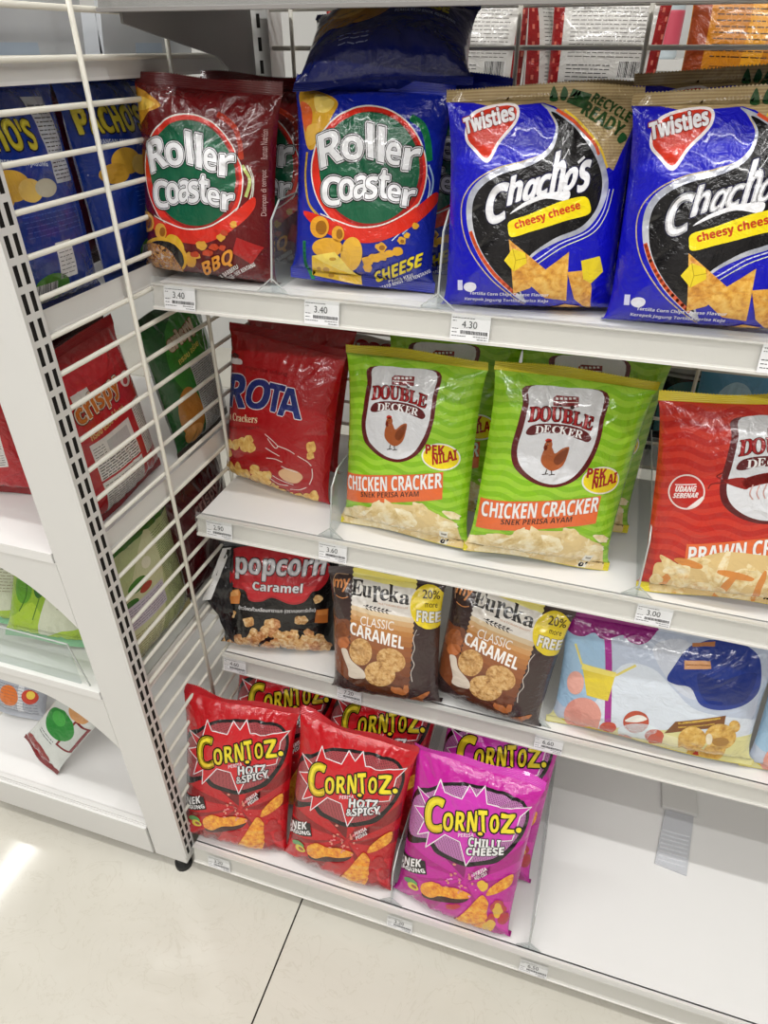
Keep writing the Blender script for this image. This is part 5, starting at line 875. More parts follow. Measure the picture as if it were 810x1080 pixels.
["K","logo",5.04,"#1c1512",0.91,0,1,[[-295,1690],[-143,1672],[2,1653],[155,1659]]],
["S","logo",5.04,"#1c1512",[[-253,1686],[-244,1704],[-201,1705],[-229,1685]]],
["S","logo",5.04,"#1c1512",[[-252,1673],[-217,1652],[-201,1637],[-241,1649]]],
["S","logo",5.04,"#1c1512",[[-189,1681],[-181,1699],[-138,1700],[-165,1680]]],
["S","logo",5.04,"#1c1512",[[-189,1669],[-153,1648],[-138,1632],[-177,1644]]],
["S","logo",5.04,"#1c1512",[[-126,1676],[-118,1694],[-75,1695],[-102,1675]]],
["S","logo",5.04,"#1c1512",[[-126,1664],[-91,1642],[-75,1627],[-114,1640]]],
["S","logo",5.04,"#1c1512",[[-64,1671],[-56,1689],[-13,1690],[-40,1670]]],
["S","logo",5.04,"#1c1512",[[-63,1659],[-28,1637],[-13,1622],[-52,1634]]],
["S","logo",5.04,"#1c1512",[[-2,1666],[7,1683],[49,1684],[22,1664]]],
["S","logo",5.04,"#1c1512",[[-1,1653],[34,1631],[50,1616],[11,1629]]],
["S","logo",5.04,"#1c1512",[[61,1660],[69,1678],[111,1678],[84,1658]]],
["S","logo",5.04,"#1c1512",[[62,1647],[96,1625],[112,1610],[73,1623]]],
["T","logo",6.04,"#b8763c","MULTIGRAIN BISCUIT",[[-64,1736],[397,1704],[-64,1761]],0.0,0],
["T","flavour_name",8.04,"#efe8e2","CLASSIC",[[-331,1406],[198,1379],[-324,1542]],0.0,0],
["T","flavour_name",9.04,"#f4f0ec","𝗖𝗔𝗥𝗔𝗠𝗘𝗟",[[-504,1230],[362,1105],[-493,1425]],0.34,0],
["S","snack_picture",10.04,"m:cookie",[[-139,1027],[-143,926],[-184,833],[-253,765],[-338,735],[-423,748],[-490,802],[-524,889],[-517,992],[-471,1091],[-399,1162],[-313,1192],[-232,1175],[-170,1116]]],
["S","snack_picture",11.04,"m:cookie",[[387,827],[335,760],[250,722],[149,719],[52,753],[-22,817],[-56,901],[-44,986],[11,1057],[97,1098],[198,1102],[293,1066],[363,997],[397,911]]],
["S","snack_picture",12.04,"m:cookie2",[[241,654],[205,560],[125,482],[17,436],[-96,434],[-192,476],[-252,553],[-263,648],[-224,744],[-142,821],[-36,863],[76,864],[169,822],[228,747]]],
["S","snack_picture",13.04,"#d8cbbb",[[-681,909],[-576,937],[-494,783],[-281,654],[-271,522],[-528,478],[-553,606],[-638,785]]],
["S","snack_picture",14.04,"#b56e3e",[[411,343],[378,322],[335,302],[267,332],[199,354],[165,395],[171,427],[180,458],[245,455],[308,452],[361,418],[396,382]]],
["S","snack_picture",14.06,"#b56e3e",[[450,433],[447,385],[424,364],[404,349],[382,348],[364,377],[365,428],[374,470],[386,513],[411,503],[434,513],[444,472]]],
["S","snack_picture",14.08,"#b56e3e",[[756,353],[745,326],[710,286],[642,224],[557,167],[480,140],[440,140],[485,181],[541,261],[618,318],[682,352],[735,366]]],
["S","snack_picture",14.1,"#b56e3e",[[837,59],[818,27],[784,3],[755,2],[710,12],[681,38],[655,67],[660,120],[700,120],[753,137],[772,120],[799,100]]],
["S","snack_picture",14.12,"#8a4e2c",[[640,120],[646,69],[592,95],[539,96],[480,140],[451,140],[451,237],[503,253],[543,273],[597,246],[638,202],[633,116]]],
["S","snack_picture",14.14,"#8a4e2c",[[774,-41],[776,-73],[729,-59],[679,-58],[633,-44],[602,-5],[586,22],[590,54],[640,45],[694,41],[746,29],[791,-9]]],
["S","value_badge",15.16,"#efd530",[[955,1729],[942,1574],[870,1426],[778,1408],[662,1427],[550,1498],[465,1610],[424,1744],[431,1872],[483,1970],[570,2022],[682,2029],[807,1986],[904,1871]]],
["T","value_badge",16.16,"#4a3a14","20%",[[587,1862],[832,1847],[565,1975]],0.46,0],
["T","value_badge",17.16,"#5a4a1c","more",[[642,1744],[813,1723],[636,1803]],0.23,0],
["T","value_badge",18.16,"#4a4030","𝗙𝗥𝗘𝗘",[[537,1548],[864,1490],[531,1705]],1.83,0],
["T","value_badge",19.16,"#f2efe6","𝗙𝗥𝗘𝗘",[[537,1548],[864,1490],[531,1705]],0.68,0],
["T","side_emblem",21.16,"#e89a5c","my",[[-806,1795],[-558,1831],[-781,1956]],0.91,0],
["K","side_emblem",21.16,"#d9b08c",0.91,0,1,[[-789,1767],[-813,1905],[-755,2018],[-656,2029],[-562,2027]]],
["K","side_emblem",21.16,"#e89a5c",1.14,0,1,[[-760,1738],[-652,1725],[-546,1766]]],
["K","side_print",22.16,"#cfc4bc",1.14,0,1,[[504,571],[484,727],[528,853],[489,980],[531,1128],[504,1274],[547,1415]]]],"beach":[["S","printed_design",1,"#9fc0dc",[[-1560,1617],[-929,1686],[-746,1323],[-816,721],[-1367,426]]],
["S","printed_design",1,"#d8e0ea",[[-816,721],[-553,1333],[-144,1385],[200,1134],[546,899],[1333,799],[1420,420],[-786,-148]]],
["S","printed_design",1,"#ccd2de",[[-181,1629],[224,1779],[646,1455],[511,1069],[192,1175]]],
["S","printed_design",2,"#dcd797",[[-1572,362],[-1276,154],[-848,-26],[-505,325],[-49,425],[391,543],[859,487],[1549,501],[1597,-274],[163,-308],[-1393,-303]]],
["S","printed_design",3,"#e8e3b4",[[-504,18],[-40,373],[419,399],[963,106],[723,-151],[140,-176],[-427,-191]]],
["K","umbrella_picture",4,"#a4248c",9.31,0,0,[[-785,1682],[-605,403]]],
["S","umbrella_picture",4,"#8c1a74",[[-1387,1850],[-227,1889],[-195,1754],[-330,1652],[-485,1654],[-585,1718],[-739,1652],[-874,1623],[-960,1673],[-1121,1581],[-1274,1567],[-1386,1659]]],
["S","umbrella_picture",5,"#dd8fd0",[[-1304,1659],[-1306,1651],[-1311,1644],[-1317,1638],[-1325,1635],[-1331,1635],[-1336,1639],[-1337,1645],[-1335,1653],[-1330,1661],[-1323,1667],[-1315,1670],[-1309,1669],[-1305,1665]]],
["S","umbrella_picture",5,"#dd8fd0",[[-1205,1623],[-1207,1616],[-1211,1609],[-1218,1604],[-1225,1602],[-1231,1602],[-1236,1606],[-1237,1613],[-1235,1620],[-1231,1627],[-1224,1632],[-1217,1634],[-1211,1633],[-1206,1629]]],
["S","umbrella_picture",5,"#dd8fd0",[[-1087,1642],[-1088,1636],[-1093,1629],[-1099,1625],[-1106,1623],[-1112,1624],[-1117,1628],[-1118,1634],[-1117,1641],[-1112,1647],[-1106,1651],[-1099,1653],[-1093,1652],[-1088,1648]]],
["S","umbrella_picture",5,"#dd8fd0",[[-971,1704],[-972,1698],[-977,1692],[-983,1688],[-990,1687],[-996,1688],[-1000,1692],[-1001,1697],[-1000,1703],[-995,1709],[-989,1713],[-982,1714],[-976,1713],[-972,1709]]],
["S","umbrella_picture",5,"#dd8fd0",[[-895,1667],[-896,1660],[-900,1655],[-906,1651],[-913,1649],[-919,1651],[-923,1654],[-925,1660],[-924,1666],[-919,1672],[-913,1676],[-907,1677],[-900,1676],[-896,1672]]],
["S","umbrella_picture",5,"#dd8fd0",[[-763,1687],[-764,1681],[-768,1675],[-774,1672],[-781,1670],[-787,1672],[-791,1675],[-793,1681],[-791,1687],[-787,1692],[-781,1696],[-775,1697],[-769,1695],[-764,1692]]],
["S","umbrella_picture",5,"#dd8fd0",[[-634,1734],[-635,1729],[-639,1724],[-645,1720],[-651,1719],[-657,1721],[-661,1724],[-663,1729],[-662,1734],[-658,1739],[-652,1742],[-645,1743],[-639,1742],[-635,1739]]],
["S","umbrella_picture",5,"#dd8fd0",[[-540,1701],[-541,1696],[-545,1691],[-551,1687],[-557,1686],[-563,1688],[-568,1691],[-569,1696],[-568,1702],[-564,1707],[-559,1710],[-552,1711],[-546,1710],[-542,1706]]],
["S","umbrella_picture",5,"#dd8fd0",[[-428,1683],[-429,1677],[-433,1672],[-439,1669],[-445,1668],[-451,1669],[-456,1673],[-457,1678],[-456,1684],[-453,1689],[-447,1692],[-441,1693],[-435,1692],[-430,1688]]],
["S","umbrella_picture",5,"#dd8fd0",[[-321,1707],[-322,1701],[-325,1697],[-331,1693],[-337,1692],[-343,1694],[-348,1697],[-350,1702],[-349,1708],[-345,1712],[-339,1716],[-333,1717],[-327,1715],[-323,1712]]],
["S","umbrella_picture",5,"#dd8fd0",[[-247,1774],[-248,1769],[-251,1765],[-257,1762],[-263,1761],[-269,1762],[-273,1766],[-275,1770],[-274,1774],[-270,1778],[-264,1781],[-258,1782],[-252,1781],[-248,1778]]],
["S","beach_picture",6,"#22398c",[[364,1772],[622,1830],[922,1815],[1148,1696],[1274,1299],[1144,1072],[834,953],[564,991],[388,1215],[182,1231],[59,1290],[132,1495],[239,1698]]],
["S","beach_picture",7,"#1c2f78",[[437,1421],[735,1384],[1059,1518],[1184,1469],[1128,1138],[818,1022],[582,1082]]],
["P","beach_picture",7,"#d9a070",[[235,1566],[553,1612],[590,1513],[256,1456]]],
["P","beach_picture",7,"#b87848",[[296,1768],[567,1805],[569,1773],[303,1731]]],
["K","beach_picture",7,"#8a5028",1.64,0,0,[[252,1513],[572,1560]]],
["P","beach_picture",8,"#e0c93a",[[-1097,1183],[-620,1201],[-659,752],[-962,735]]],
["K","beach_picture",8,"#e6d878",3.29,0,1,[[-1097,1183],[-1217,1452]]],
["K","beach_picture",8,"#e6d878",3.29,0,1,[[-615,1172],[-370,1384]]],
["P","beach_picture",9,"#f0e070",[[-1091,1207],[-614,1219],[-618,1141],[-1096,1117]]],
["S","beach_picture",10,"#df9a8c",[[-714,493],[-714,348],[-698,46],[-788,-35],[-898,-64],[-1008,-37],[-1095,42],[-1213,244],[-1222,394],[-1168,535],[-1072,642],[-957,692],[-846,679],[-760,608]]],
["S","beach_picture",10,"#e8aa9c",[[-1031,917],[-1030,832],[-1053,753],[-1095,696],[-1148,670],[-1201,680],[-1244,725],[-1267,798],[-1267,884],[-1243,967],[-1200,1028],[-1147,1053],[-1095,1040],[-1054,991]]],
["S","beach_picture",10,"#c8432c",[[-470,351],[-471,295],[-489,228],[-481,37],[-530,23],[-578,29],[-614,53],[-690,249],[-692,312],[-669,364],[-628,402],[-577,421],[-528,418],[-490,394]]],
["S","beach_picture",10,"#b8482e",[[-53,573],[-55,488],[-90,405],[-150,341],[-225,314],[-302,334],[-364,393],[-397,475],[-394,562],[-357,639],[-294,693],[-218,714],[-143,697],[-84,648]]],
["S","beach_picture",10,"#dfeaf0",[[80,462],[64,403],[1,334],[-53,82],[-202,197],[-271,42],[-349,61],[-437,287],[-424,359],[-360,428],[-259,484],[-142,517],[-34,524],[45,505]]],
["S","beach_picture",10,"#c8543a",[[187,387],[185,326],[193,78],[148,42],[94,26],[42,34],[-34,232],[-62,303],[-61,368],[-34,423],[12,460],[68,476],[122,468],[164,437]]],
["S","beach_picture",10,"#e2a6a0",[[-158,-27],[-163,-81],[-194,-130],[-246,-167],[-307,-184],[-367,-177],[-412,-147],[-435,-101],[-431,-48],[-399,0],[-347,40],[-328,216],[-264,198],[-181,18]]],
["S","beach_picture",11,"#d8b83c",[[-597,17],[-605,-25],[-635,-58],[-687,-87],[-747,-103],[-804,-102],[-846,-84],[-866,-53],[-860,-20],[-826,22],[-774,54],[-766,200],[-709,206],[-615,50]]],
["S","beach_picture",11,"#e8e4dc",[[-379,506],[-226,646],[-84,613],[-223,517]]],
["K","beach_picture",11,"#c06a70",2.19,0,1,[[-316,-60],[-268,-13],[-270,-103],[-346,-105]]],
["P","snack_picture",12,"#7a4a20",[[181,439],[290,670],[924,882],[937,692],[533,594]]],
["K","snack_picture",12,"#d8b048",3.29,0,0,[[332,652],[861,830]]],
["K","snack_picture",12,"#d8b048",2.19,0,0,[[344,589],[807,733]]],
["S","snack_picture",13,"m:cookie3",[[748,470],[748,371],[712,271],[650,160],[580,25],[493,160],[442,101],[382,389],[383,488],[419,571],[485,625],[566,642],[647,617],[712,557]]],
["S","snack_picture",13,"m:cookie3",[[1139,542],[1138,447],[1093,366],[1015,313],[922,301],[831,337],[758,411],[718,504],[720,600],[762,680],[835,731],[927,741],[1021,707],[1097,636]]],
["S","snack_picture",13,"m:cookie3",[[805,54],[816,-16],[790,-94],[735,-172],[660,-231],[581,-262],[513,-258],[470,-219],[461,-153],[486,-73],[542,4],[606,215],[687,262],[759,245]]],
["S","snack_picture",13,"m:cookie3",[[1025,371],[1040,298],[1005,101],[971,38],[920,-7],[863,-25],[810,-12],[772,30],[756,241],[768,334],[806,400],[862,440],[926,448],[984,424]]],
["S","snack_picture",13,"m:cookie3",[[1154,713],[1157,669],[1143,634],[1117,615],[1082,615],[1047,634],[1018,668],[1001,711],[999,754],[1012,789],[1037,810],[1071,811],[1106,792],[1136,757]]],
["S","snack_picture",14,"#a87a34",[[1057,455],[1052,421],[1026,391],[983,371],[933,366],[886,376],[849,400],[832,433],[836,468],[861,499],[903,519],[953,524],[1002,513],[1039,488]]],
["S","snack_picture",14,"#e8dcc0",[[829,483],[833,440],[828,404],[814,381],[794,377],[772,394],[753,427],[741,469],[737,511],[742,545],[756,566],[776,569],[798,553],[817,523]]],
["S","snack_picture",14,"#b02c20",[[700,26],[699,7],[692,-11],[678,-24],[660,-25],[644,-25],[631,-14],[624,3],[624,23],[632,40],[646,53],[656,183],[674,168],[692,43]]]],"cr":[["P","printed_design",1,"#8a1016",[[153,1090],[-890,1243],[-885,1019]]],
["P","printed_design",1,"#8a1016",[[153,1090],[-382,1516],[-94,1298]]],
["P","printed_design",1,"#8a1016",[[153,1090],[-876,637],[-871,519]]],
["P","printed_design",1,"#8a1016",[[153,1090],[-800,120],[-350,67]]],
["P","printed_design",1,"#8a1016",[[153,1090],[580,1655],[422,1683]]],
["P","printed_design",1,"#8a1016",[[186,1096],[904,1910],[921,1600]]],
["P","printed_design",1,"#8a1016",[[188,1059],[959,1397],[942,1128]]],
["P","printed_design",1,"#8a1016",[[188,1059],[872,181],[625,66]]],
["P","printed_design",1,"#6e0d12",[[152,1108],[-380,1443],[139,1460]]],
["P","printed_design",1,"#6e0d12",[[205,1062],[497,1472],[504,1324]]],
["P","printed_design",1,"#d6202a",[[618,870],[908,819],[919,206],[656,460]]],
["S","printed_design",2,"#0d0a0c",[[-907,1222],[-884,2057],[-603,2327],[-373,2492],[-60,2575],[310,2621],[619,2609],[793,2505],[864,2315],[848,2044],[750,1785],[586,1547],[371,1439],[127,1324],[-112,1324],[-360,1339],[-530,1427]]],
["S","printed_design",3,"m:halfred",[[-878,1369],[-872,1961],[-599,2265],[-368,2444],[-52,2532],[319,2579],[614,2562],[763,2474],[821,2307],[799,2090],[703,1844],[536,1619],[336,1500],[114,1403],[-97,1401],[-308,1421],[-493,1514]]],
["P","printed_design",4,"#c81a24",[[-490,2480],[-391,2339],[-123,2338],[-55,2551],[75,2439],[162,2610],[249,2408],[503,2422],[851,2498],[741,2331],[735,2133],[715,1944],[502,1892],[615,1690],[302,1802],[137,1341],[-24,1707],[-265,1722],[-536,1342],[-527,1618],[-714,1451],[-633,1764],[-849,1851],[-632,1996],[-832,2198],[-563,2149]]],
["K","printed_design",5,"#ece4e8",1.49,1,0,[[-490,2480],[-391,2339],[-123,2338],[-55,2551],[75,2439],[162,2610],[249,2408],[503,2422],[851,2498],[741,2331],[735,2133],[715,1944],[502,1892],[615,1690],[302,1802],[137,1341],[-24,1707],[-265,1722],[-536,1342],[-527,1618],[-714,1451],[-633,1764],[-849,1851],[-632,1996],[-832,2198],[-563,2149]]],
["T","logo",6.4,"#0f0b0a","𝗖",[[-597,1611],[-318,1729],[-661,2139]],7.16,0],
["T","logo",7.4,"m:cornlogo","𝗖",[[-597,1611],[-318,1729],[-661,2139]],2.98,0],
["T","logo",7.8,"#0f0b0a","𝗢",[[-309,1774],[-163,1830],[-345,2049]],5.37,0],
["T","logo",8.8,"m:cornlogo","𝗢",[[-309,1774],[-163,1830],[-345,2049]],1.04,0],
["T","logo",9.2,"#0f0b0a","𝗥",[[-120,1860],[15,1908],[-159,2131]],5.37,0],
["T","logo",10.2,"m:cornlogo","𝗥",[[-120,1860],[15,1908],[-159,2131]],1.04,0],
["T","logo",10.6,"#0f0b0a","𝗡",[[55,1903],[186,1964],[11,2196]],5.37,0],
["T","logo",11.6,"m:cornlogo","𝗡",[[55,1903],[186,1964],[11,2196]],1.04,0],
["T","logo",12.0,"#0f0b0a","𝗢",[[379,2009],[499,2037],[339,2269]],5.37,0],
["T","logo",13.0,"m:cornlogo","𝗢",[[379,2009],[499,2037],[339,2269]],1.04,0],
["T","logo",13.4,"#0f0b0a","𝗭",[[541,2042],[727,2073],[477,2334]],5.37,0],
["T","logo",14.4,"m:cornlogo","𝗭",[[541,2042],[727,2073],[477,2334]],1.04,0],
["T","logo",14.8,"#0f0b0a","𝗧",[[232,1959],[351,1999],[153,2271]],5.37,0],
["T","logo",15.8,"m:cornlogo","𝗧",[[232,1959],[351,1999],[153,2271]],1.04,0],
["S","logo",16.8,"#0f0b0a",[[831,2111],[827,2082],[812,2061],[789,2053],[760,2057],[733,2074],[713,2099],[704,2129],[707,2158],[722,2180],[747,2191],[775,2188],[802,2171],[822,2143]]],
["S","logo",16.8,"#0f0b0a",[[314,1947],[310,1923],[294,1902],[269,1888],[240,1883],[213,1890],[194,1905],[186,1927],[190,1951],[207,1973],[232,1987],[260,1992],[287,1985],[306,1970]]],
["S","logo",17.8,"m:cornlogo",[[805,2117],[803,2099],[794,2087],[780,2081],[764,2084],[748,2093],[736,2109],[730,2127],[732,2144],[741,2157],[755,2164],[772,2162],[788,2152],[800,2136]]],
["S","logo",17.8,"#f0cc28",[[285,1950],[282,1938],[273,1927],[260,1920],[244,1917],[229,1920],[219,1928],[214,1939],[217,1951],[226,1962],[240,1969],[256,1972],[270,1969],[281,1961]]],
["T","flavour_name",19.8,"#e8d4dc","𝗣𝗘𝗥𝗜𝗦𝗔",[[-61,1776],[167,1863],[-68,1837]],0.0,0],
["T","flavour_name",20.8,"#140a0c","𝗛𝗢𝗧𝗭",[[115,1693],[560,1783],[99,1843]],3.28,0],
["T","flavour_name",21.8,"#f2f0f0","𝗛𝗢𝗧𝗭",[[115,1693],[560,1783],[99,1843]],0.89,0],
["T","flavour_name",22.8,"#140a0c","&𝗦𝗣𝗜𝗖𝗬",[[95,1531],[613,1712],[76,1657]],3.28,0],
["T","flavour_name",23.8,"#f2f0f0","&𝗦𝗣𝗜𝗖𝗬",[[95,1531],[613,1712],[76,1657]],0.89,0],
["T","flavour_name",24.8,"#efe4e6","𝗣𝗘𝗥𝗜𝗦𝗔",[[295,1220],[463,1381],[266,1276]],0.0,0],
["T","flavour_name",25.8,"#efe4e6","𝗣𝗘𝗗𝗔𝗦",[[324,1150],[480,1300],[296,1205]],0.0,0],
["P","product_name",26.8,"#100c0e",[[-958,926],[-504,1115],[-435,897],[-906,640]]],
["T","product_name",27.8,"#f4f2f2","𝗦𝗡𝗘𝗞",[[-947,700],[-552,973],[-960,840]],0.45,0],
["T","product_name",28.8,"#f4f2f2","𝗝𝗔𝗚𝗨𝗡𝗚",[[-906,629],[-450,899],[-954,700]],0.45,0],
["S","side_emblem",29.8,"#5a9a58",[[-563,601],[-582,572],[-621,544],[-672,521],[-727,507],[-774,502],[-804,511],[-808,536],[-784,574],[-740,612],[-686,640],[-633,651],[-591,646],[-566,628]]],
["S","side_emblem",30.8,"#d8c83a",[[-534,518],[-555,486],[-590,460],[-634,443],[-677,440],[-712,449],[-731,471],[-729,503],[-707,538],[-669,568],[-625,586],[-582,588],[-549,574],[-532,549]]],
["S","side_emblem",31.8,"#a05030",[[-561,527],[-572,512],[-590,500],[-613,492],[-636,491],[-655,496],[-665,507],[-665,522],[-654,537],[-635,550],[-612,558],[-589,559],[-571,553],[-561,541]]],
["S","snack_picture",32.8,"#3a0a0c",[[-447,654],[-292,749],[59,808],[280,814],[165,656],[-185,509],[-442,446]]],
["S","snack_picture",33.8,"m:horn",[[-485,679],[-330,824],[-150,821],[57,886],[282,884],[271,797],[61,689],[-148,636],[-329,501],[-478,521]]],
["S","snack_picture",33.8,"m:horn",[[473,938],[576,824],[582,633],[599,439],[480,160],[132,110],[97,189],[274,560],[390,814]]],
["S","snack_picture",33.8,"m:horn",[[521,955],[570,1119],[734,1305],[837,1352],[845,1186],[759,1081],[620,985]]],
["S","snack_picture",34.8,"#d98a7a",[[166,882],[164,874],[157,866],[147,860],[135,857],[125,859],[117,864],[115,872],[117,880],[124,888],[134,894],[146,897],[156,895],[163,890]]],
["S","snack_picture",34.8,"#d98a7a",[[-51,1098],[-52,1091],[-56,1085],[-62,1080],[-69,1079],[-75,1080],[-79,1085],[-81,1091],[-79,1097],[-75,1104],[-69,1108],[-63,1109],[-57,1108],[-53,1104]]],
["S","snack_picture",34.8,"#d98a7a",[[306,1083],[305,1073],[301,1063],[294,1058],[287,1057],[280,1060],[275,1068],[273,1078],[275,1089],[279,1098],[285,1104],[293,1105],[299,1101],[304,1094]]],
["S","snack_picture",34.8,"#d98a7a",[[156,974],[154,965],[148,956],[139,950],[129,948],[119,950],[113,956],[110,965],[112,975],[118,984],[127,990],[137,992],[146,989],[153,983]]],
["S","snack_picture",34.8,"#e0767c",[[371,998],[370,992],[366,988],[360,985],[354,984],[347,985],[343,989],[342,994],[343,999],[347,1004],[353,1007],[359,1008],[365,1006],[369,1003]]],
["S","snack_picture",34.8,"#d98a7a",[[251,1185],[250,1174],[244,1164],[235,1158],[226,1156],[217,1159],[210,1167],[208,1177],[209,1189],[215,1198],[224,1205],[233,1206],[242,1203],[249,1196]]],
["S","snack_picture",34.8,"#d98a7a",[[-67,850],[-70,844],[-77,837],[-88,832],[-100,829],[-111,829],[-119,832],[-122,837],[-119,844],[-112,850],[-101,856],[-89,859],[-78,859],[-70,856]]],
["S","snack_picture",34.8,"#d98a7a",[[108,1015],[107,1003],[103,993],[98,987],[92,986],[86,990],[82,998],[80,1009],[81,1020],[84,1030],[90,1036],[96,1038],[102,1034],[106,1026]]],
["S","snack_picture",34.8,"#d98a7a",[[-59,930],[-60,919],[-65,909],[-72,903],[-80,901],[-87,904],[-92,911],[-94,921],[-93,932],[-88,942],[-81,948],[-73,950],[-66,947],[-61,940]]],
["S","snack_picture",34.8,"#d98a7a",[[-32,1087],[-33,1076],[-39,1066],[-47,1059],[-56,1057],[-64,1060],[-70,1067],[-72,1078],[-70,1089],[-65,1099],[-57,1106],[-48,1108],[-40,1105],[-34,1097]]],
["S","snack_picture",34.8,"#d98a7a",[[-8,1300],[-10,1290],[-18,1281],[-28,1275],[-41,1272],[-52,1274],[-59,1280],[-62,1288],[-60,1298],[-53,1307],[-42,1313],[-30,1316],[-19,1314],[-11,1309]]],
["S","snack_picture",34.8,"#e0767c",[[306,845],[304,838],[298,832],[290,828],[280,826],[271,828],[265,832],[262,838],[264,845],[270,851],[279,855],[289,857],[298,856],[304,851]]],
["S","snack_picture",34.8,"#d98a7a",[[223,1220],[223,1211],[219,1204],[215,1200],[209,1199],[204,1202],[201,1207],[199,1215],[200,1223],[203,1230],[208,1235],[213,1236],[218,1233],[222,1227]]],
["S","snack_picture",34.8,"#d98a7a",[[27,1144],[25,1136],[18,1129],[9,1123],[-2,1121],[-12,1122],[-18,1127],[-21,1134],[-19,1142],[-12,1149],[-3,1155],[8,1157],[17,1156],[24,1151]]],
["S","snack_picture",34.8,"#d98a7a",[[222,972],[220,967],[213,961],[203,957],[192,955],[182,955],[175,958],[173,963],[175,969],[182,974],[192,979],[203,981],[213,980],[220,977]]],
["S","snack_picture",34.8,"#d98a7a",[[104,1069],[102,1058],[97,1048],[90,1041],[81,1039],[73,1042],[67,1050],[65,1060],[66,1072],[72,1082],[79,1088],[88,1090],[96,1087],[102,1079]]],
["S","snack_picture",34.8,"#e0767c",[[119,946],[117,940],[113,935],[107,931],[100,929],[94,930],[89,934],[88,939],[89,945],[93,950],[99,954],[106,955],[113,954],[117,951]]],
["S","snack_picture",34.8,"#e0767c",[[115,1064],[113,1057],[105,1050],[95,1045],[83,1042],[72,1043],[64,1046],[62,1053],[64,1060],[71,1067],[82,1073],[94,1075],[105,1074],[112,1070]]],
["S","snack_picture",34.8,"#d98a7a",[[123,835],[122,823],[118,813],[111,806],[105,805],[98,809],[94,817],[92,828],[93,840],[97,850],[103,857],[110,858],[116,854],[121,846]]],
["S","snack_picture",34.8,"#d98a7a",[[259,1152],[257,1144],[250,1137],[241,1132],[230,1130],[220,1131],[213,1136],[210,1143],[212,1151],[219,1158],[228,1163],[239,1165],[249,1163],[256,1159]]],
["S","snack_picture",34.8,"#e0767c",[[287,1228],[286,1217],[280,1207],[272,1201],[263,1200],[255,1203],[249,1211],[247,1222],[248,1233],[254,1242],[261,1249],[270,1250],[279,1247],[285,1239]]],
["S","snack_picture",34.8,"#e0767c",[[-17,1021],[-19,1013],[-26,1005],[-37,999],[-48,996],[-59,997],[-67,1002],[-69,1009],[-67,1017],[-60,1025],[-49,1031],[-38,1034],[-27,1033],[-20,1028]]],
["S","snack_picture",34.8,"#d98a7a",[[128,930],[127,922],[124,915],[120,911],[116,910],[111,913],[108,918],[107,926],[108,934],[111,940],[115,945],[119,946],[124,943],[127,938]]],
["S","snack_picture",34.8,"#e0767c",[[104,1055],[103,1046],[100,1038],[96,1033],[91,1032],[86,1035],[83,1041],[82,1050],[82,1059],[85,1067],[90,1072],[95,1073],[99,1070],[103,1064]]],
["S","snack_picture",34.8,"#d98a7a",[[-85,955],[-87,948],[-92,941],[-101,936],[-110,934],[-118,935],[-124,939],[-127,945],[-125,952],[-119,959],[-111,964],[-101,967],[-93,966],[-87,962]]],
["S","snack_picture",34.8,"#e0767c",[[-57,993],[-60,986],[-67,979],[-78,974],[-90,971],[-101,971],[-108,975],[-111,981],[-109,988],[-101,995],[-91,1000],[-79,1003],[-68,1003],[-60,999]]],
["S","snack_picture",34.8,"#b01820",[[854,720],[840,649],[772,664],[732,658],[671,639],[628,701],[613,772],[643,827],[669,882],[724,892],[779,861],[802,794]]],
["S","snack_picture",34.82,"#b01820",[[913,478],[896,439],[868,403],[817,400],[767,452],[753,531],[752,595],[776,638],[812,645],[846,635],[887,611],[905,543]]],
["S","snack_picture",34.84,"#b01820",[[731,451],[736,369],[691,334],[647,312],[616,355],[601,409],[582,462],[600,516],[617,574],[657,619],[701,576],[716,508]]],
["S","snack_picture",34.86,"#b01820",[[181,602],[167,564],[127,520],[72,473],[12,447],[-36,440],[-34,475],[-55,497],[-13,547],[52,573],[108,612],[152,615]]]],"cp":[["P","printed_design",1,"#a8147e",[[153,1090],[-890,1243],[-885,1019]]],
["P","printed_design",1,"#a8147e",[[153,1090],[-382,1516],[-94,1298]]],
["P","printed_design",1,"#a8147e",[[153,1090],[-876,637],[-871,519]]],
["P","printed_design",1,"#a8147e",[[153,1090],[-800,120],[-350,67]]],
["P","printed_design",1,"#a8147e",[[153,1090],[580,1655],[422,1683]]],
["P","printed_design",1,"#a8147e",[[186,1096],[904,1910],[921,1600]]],
["P","printed_design",1,"#a8147e",[[188,1059],[959,1397],[942,1128]]],
["P","printed_design",1,"#a8147e",[[188,1059],[872,181],[625,66]]],
["P","printed_design",1,"#8a1068",[[152,1108],[-380,1443],[139,1460]]],
["P","printed_design",1,"#8a1068",[[205,1062],[497,1472],[504,1324]]],
["P","printed_design",1,"#d62aa8",[[618,870],[908,819],[919,206],[656,460]]],
["S","printed_design",2,"#0d0a0c",[[-907,1222],[-884,2057],[-603,2327],[-373,2492],[-60,2575],[310,2621],[619,2609],[793,2505],[864,2315],[848,2044],[750,1785],[586,1547],[371,1439],[127,1324],[-112,1324],[-360,1339],[-530,1427]]],
["S","printed_design",3,"m:halfpink",[[-878,1369],[-872,1961],[-599,2265],[-368,2444],[-52,2532],[319,2579],[614,2562],[763,2474],[821,2307],[799,2090],[703,1844],[536,1619],[336,1500],[114,1403],[-97,1401],[-308,1421],[-493,1514]]],
["P","printed_design",4,"#cc34b0",[[-490,2480],[-391,2339],[-123,2338],[-55,2551],[75,2439],[162,2610],[249,2408],[503,2422],[851,2498],[741,2331],[735,2133],[715,1944],[502,1892],[615,1690],[302,1802],[137,1341],[-24,1707],[-265,1722],[-536,1342],[-527,1618],[-714,1451],[-633,1764],[-849,1851],[-632,1996],[-832,2198],[-563,2149]]],
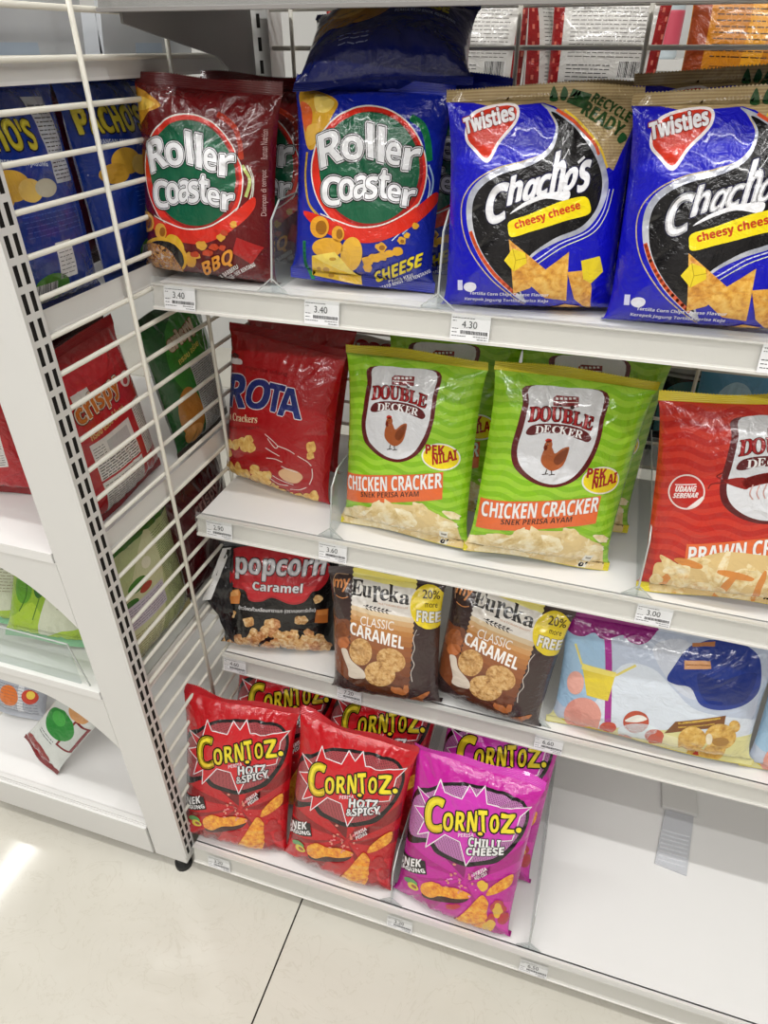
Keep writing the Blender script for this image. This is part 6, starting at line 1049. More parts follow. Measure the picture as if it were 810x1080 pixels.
["K","printed_design",5,"#ece4e8",1.49,1,0,[[-490,2480],[-391,2339],[-123,2338],[-55,2551],[75,2439],[162,2610],[249,2408],[503,2422],[851,2498],[741,2331],[735,2133],[715,1944],[502,1892],[615,1690],[302,1802],[137,1341],[-24,1707],[-265,1722],[-536,1342],[-527,1618],[-714,1451],[-633,1764],[-849,1851],[-632,1996],[-832,2198],[-563,2149]]],
["T","logo",6.4,"#0f0b0a","𝗖",[[-597,1611],[-318,1729],[-661,2139]],7.16,0],
["T","logo",7.4,"m:cornlogo","𝗖",[[-597,1611],[-318,1729],[-661,2139]],2.98,0],
["T","logo",7.8,"#0f0b0a","𝗢",[[-309,1774],[-163,1830],[-345,2049]],5.37,0],
["T","logo",8.8,"m:cornlogo","𝗢",[[-309,1774],[-163,1830],[-345,2049]],1.04,0],
["T","logo",9.2,"#0f0b0a","𝗥",[[-120,1860],[15,1908],[-159,2131]],5.37,0],
["T","logo",10.2,"m:cornlogo","𝗥",[[-120,1860],[15,1908],[-159,2131]],1.04,0],
["T","logo",10.6,"#0f0b0a","𝗡",[[55,1903],[186,1964],[11,2196]],5.37,0],
["T","logo",11.6,"m:cornlogo","𝗡",[[55,1903],[186,1964],[11,2196]],1.04,0],
["T","logo",12.0,"#0f0b0a","𝗢",[[379,2009],[499,2037],[339,2269]],5.37,0],
["T","logo",13.0,"m:cornlogo","𝗢",[[379,2009],[499,2037],[339,2269]],1.04,0],
["T","logo",13.4,"#0f0b0a","𝗭",[[541,2042],[727,2073],[477,2334]],5.37,0],
["T","logo",14.4,"m:cornlogo","𝗭",[[541,2042],[727,2073],[477,2334]],1.04,0],
["T","logo",14.8,"#0f0b0a","𝗧",[[232,1959],[351,1999],[153,2271]],5.37,0],
["T","logo",15.8,"m:cornlogo","𝗧",[[232,1959],[351,1999],[153,2271]],1.04,0],
["S","logo",16.8,"#0f0b0a",[[831,2111],[827,2082],[812,2061],[789,2053],[760,2057],[733,2074],[713,2099],[704,2129],[707,2158],[722,2180],[747,2191],[775,2188],[802,2171],[822,2143]]],
["S","logo",16.8,"#0f0b0a",[[314,1947],[310,1923],[294,1902],[269,1888],[240,1883],[213,1890],[194,1905],[186,1927],[190,1951],[207,1973],[232,1987],[260,1992],[287,1985],[306,1970]]],
["S","logo",17.8,"m:cornlogo",[[805,2117],[803,2099],[794,2087],[780,2081],[764,2084],[748,2093],[736,2109],[730,2127],[732,2144],[741,2157],[755,2164],[772,2162],[788,2152],[800,2136]]],
["S","logo",17.8,"#f0cc28",[[285,1950],[282,1938],[273,1927],[260,1920],[244,1917],[229,1920],[219,1928],[214,1939],[217,1951],[226,1962],[240,1969],[256,1972],[270,1969],[281,1961]]],
["T","flavour_name",19.8,"#e8d4dc","𝗣𝗘𝗥𝗜𝗦𝗔",[[-61,1776],[167,1863],[-68,1837]],0.0,0],
["T","flavour_name",20.8,"#140a0c","𝗖𝗛𝗜𝗟𝗟𝗜",[[115,1693],[572,1783],[99,1836]],3.28,0],
["T","flavour_name",21.8,"#f2f0f0","𝗖𝗛𝗜𝗟𝗟𝗜",[[115,1693],[572,1783],[99,1836]],0.89,0],
["T","flavour_name",22.8,"#140a0c","𝗖𝗛𝗘𝗘𝗦𝗘",[[109,1534],[639,1690],[96,1661]],3.28,0],
["T","flavour_name",23.8,"#f2f0f0","𝗖𝗛𝗘𝗘𝗦𝗘",[[109,1534],[639,1690],[96,1661]],0.89,0],
["T","flavour_name",24.8,"#efe4e6","𝗣𝗘𝗥𝗜𝗦𝗔",[[295,1220],[463,1381],[266,1276]],0.0,0],
["T","flavour_name",25.8,"#efe4e6","𝗞𝗘𝗝𝗨 𝗖𝗜𝗟𝗜",[[324,1150],[480,1300],[296,1205]],0.0,0],
["P","product_name",26.8,"#100c0e",[[-958,926],[-504,1115],[-435,897],[-906,640]]],
["T","product_name",27.8,"#f4f2f2","𝗦𝗡𝗘𝗞",[[-947,700],[-552,973],[-960,840]],0.45,0],
["T","product_name",28.8,"#f4f2f2","𝗝𝗔𝗚𝗨𝗡𝗚",[[-906,629],[-450,899],[-954,700]],0.45,0],
["S","side_emblem",29.8,"#5a9a58",[[-563,601],[-582,572],[-621,544],[-672,521],[-727,507],[-774,502],[-804,511],[-808,536],[-784,574],[-740,612],[-686,640],[-633,651],[-591,646],[-566,628]]],
["S","side_emblem",30.8,"#d8c83a",[[-534,518],[-555,486],[-590,460],[-634,443],[-677,440],[-712,449],[-731,471],[-729,503],[-707,538],[-669,568],[-625,586],[-582,588],[-549,574],[-532,549]]],
["S","side_emblem",31.8,"#a05030",[[-561,527],[-572,512],[-590,500],[-613,492],[-636,491],[-655,496],[-665,507],[-665,522],[-654,537],[-635,550],[-612,558],[-589,559],[-571,553],[-561,541]]],
["S","snack_picture",32.8,"#3a0a0c",[[-447,654],[-292,749],[59,808],[280,814],[165,656],[-185,509],[-442,446]]],
["S","snack_picture",33.8,"m:horn",[[-485,679],[-330,824],[-150,821],[57,886],[282,884],[271,797],[61,689],[-148,636],[-329,501],[-478,521]]],
["S","snack_picture",33.8,"m:horn",[[473,938],[576,824],[582,633],[599,439],[480,160],[132,110],[97,189],[274,560],[390,814]]],
["S","snack_picture",33.8,"m:horn",[[521,955],[570,1119],[734,1305],[837,1352],[845,1186],[759,1081],[620,985]]],
["S","snack_picture",34.8,"#d98a7a",[[166,882],[164,874],[157,866],[147,860],[135,857],[125,859],[117,864],[115,872],[117,880],[124,888],[134,894],[146,897],[156,895],[163,890]]],
["S","snack_picture",34.8,"#d98a7a",[[-51,1098],[-52,1091],[-56,1085],[-62,1080],[-69,1079],[-75,1080],[-79,1085],[-81,1091],[-79,1097],[-75,1104],[-69,1108],[-63,1109],[-57,1108],[-53,1104]]],
["S","snack_picture",34.8,"#d98a7a",[[306,1083],[305,1073],[301,1063],[294,1058],[287,1057],[280,1060],[275,1068],[273,1078],[275,1089],[279,1098],[285,1104],[293,1105],[299,1101],[304,1094]]],
["S","snack_picture",34.8,"#d98a7a",[[156,974],[154,965],[148,956],[139,950],[129,948],[119,950],[113,956],[110,965],[112,975],[118,984],[127,990],[137,992],[146,989],[153,983]]],
["S","snack_picture",34.8,"#e88ad0",[[371,998],[370,992],[366,988],[360,985],[354,984],[347,985],[343,989],[342,994],[343,999],[347,1004],[353,1007],[359,1008],[365,1006],[369,1003]]],
["S","snack_picture",34.8,"#d98a7a",[[251,1185],[250,1174],[244,1164],[235,1158],[226,1156],[217,1159],[210,1167],[208,1177],[209,1189],[215,1198],[224,1205],[233,1206],[242,1203],[249,1196]]],
["S","snack_picture",34.8,"#d98a7a",[[-67,850],[-70,844],[-77,837],[-88,832],[-100,829],[-111,829],[-119,832],[-122,837],[-119,844],[-112,850],[-101,856],[-89,859],[-78,859],[-70,856]]],
["S","snack_picture",34.8,"#d98a7a",[[108,1015],[107,1003],[103,993],[98,987],[92,986],[86,990],[82,998],[80,1009],[81,1020],[84,1030],[90,1036],[96,1038],[102,1034],[106,1026]]],
["S","snack_picture",34.8,"#d98a7a",[[-59,930],[-60,919],[-65,909],[-72,903],[-80,901],[-87,904],[-92,911],[-94,921],[-93,932],[-88,942],[-81,948],[-73,950],[-66,947],[-61,940]]],
["S","snack_picture",34.8,"#d98a7a",[[-32,1087],[-33,1076],[-39,1066],[-47,1059],[-56,1057],[-64,1060],[-70,1067],[-72,1078],[-70,1089],[-65,1099],[-57,1106],[-48,1108],[-40,1105],[-34,1097]]],
["S","snack_picture",34.8,"#d98a7a",[[-8,1300],[-10,1290],[-18,1281],[-28,1275],[-41,1272],[-52,1274],[-59,1280],[-62,1288],[-60,1298],[-53,1307],[-42,1313],[-30,1316],[-19,1314],[-11,1309]]],
["S","snack_picture",34.8,"#e88ad0",[[306,845],[304,838],[298,832],[290,828],[280,826],[271,828],[265,832],[262,838],[264,845],[270,851],[279,855],[289,857],[298,856],[304,851]]],
["S","snack_picture",34.8,"#d98a7a",[[223,1220],[223,1211],[219,1204],[215,1200],[209,1199],[204,1202],[201,1207],[199,1215],[200,1223],[203,1230],[208,1235],[213,1236],[218,1233],[222,1227]]],
["S","snack_picture",34.8,"#d98a7a",[[27,1144],[25,1136],[18,1129],[9,1123],[-2,1121],[-12,1122],[-18,1127],[-21,1134],[-19,1142],[-12,1149],[-3,1155],[8,1157],[17,1156],[24,1151]]],
["S","snack_picture",34.8,"#d98a7a",[[222,972],[220,967],[213,961],[203,957],[192,955],[182,955],[175,958],[173,963],[175,969],[182,974],[192,979],[203,981],[213,980],[220,977]]],
["S","snack_picture",34.8,"#d98a7a",[[104,1069],[102,1058],[97,1048],[90,1041],[81,1039],[73,1042],[67,1050],[65,1060],[66,1072],[72,1082],[79,1088],[88,1090],[96,1087],[102,1079]]],
["S","snack_picture",34.8,"#e88ad0",[[119,946],[117,940],[113,935],[107,931],[100,929],[94,930],[89,934],[88,939],[89,945],[93,950],[99,954],[106,955],[113,954],[117,951]]],
["S","snack_picture",34.8,"#e88ad0",[[115,1064],[113,1057],[105,1050],[95,1045],[83,1042],[72,1043],[64,1046],[62,1053],[64,1060],[71,1067],[82,1073],[94,1075],[105,1074],[112,1070]]],
["S","snack_picture",34.8,"#d98a7a",[[123,835],[122,823],[118,813],[111,806],[105,805],[98,809],[94,817],[92,828],[93,840],[97,850],[103,857],[110,858],[116,854],[121,846]]],
["S","snack_picture",34.8,"#d98a7a",[[259,1152],[257,1144],[250,1137],[241,1132],[230,1130],[220,1131],[213,1136],[210,1143],[212,1151],[219,1158],[228,1163],[239,1165],[249,1163],[256,1159]]],
["S","snack_picture",34.8,"#e88ad0",[[287,1228],[286,1217],[280,1207],[272,1201],[263,1200],[255,1203],[249,1211],[247,1222],[248,1233],[254,1242],[261,1249],[270,1250],[279,1247],[285,1239]]],
["S","snack_picture",34.8,"#e88ad0",[[-17,1021],[-19,1013],[-26,1005],[-37,999],[-48,996],[-59,997],[-67,1002],[-69,1009],[-67,1017],[-60,1025],[-49,1031],[-38,1034],[-27,1033],[-20,1028]]],
["S","snack_picture",34.8,"#d98a7a",[[128,930],[127,922],[124,915],[120,911],[116,910],[111,913],[108,918],[107,926],[108,934],[111,940],[115,945],[119,946],[124,943],[127,938]]],
["S","snack_picture",34.8,"#e88ad0",[[104,1055],[103,1046],[100,1038],[96,1033],[91,1032],[86,1035],[83,1041],[82,1050],[82,1059],[85,1067],[90,1072],[95,1073],[99,1070],[103,1064]]],
["S","snack_picture",34.8,"#d98a7a",[[-85,955],[-87,948],[-92,941],[-101,936],[-110,934],[-118,935],[-124,939],[-127,945],[-125,952],[-119,959],[-111,964],[-101,967],[-93,966],[-87,962]]],
["S","snack_picture",34.8,"#e88ad0",[[-57,993],[-60,986],[-67,979],[-78,974],[-90,971],[-101,971],[-108,975],[-111,981],[-109,988],[-101,995],[-91,1000],[-79,1003],[-68,1003],[-60,999]]],
["S","snack_picture",34.8,"#b8303c",[[854,720],[840,649],[772,664],[732,658],[671,639],[628,701],[613,772],[643,827],[669,882],[724,892],[779,861],[802,794]]],
["S","snack_picture",34.82,"#b8303c",[[913,478],[896,439],[868,403],[817,400],[767,452],[753,531],[752,595],[776,638],[812,645],[846,635],[887,611],[905,543]]],
["S","snack_picture",34.84,"#b8303c",[[731,451],[736,369],[691,334],[647,312],[616,355],[601,409],[582,462],[600,516],[617,574],[657,619],[701,576],[716,508]]],
["S","snack_picture",34.86,"#b8303c",[[181,602],[167,564],[127,520],[72,473],[12,447],[-36,440],[-34,475],[-55,497],[-13,547],[52,573],[108,612],[152,615]]],
["S","snack_picture",34.88,"#e0b23c",[[521,1070],[498,1035],[468,1004],[429,1014],[400,1039],[372,1072],[357,1125],[387,1174],[430,1201],[472,1179],[512,1163],[524,1115]]],
["S","snack_picture",34.9,"#e0b23c",[[726,337],[707,273],[669,206],[600,160],[560,160],[548,237],[550,340],[587,407],[616,457],[657,488],[704,470],[740,415]]],
["S","snack_picture",34.92,"#e0b23c",[[813,658],[785,610],[771,546],[734,531],[697,565],[678,628],[659,690],[677,745],[684,824],[726,834],[764,791],[787,729]]]]}''')
SEAL, NARROW = 11.0, .08
class Sheet:
    "the front of a filled pillow bag: flat-sheet millimetres -> local metres (x right, z up, -y to the front)"
    def __init__(s, W, H, T, seed, rough=1.0, flop=(3, 2), fold=False):
        s.fold = fold
        s.W, s.H, s.T = W, H, T; r = random.Random(seed); s.ph = [r.uniform(0, 6.28) for _ in range(8)]; s.flop = flop; s.rough = rough
        s.cr = []
        for i in range(int(44*rough)):
            top = r.random() < .6
            y = H - SEAL - abs(r.gauss(0, H*.16)) if top else (SEAL + abs(r.gauss(0, H*.13)) if r.random() < .6 else r.uniform(SEAL, H-SEAL))
            x = r.choice((-1, 1))*W*abs(r.gauss(.3, .14)); a = r.uniform(.5, 1.5)*r.choice((1, -1, -1))
            ang = math.atan2(H/2-y, -x) + r.gauss(0, .35)
            s.cr.append((x, y, math.cos(ang), math.sin(ang), r.uniform(9, 26), r.uniform(2.4, 4.6), a*1.15))
    def at(s, x, y, side=1):
        W, H, T = s.W, s.H, s.T
        t = np.clip((y-SEAL)/(H-2*SEAL), 0, 1)**.9
        g = np.maximum(1-np.abs(2*t-1)**np.where(t < .5, 4.5, 2.6), 0)**.6
        c = np.maximum(1-np.abs(2*x/W)**2.6, 0)**.62
        d = T/2*g*c*(1 if side > 0 else .85)
        X = x*(1-NARROW*g)
        body = np.clip(g*3, 0, 1)*np.clip(c*2.2, 0, 1)
        # gathers running out of the two seals
        dt, db = (H-SEAL-y)/22, (y-SEAL)/18
        pl = np.sin(x*.21+s.ph[0])*1.1 + np.sin(x*.43+s.ph[1])*.7
        pb = np.sin(x*.24+s.ph[2])*1.0 + np.sin(x*.5+s.ph[3])*.6
        wr = pl*np.exp(-np.abs(dt)) + pb*np.exp(-np.abs(db))
        k = np.zeros_like(d)
        for (cx, cy, ux, uy, L, w, a) in s.cr:
            dx, dy = x-cx, y-cy; al = dx*ux+dy*uy; ac = -dx*uy+dy*ux
            k += a*np.exp(-(al/L)**2-(ac/w)**2)
        k += .9*np.sin(x*.05+s.ph[4])*np.sin(y*.043+s.ph[5])
        d = d + side*0 + (wr*s.rough + k*s.rough)*body
        f1, f2 = s.flop
        up = np.clip((y-(H-26))/26, 0, 1)**2; lo = np.clip((24-y)/24, 0, 1)**2
        bend = up*(f1*np.sin(x*PI/W*1.6+s.ph[6]) + f1*.5*np.sin(x*PI/W*3.7+s.ph[7])) + lo*f2*np.sin(x*PI/W*2.1+s.ph[5])
        Z = y + up*1.6*np.sin(x*PI/W*2.3+s.ph[3])
        if s.fold:   # the bottom seal lies folded back under the filled bag
            bend = bend*np.clip((y-SEAL)/12, 0, 1) + np.minimum(y-SEAL, 0); Z = np.where(y > SEAL, Z-SEAL, .3)
        return np.stack((X, -(side*d + bend), Z), -1)/1000
    def normal(s, x, y):
        e = .25; P = s.at(x+e, y)-s.at(x-e, y); Q = s.at(x, y+e)-s.at(x, y-e)
        n = np.cross(P, Q); return n/np.maximum(np.linalg.norm(n, axis=-1, keepdims=True), 1e-12)
    def grid(s):
        nx, ny = max(8, int(round(s.W/3))), max(8, int(round((s.H-2*SEAL)/3)))
        return np.linspace(-s.W/2, s.W/2, nx+1), np.linspace(SEAL, s.H-SEAL, ny+1)

def build_bag(root, sh, base, seals, items, back=None):
    gx, gy = sh.grid(); X, Y = np.meshgrid(gx, gy); nx, ny = len(gx), len(gy)
    F = sh.at(X, Y).reshape(-1, 3); Bk = sh.at(X, Y, -1).reshape(-1, 3); n = nx*ny
    faces = []; mi = []
    for j in range(ny-1):
        for i in range(nx-1):
            a = j*nx+i; faces += [(a, a+1, a+nx+1), (a, a+nx+1, a+nx)]; mi += [0, 0]
            a += n; faces.append((a, a+nx, a+nx+1, a+1)); mi.append(1)
    mesh_obj('film', np.concatenate((F, Bk)), faces, [film(base), film(back or base)], root, mi, smooth=True)
    for nm, ya, yb, edge in (('top_seal', sh.H-SEAL, sh.H, 1), ('bottom_seal', 0, SEAL, 0)):
        xs = np.linspace(-sh.W/2, sh.W/2, 2*nx-1); ys = np.linspace(ya, yb, 5); SX, SY = np.meshgrid(xs, ys)
        zz = np.where(np.arange(len(xs)) % 2 == 0, .7, -.7)
        SY[-1 if edge else 0] += zz*(1 if edge else .4)
        V = sh.at(SX, SY).reshape(-1, 3); m = len(xs); fs = [(j*m+i, j*m+i+1, (j+1)*m+i+1, (j+1)*m+i) for j in range(4) for i in range(m-1)]
        mesh_obj(nm, V, fs, seal_mat(seals[0 if edge else 1]), root, smooth=True)
    lo, hi = -sh.W/2+.4, sh.W/2-.4
    parts = {}
    GP = F.reshape(ny, nx, 3); GN = sh.normal(X, Y); hx, hy = gx[1]-gx[0], gy[1]-gy[0]
    def on_sheet(v):
        "place ink exactly on the film's own triangles"
        a = (v[:, 0]-gx[0])/hx; b = (v[:, 1]-gy[0])/hy
        i = np.clip(np.floor(a).astype(int), 0, nx-2); j = np.clip(np.floor(b).astype(int), 0, ny-2); fx, fy = (a-i)[:, None], (b-j)[:, None]
        def mix(G):
            p00, p10, p01, p11 = G[j, i], G[j, i+1], G[j+1, i], G[j+1, i+1]
            return np.where(fx >= fy, p00+fx*(p10-p00)+fy*(p11-p10), p00+fy*(p01-p00)+fx*(p11-p01))
        Pm, Nm = mix(GP), mix(GN); out = (b < -1e-4) | (b > ny-1+1e-4)
        if out.any(): Pm[out] = sh.at(v[out, 0], v[out, 1]); Nm[out] = sh.normal(v[out, 0], v[out, 1])
        return Pm, Nm
    for it in sorted(items, key=lambda i: i[2]):
        kind, part, z, mk = it[:4]
        if kind == 'T': vs, fs = text_tris(it[4], [(p[0]/10, p[1]/10) for p in it[5]], it[6])
        else:
            pts = [(p[0]/10, p[1]/10) for p in it[-1]]
            if kind == 'P': vs, fs = fill(pts)
            elif kind == 'S': vs, fs = fill(catmull(pts, 5))
            else:
                if it[6]: pts = catmull(pts, 5, bool(it[5]))
                vs, fs = stroke(pts, it[4], bool(it[5]))
        if not vs: continue
        v2, f2 = cut(vs, fs, gx, gy, lo, hi, 1.0, sh.H-1.0)
        if not f2: continue
        P, Nn = on_sheet(np.array(v2)); P = P + Nn*(.00012 + .00003*z)
        d = parts.setdefault(part, dict(v=[], n=[], f=[], m=[], mats=[]))
        if mk not in d['mats']: d['mats'].append(mk)
        k = len(d['v']); d['v'] += list(P); d['n'] += list(Nn); d['f'] += [tuple(i+k for i in f) for f in f2]; d['m'] += [d['mats'].index(mk)]*len(f2)
    for part, d in parts.items():
        # every face turned to the front
        v = np.array(d['v']); fs = []
        for f in d['f']:
            a, b, c = v[f[0]], v[f[1]], v[f[2]]
            nrm = np.cross(b-a, c-a)
            fs.append(f if nrm @ d['n'][f[0]] >= 0 else f[::-1])
        mesh_obj(part, v, fs, [film(m) for m in d['mats']], root, d['m'], smooth=True, normals=d['n'])
    return root

def pose(o, yaw, lean, roll):
    "bag standing at o: turned by yaw, leaning back, tipped sideways by roll (degrees)"
    y, l, r = (math.radians(a) for a in (yaw, lean, roll))
    return Matrix.Translation(o) @ Matrix.Rotation(y, 4, 'Z') @ Matrix.Rotation(-l, 4, 'X') @ Matrix.Rotation(r, 4, 'Y')

PROTO = {}
FOLDED = {'bbq', 'chacho', 'rota', 'pop', 'eur', 'cr', 'cp'}
BAGS = dict(  # W, H, T mm, seed, crease amount, base ink, (top seal, bottom seal), seal bend
    bbq=(168, 206, 60, 3, 1.2, '#641013', ('#5a0e12', '#5a0e12'), (9, 2)), cheese=(164, 196, 60, 7, 1.0, '#14259a', ('#1a2fb0', '#1626a0'), (9, 3)),
    chacho=(178, 204, 62, 12, 1.2, '#1212b4', ('#ab9468', '#1010a0'), (7, 2)), rota=(192, 236, 62, 21, 1.0, '#a8151b', ('#86121a', '#7a1016'), (5, 2)),
    chick=(184, 245, 58, 33, .9, 'm:wavegreen', ('#d2c41c', '#d8ca2a'), (4, 4)), prawn=(184, 245, 58, 41, 1.0, 'm:wavered', ('#d8c41c', '#e6d41c'), (4, 4)),
    pop=(192, 194, 60, 52, 1.3, '#0f0d0e', ('#121011', '#0c0b0c'), (4, 2)), eur=(174, 214, 62, 63, .9, '#3c2c2b', ('#3a2a2a', '#2a1e1e'), (3, 2)),
    beach=(276, 192, 60, 71, .9, '#bcc6d8', ('#c2cad8', '#e2cf1c'), (3, 4)), cr=(186, 288, 58, 84, 1.1, '#bc0f1b', ('#b81220', '#8e0c14'), (8, 3)), cp=(186, 288, 58, 97, 1.1, '#c01c98', ('#cc2cae', '#a0147c'), (8, 3)))
def bag(kind, label, cat, group, M, name='snack_bag'):
    if kind in PROTO:
        r = dup(PROTO[kind], label, M); r.name = name
        if group: r['group'] = group
        elif 'group' in r: del r['group']
        r['category'] = cat; return r
    W, H, T, seed, ro, base, seals, flop = BAGS[kind][:8]
    r = thing(name, label, cat, (0, 0, 0), group)
    build_bag(r, Sheet(W, H, T, seed, ro, flop, kind in FOLDED), base, seals, ART.get(kind, []), BAGS[kind][8] if len(BAGS[kind]) > 8 else None)
    r.matrix_world = M; PROTO[kind] = r; return r

# plain-backed bags of the neighbouring shelves: artwork given in tenths of a millimetre
def T_(part, z, m, t, x, y, w, h, th=0, up=0): return ['T', part, z, m, t, [[x*10, y*10], [(x+w)*10, (y+up)*10], [x*10, (y+h)*10]], th, 0]
def R_(part, z, m, x0, y0, x1, y1): return ['P', part, z, m, [[x0*10, y0*10], [x1*10, y0*10], [x1*10, y1*10], [x0*10, y1*10]]]
def E_(part, z, m, cx, cy, rx, ry): return ['S', part, z, m, [[(cx+rx*math.cos(t))*10, (cy+ry*math.sin(t))*10] for t in np.linspace(0, 2*PI, 12, endpoint=False)]]
def lines(part, z, m, x0, y0, x1, y1, step, seed, w=.9):
    r = random.Random(seed); out = []; y = y1-step
    while y > y0:
        x = x0+1.5
        while x < x1-4:
            L = min(r.uniform(3, 11), x1-1-x); out.append(R_(part, z, m, x, y, x+L, y+w)); x += L+r.uniform(1, 2)
        y -= step
    return out
def bars(part, z, m, x0, y0, x1, y1, seed):
    r = random.Random(seed); out = []; x = x0
    while x < x1: w = r.choice((.5, .5, .9, 1.3)); out.append(R_(part, z, m, x, y0, x+w, y1)); x += w+r.choice((.6, .6, 1.0))
    return out
def bold(t): return ''.join(chr(0x1D5D4+ord(c)-65) if 'A' <= c <= 'Z' else chr(0x1D5EE+ord(c)-97) if 'a' <= c <= 'z' else c for c in t)
BAGS.update(blueback=(170, 208, 55, 101, 1.0, '#0c2f86', ('#0c2f86', '#0a2870'), (3, 2)), redback=(168, 215, 55, 102, 1.0, '#b0141d', ('#a0121a', '#8a0f16'), (3, 2)), greenback=(150, 205, 55, 103, 1.0, '#14521f', ('#123f1a', '#3a2410'), (3, 2)),
    pale=(190, 215, 50, 104, .7, '#aeb883', ('#2f6a24', '#b8aa74'), (2, 2)), darkred=(165, 200, 55, 105, 1.0, '#4a0d14', ('#420c12', '#3a0a10'), (3, 2)), veggie=(120, 205, 48, 106, 1.0, '#a9c83a', ('#8fc07a', '#8cc89a'), (3, 3)), candy=(120, 160, 40, 107, 1.1, '#a9adb6', ('#c0c4cc', '#b0b4bc'), (3, 3)),
    mint=(90, 170, 34, 108, 1.0, '#d8dcd8', ('#d8dcd8', '#7a1218'), (3, 4)), whitered=(145, 290, 46, 109, .5, '#cbc8c2', ('#c4c1bc', '#c4c1bc'), (2, 2)), orange=(160, 290, 50, 110, .5, '#c07818', ('#b46a14', '#b46a14'), (2, 2)), teal=(150, 170, 50, 111, 1.0, '#122024', ('#1c3034', '#1c3034'), (3, 2)), ketu=(130, 190, 46, 112, .8, '#b4b2b0', ('#b4b2b0', '#b4b2b0'), (3, 2)), navy=(176, 142, 64, 113, 1.4, '#0c1a66', ('#0e1e74', '#0a1660'), (5, 4)), skyblue=(110, 178, 44, 114, .8, '#5a9cc4', ('#6aaad0', '#5a9cc4'), (3, 2)))
ART['blueback'] = [T_('logo', 2, '#0a1a40', bold("PACHO'S"), -78, 152, 100, 24, 4, -4), T_('logo', 3, '#d8c838', bold("PACHO'S"), -78, 152, 100, 24, 1.4, -4), T_('small_print', 2, '#c8d0e0', bold('RANGAN BERPERISA JAGUNG'), -60, 140, 86, 6, 0, -8),
    R_('ingredients_panel', 2, '#b9bdc4', 32, 118, 66, 190)] + lines('ingredients_panel', 3, '#2a2c34', 33, 120, 65, 186, 3.4, 5) + [E_('snack_picture', 2, '#d8a83a', -30, 122, 24, 13), E_('snack_picture', 3, '#e6c060', -8, 116, 16, 10), E_('snack_picture', 3, '#c99a34', -52, 112, 20, 10), E_('snack_picture', 3.5, '#c8c0a8', 14, 116, 16, 8),
    R_('sticker', 2, '#d8d8d8', 4, 34, 30, 68)] + lines('sticker', 3, '#44464c', 5, 36, 29, 66, 4, 8, .7) + [E_('barcode', 2, '#3f7a24', -10, 28, 26, 14), R_('barcode', 3, '#dcdcdc', -32, 14, -2, 34)] + bars('barcode', 4, '#15151a', -31, 14, -3, 34, 3) + lines('legal_print', 2, '#3a5ab0', -30, 72, 60, 108, 4.5, 9, .8)
ART['redback'] = [R_('printed_design', 1, '#c4202a', -84, 168, 84, 190), T_('logo', 2, '#5a1c10', bold('crispy'), -52, 128, 84, 30, 6, 8), T_('logo', 3, '#e8d8c4', bold('crispy'), -52, 128, 84, 30, 3.6, 8), T_('logo', 4, '#c86a20', bold('crispy'), -52, 128, 84, 30, 1, 8), T_('small_print', 2, '#e6c07a', 'กรอบ อร่อย ไม่ทอด', -46, 112, 70, 11, .8, 6), E_('prawn_emblem', 2, '#e0d0cc', 52, 148, 13, 9), E_('prawn_emblem', 3, '#b8343a', 50, 146, 6, 4),
    R_('nutrition_panel', 2, '#d8d4d0', -52, 10, 26, 108), R_('nutrition_panel', 2.5, '#a6151d', -52, 56, 26, 59)] + lines('nutrition_panel', 3, '#2c2a2c', -51, 12, 25, 54, 3.4, 3, .9) + lines('nutrition_panel', 3, '#2c2a2c', -51, 60, 25, 82, 3.6, 4, 1.3) + lines('nutrition_panel', 3, '#3a3838', -51, 84, -30, 104, 3.6, 9, .9) + [R_('nutrition_panel', 2.6, '#b4b2b2', -26, 86, 18, 102), R_('side_panel', 2, '#d8d4d0', 40, 48, 66, 120)] + lines('side_panel', 3, '#2c2a2c', 41, 50, 65, 118, 3.2, 6, .8) + [R_('pale_tab', 2, '#d8d2ce', -46, 160, -18, 168)]
ART['greenback'] = [E_('printed_design', 1, '#2f7a26', 0, 130, 58, 60), T_('logo', 2, '#8a2818', bold('crispy'), -46, 146, 70, 24, 4, 10), T_('logo', 3, '#e6d4b8', bold('crispy'), -46, 146, 70, 24, 2.2, 10), T_('small_print', 2, '#d8c860', 'กรอบ อร่อย', -40, 132, 54, 9, .6, 8), R_('nutrition_panel', 2, '#b8bab8', -22, 18, 44, 126)] + lines('nutrition_panel', 3, '#202220', -21, 20, 43, 122, 3.2, 7, .9) + [E_('snack_picture', 1.5, '#a8702a', -44, 60, 22, 40), E_('snack_picture', 1.8, '#c8904a', -46, 30, 18, 14)]
ART['pale'] = [R_('printed_design', 1, '#2f6a1c', -94, 185, 94, 204), ['S', 'printed_design', 1.5, '#c9cba0', [[-900, 700], [-300, 1500], [300, 1850], [200, 900], [-200, 100], [-900, 100]]], E_('vegetable_picture', 2, '#3f7a24', -30, 132, 20, 9), E_('vegetable_picture', 2.2, '#e0dcc4', 0, 150, 10, 8), E_('vegetable_picture', 2.4, '#a83a28', -16, 120, 14, 6), E_('vegetable_picture', 2.6, '#2f6a1c', -52, 112, 16, 7), R_('import_sticker', 3, '#c2bac6', -66, 72, 20, 110)] + lines('import_sticker', 4, '#5a4a6a', -64, 74, 18, 108, 4, 2, .8) + lines('small_print', 2, '#5c6a34', 28, 20, 88, 180, 3.2, 5, .8) + lines('recipe_print', 2, '#6a5a34', -60, 16, 20, 66, 4, 6, .8)
ART['darkred'] = [T_('logo', 2, '#8a6a66', bold('crispy'), -40, 130, 76, 24, 1, 8), E_('printed_design', 2, '#6a5a58', -10, 60, 34, 40), E_('printed_design', 3, '#3a0c12', -10, 60, 26, 32)]
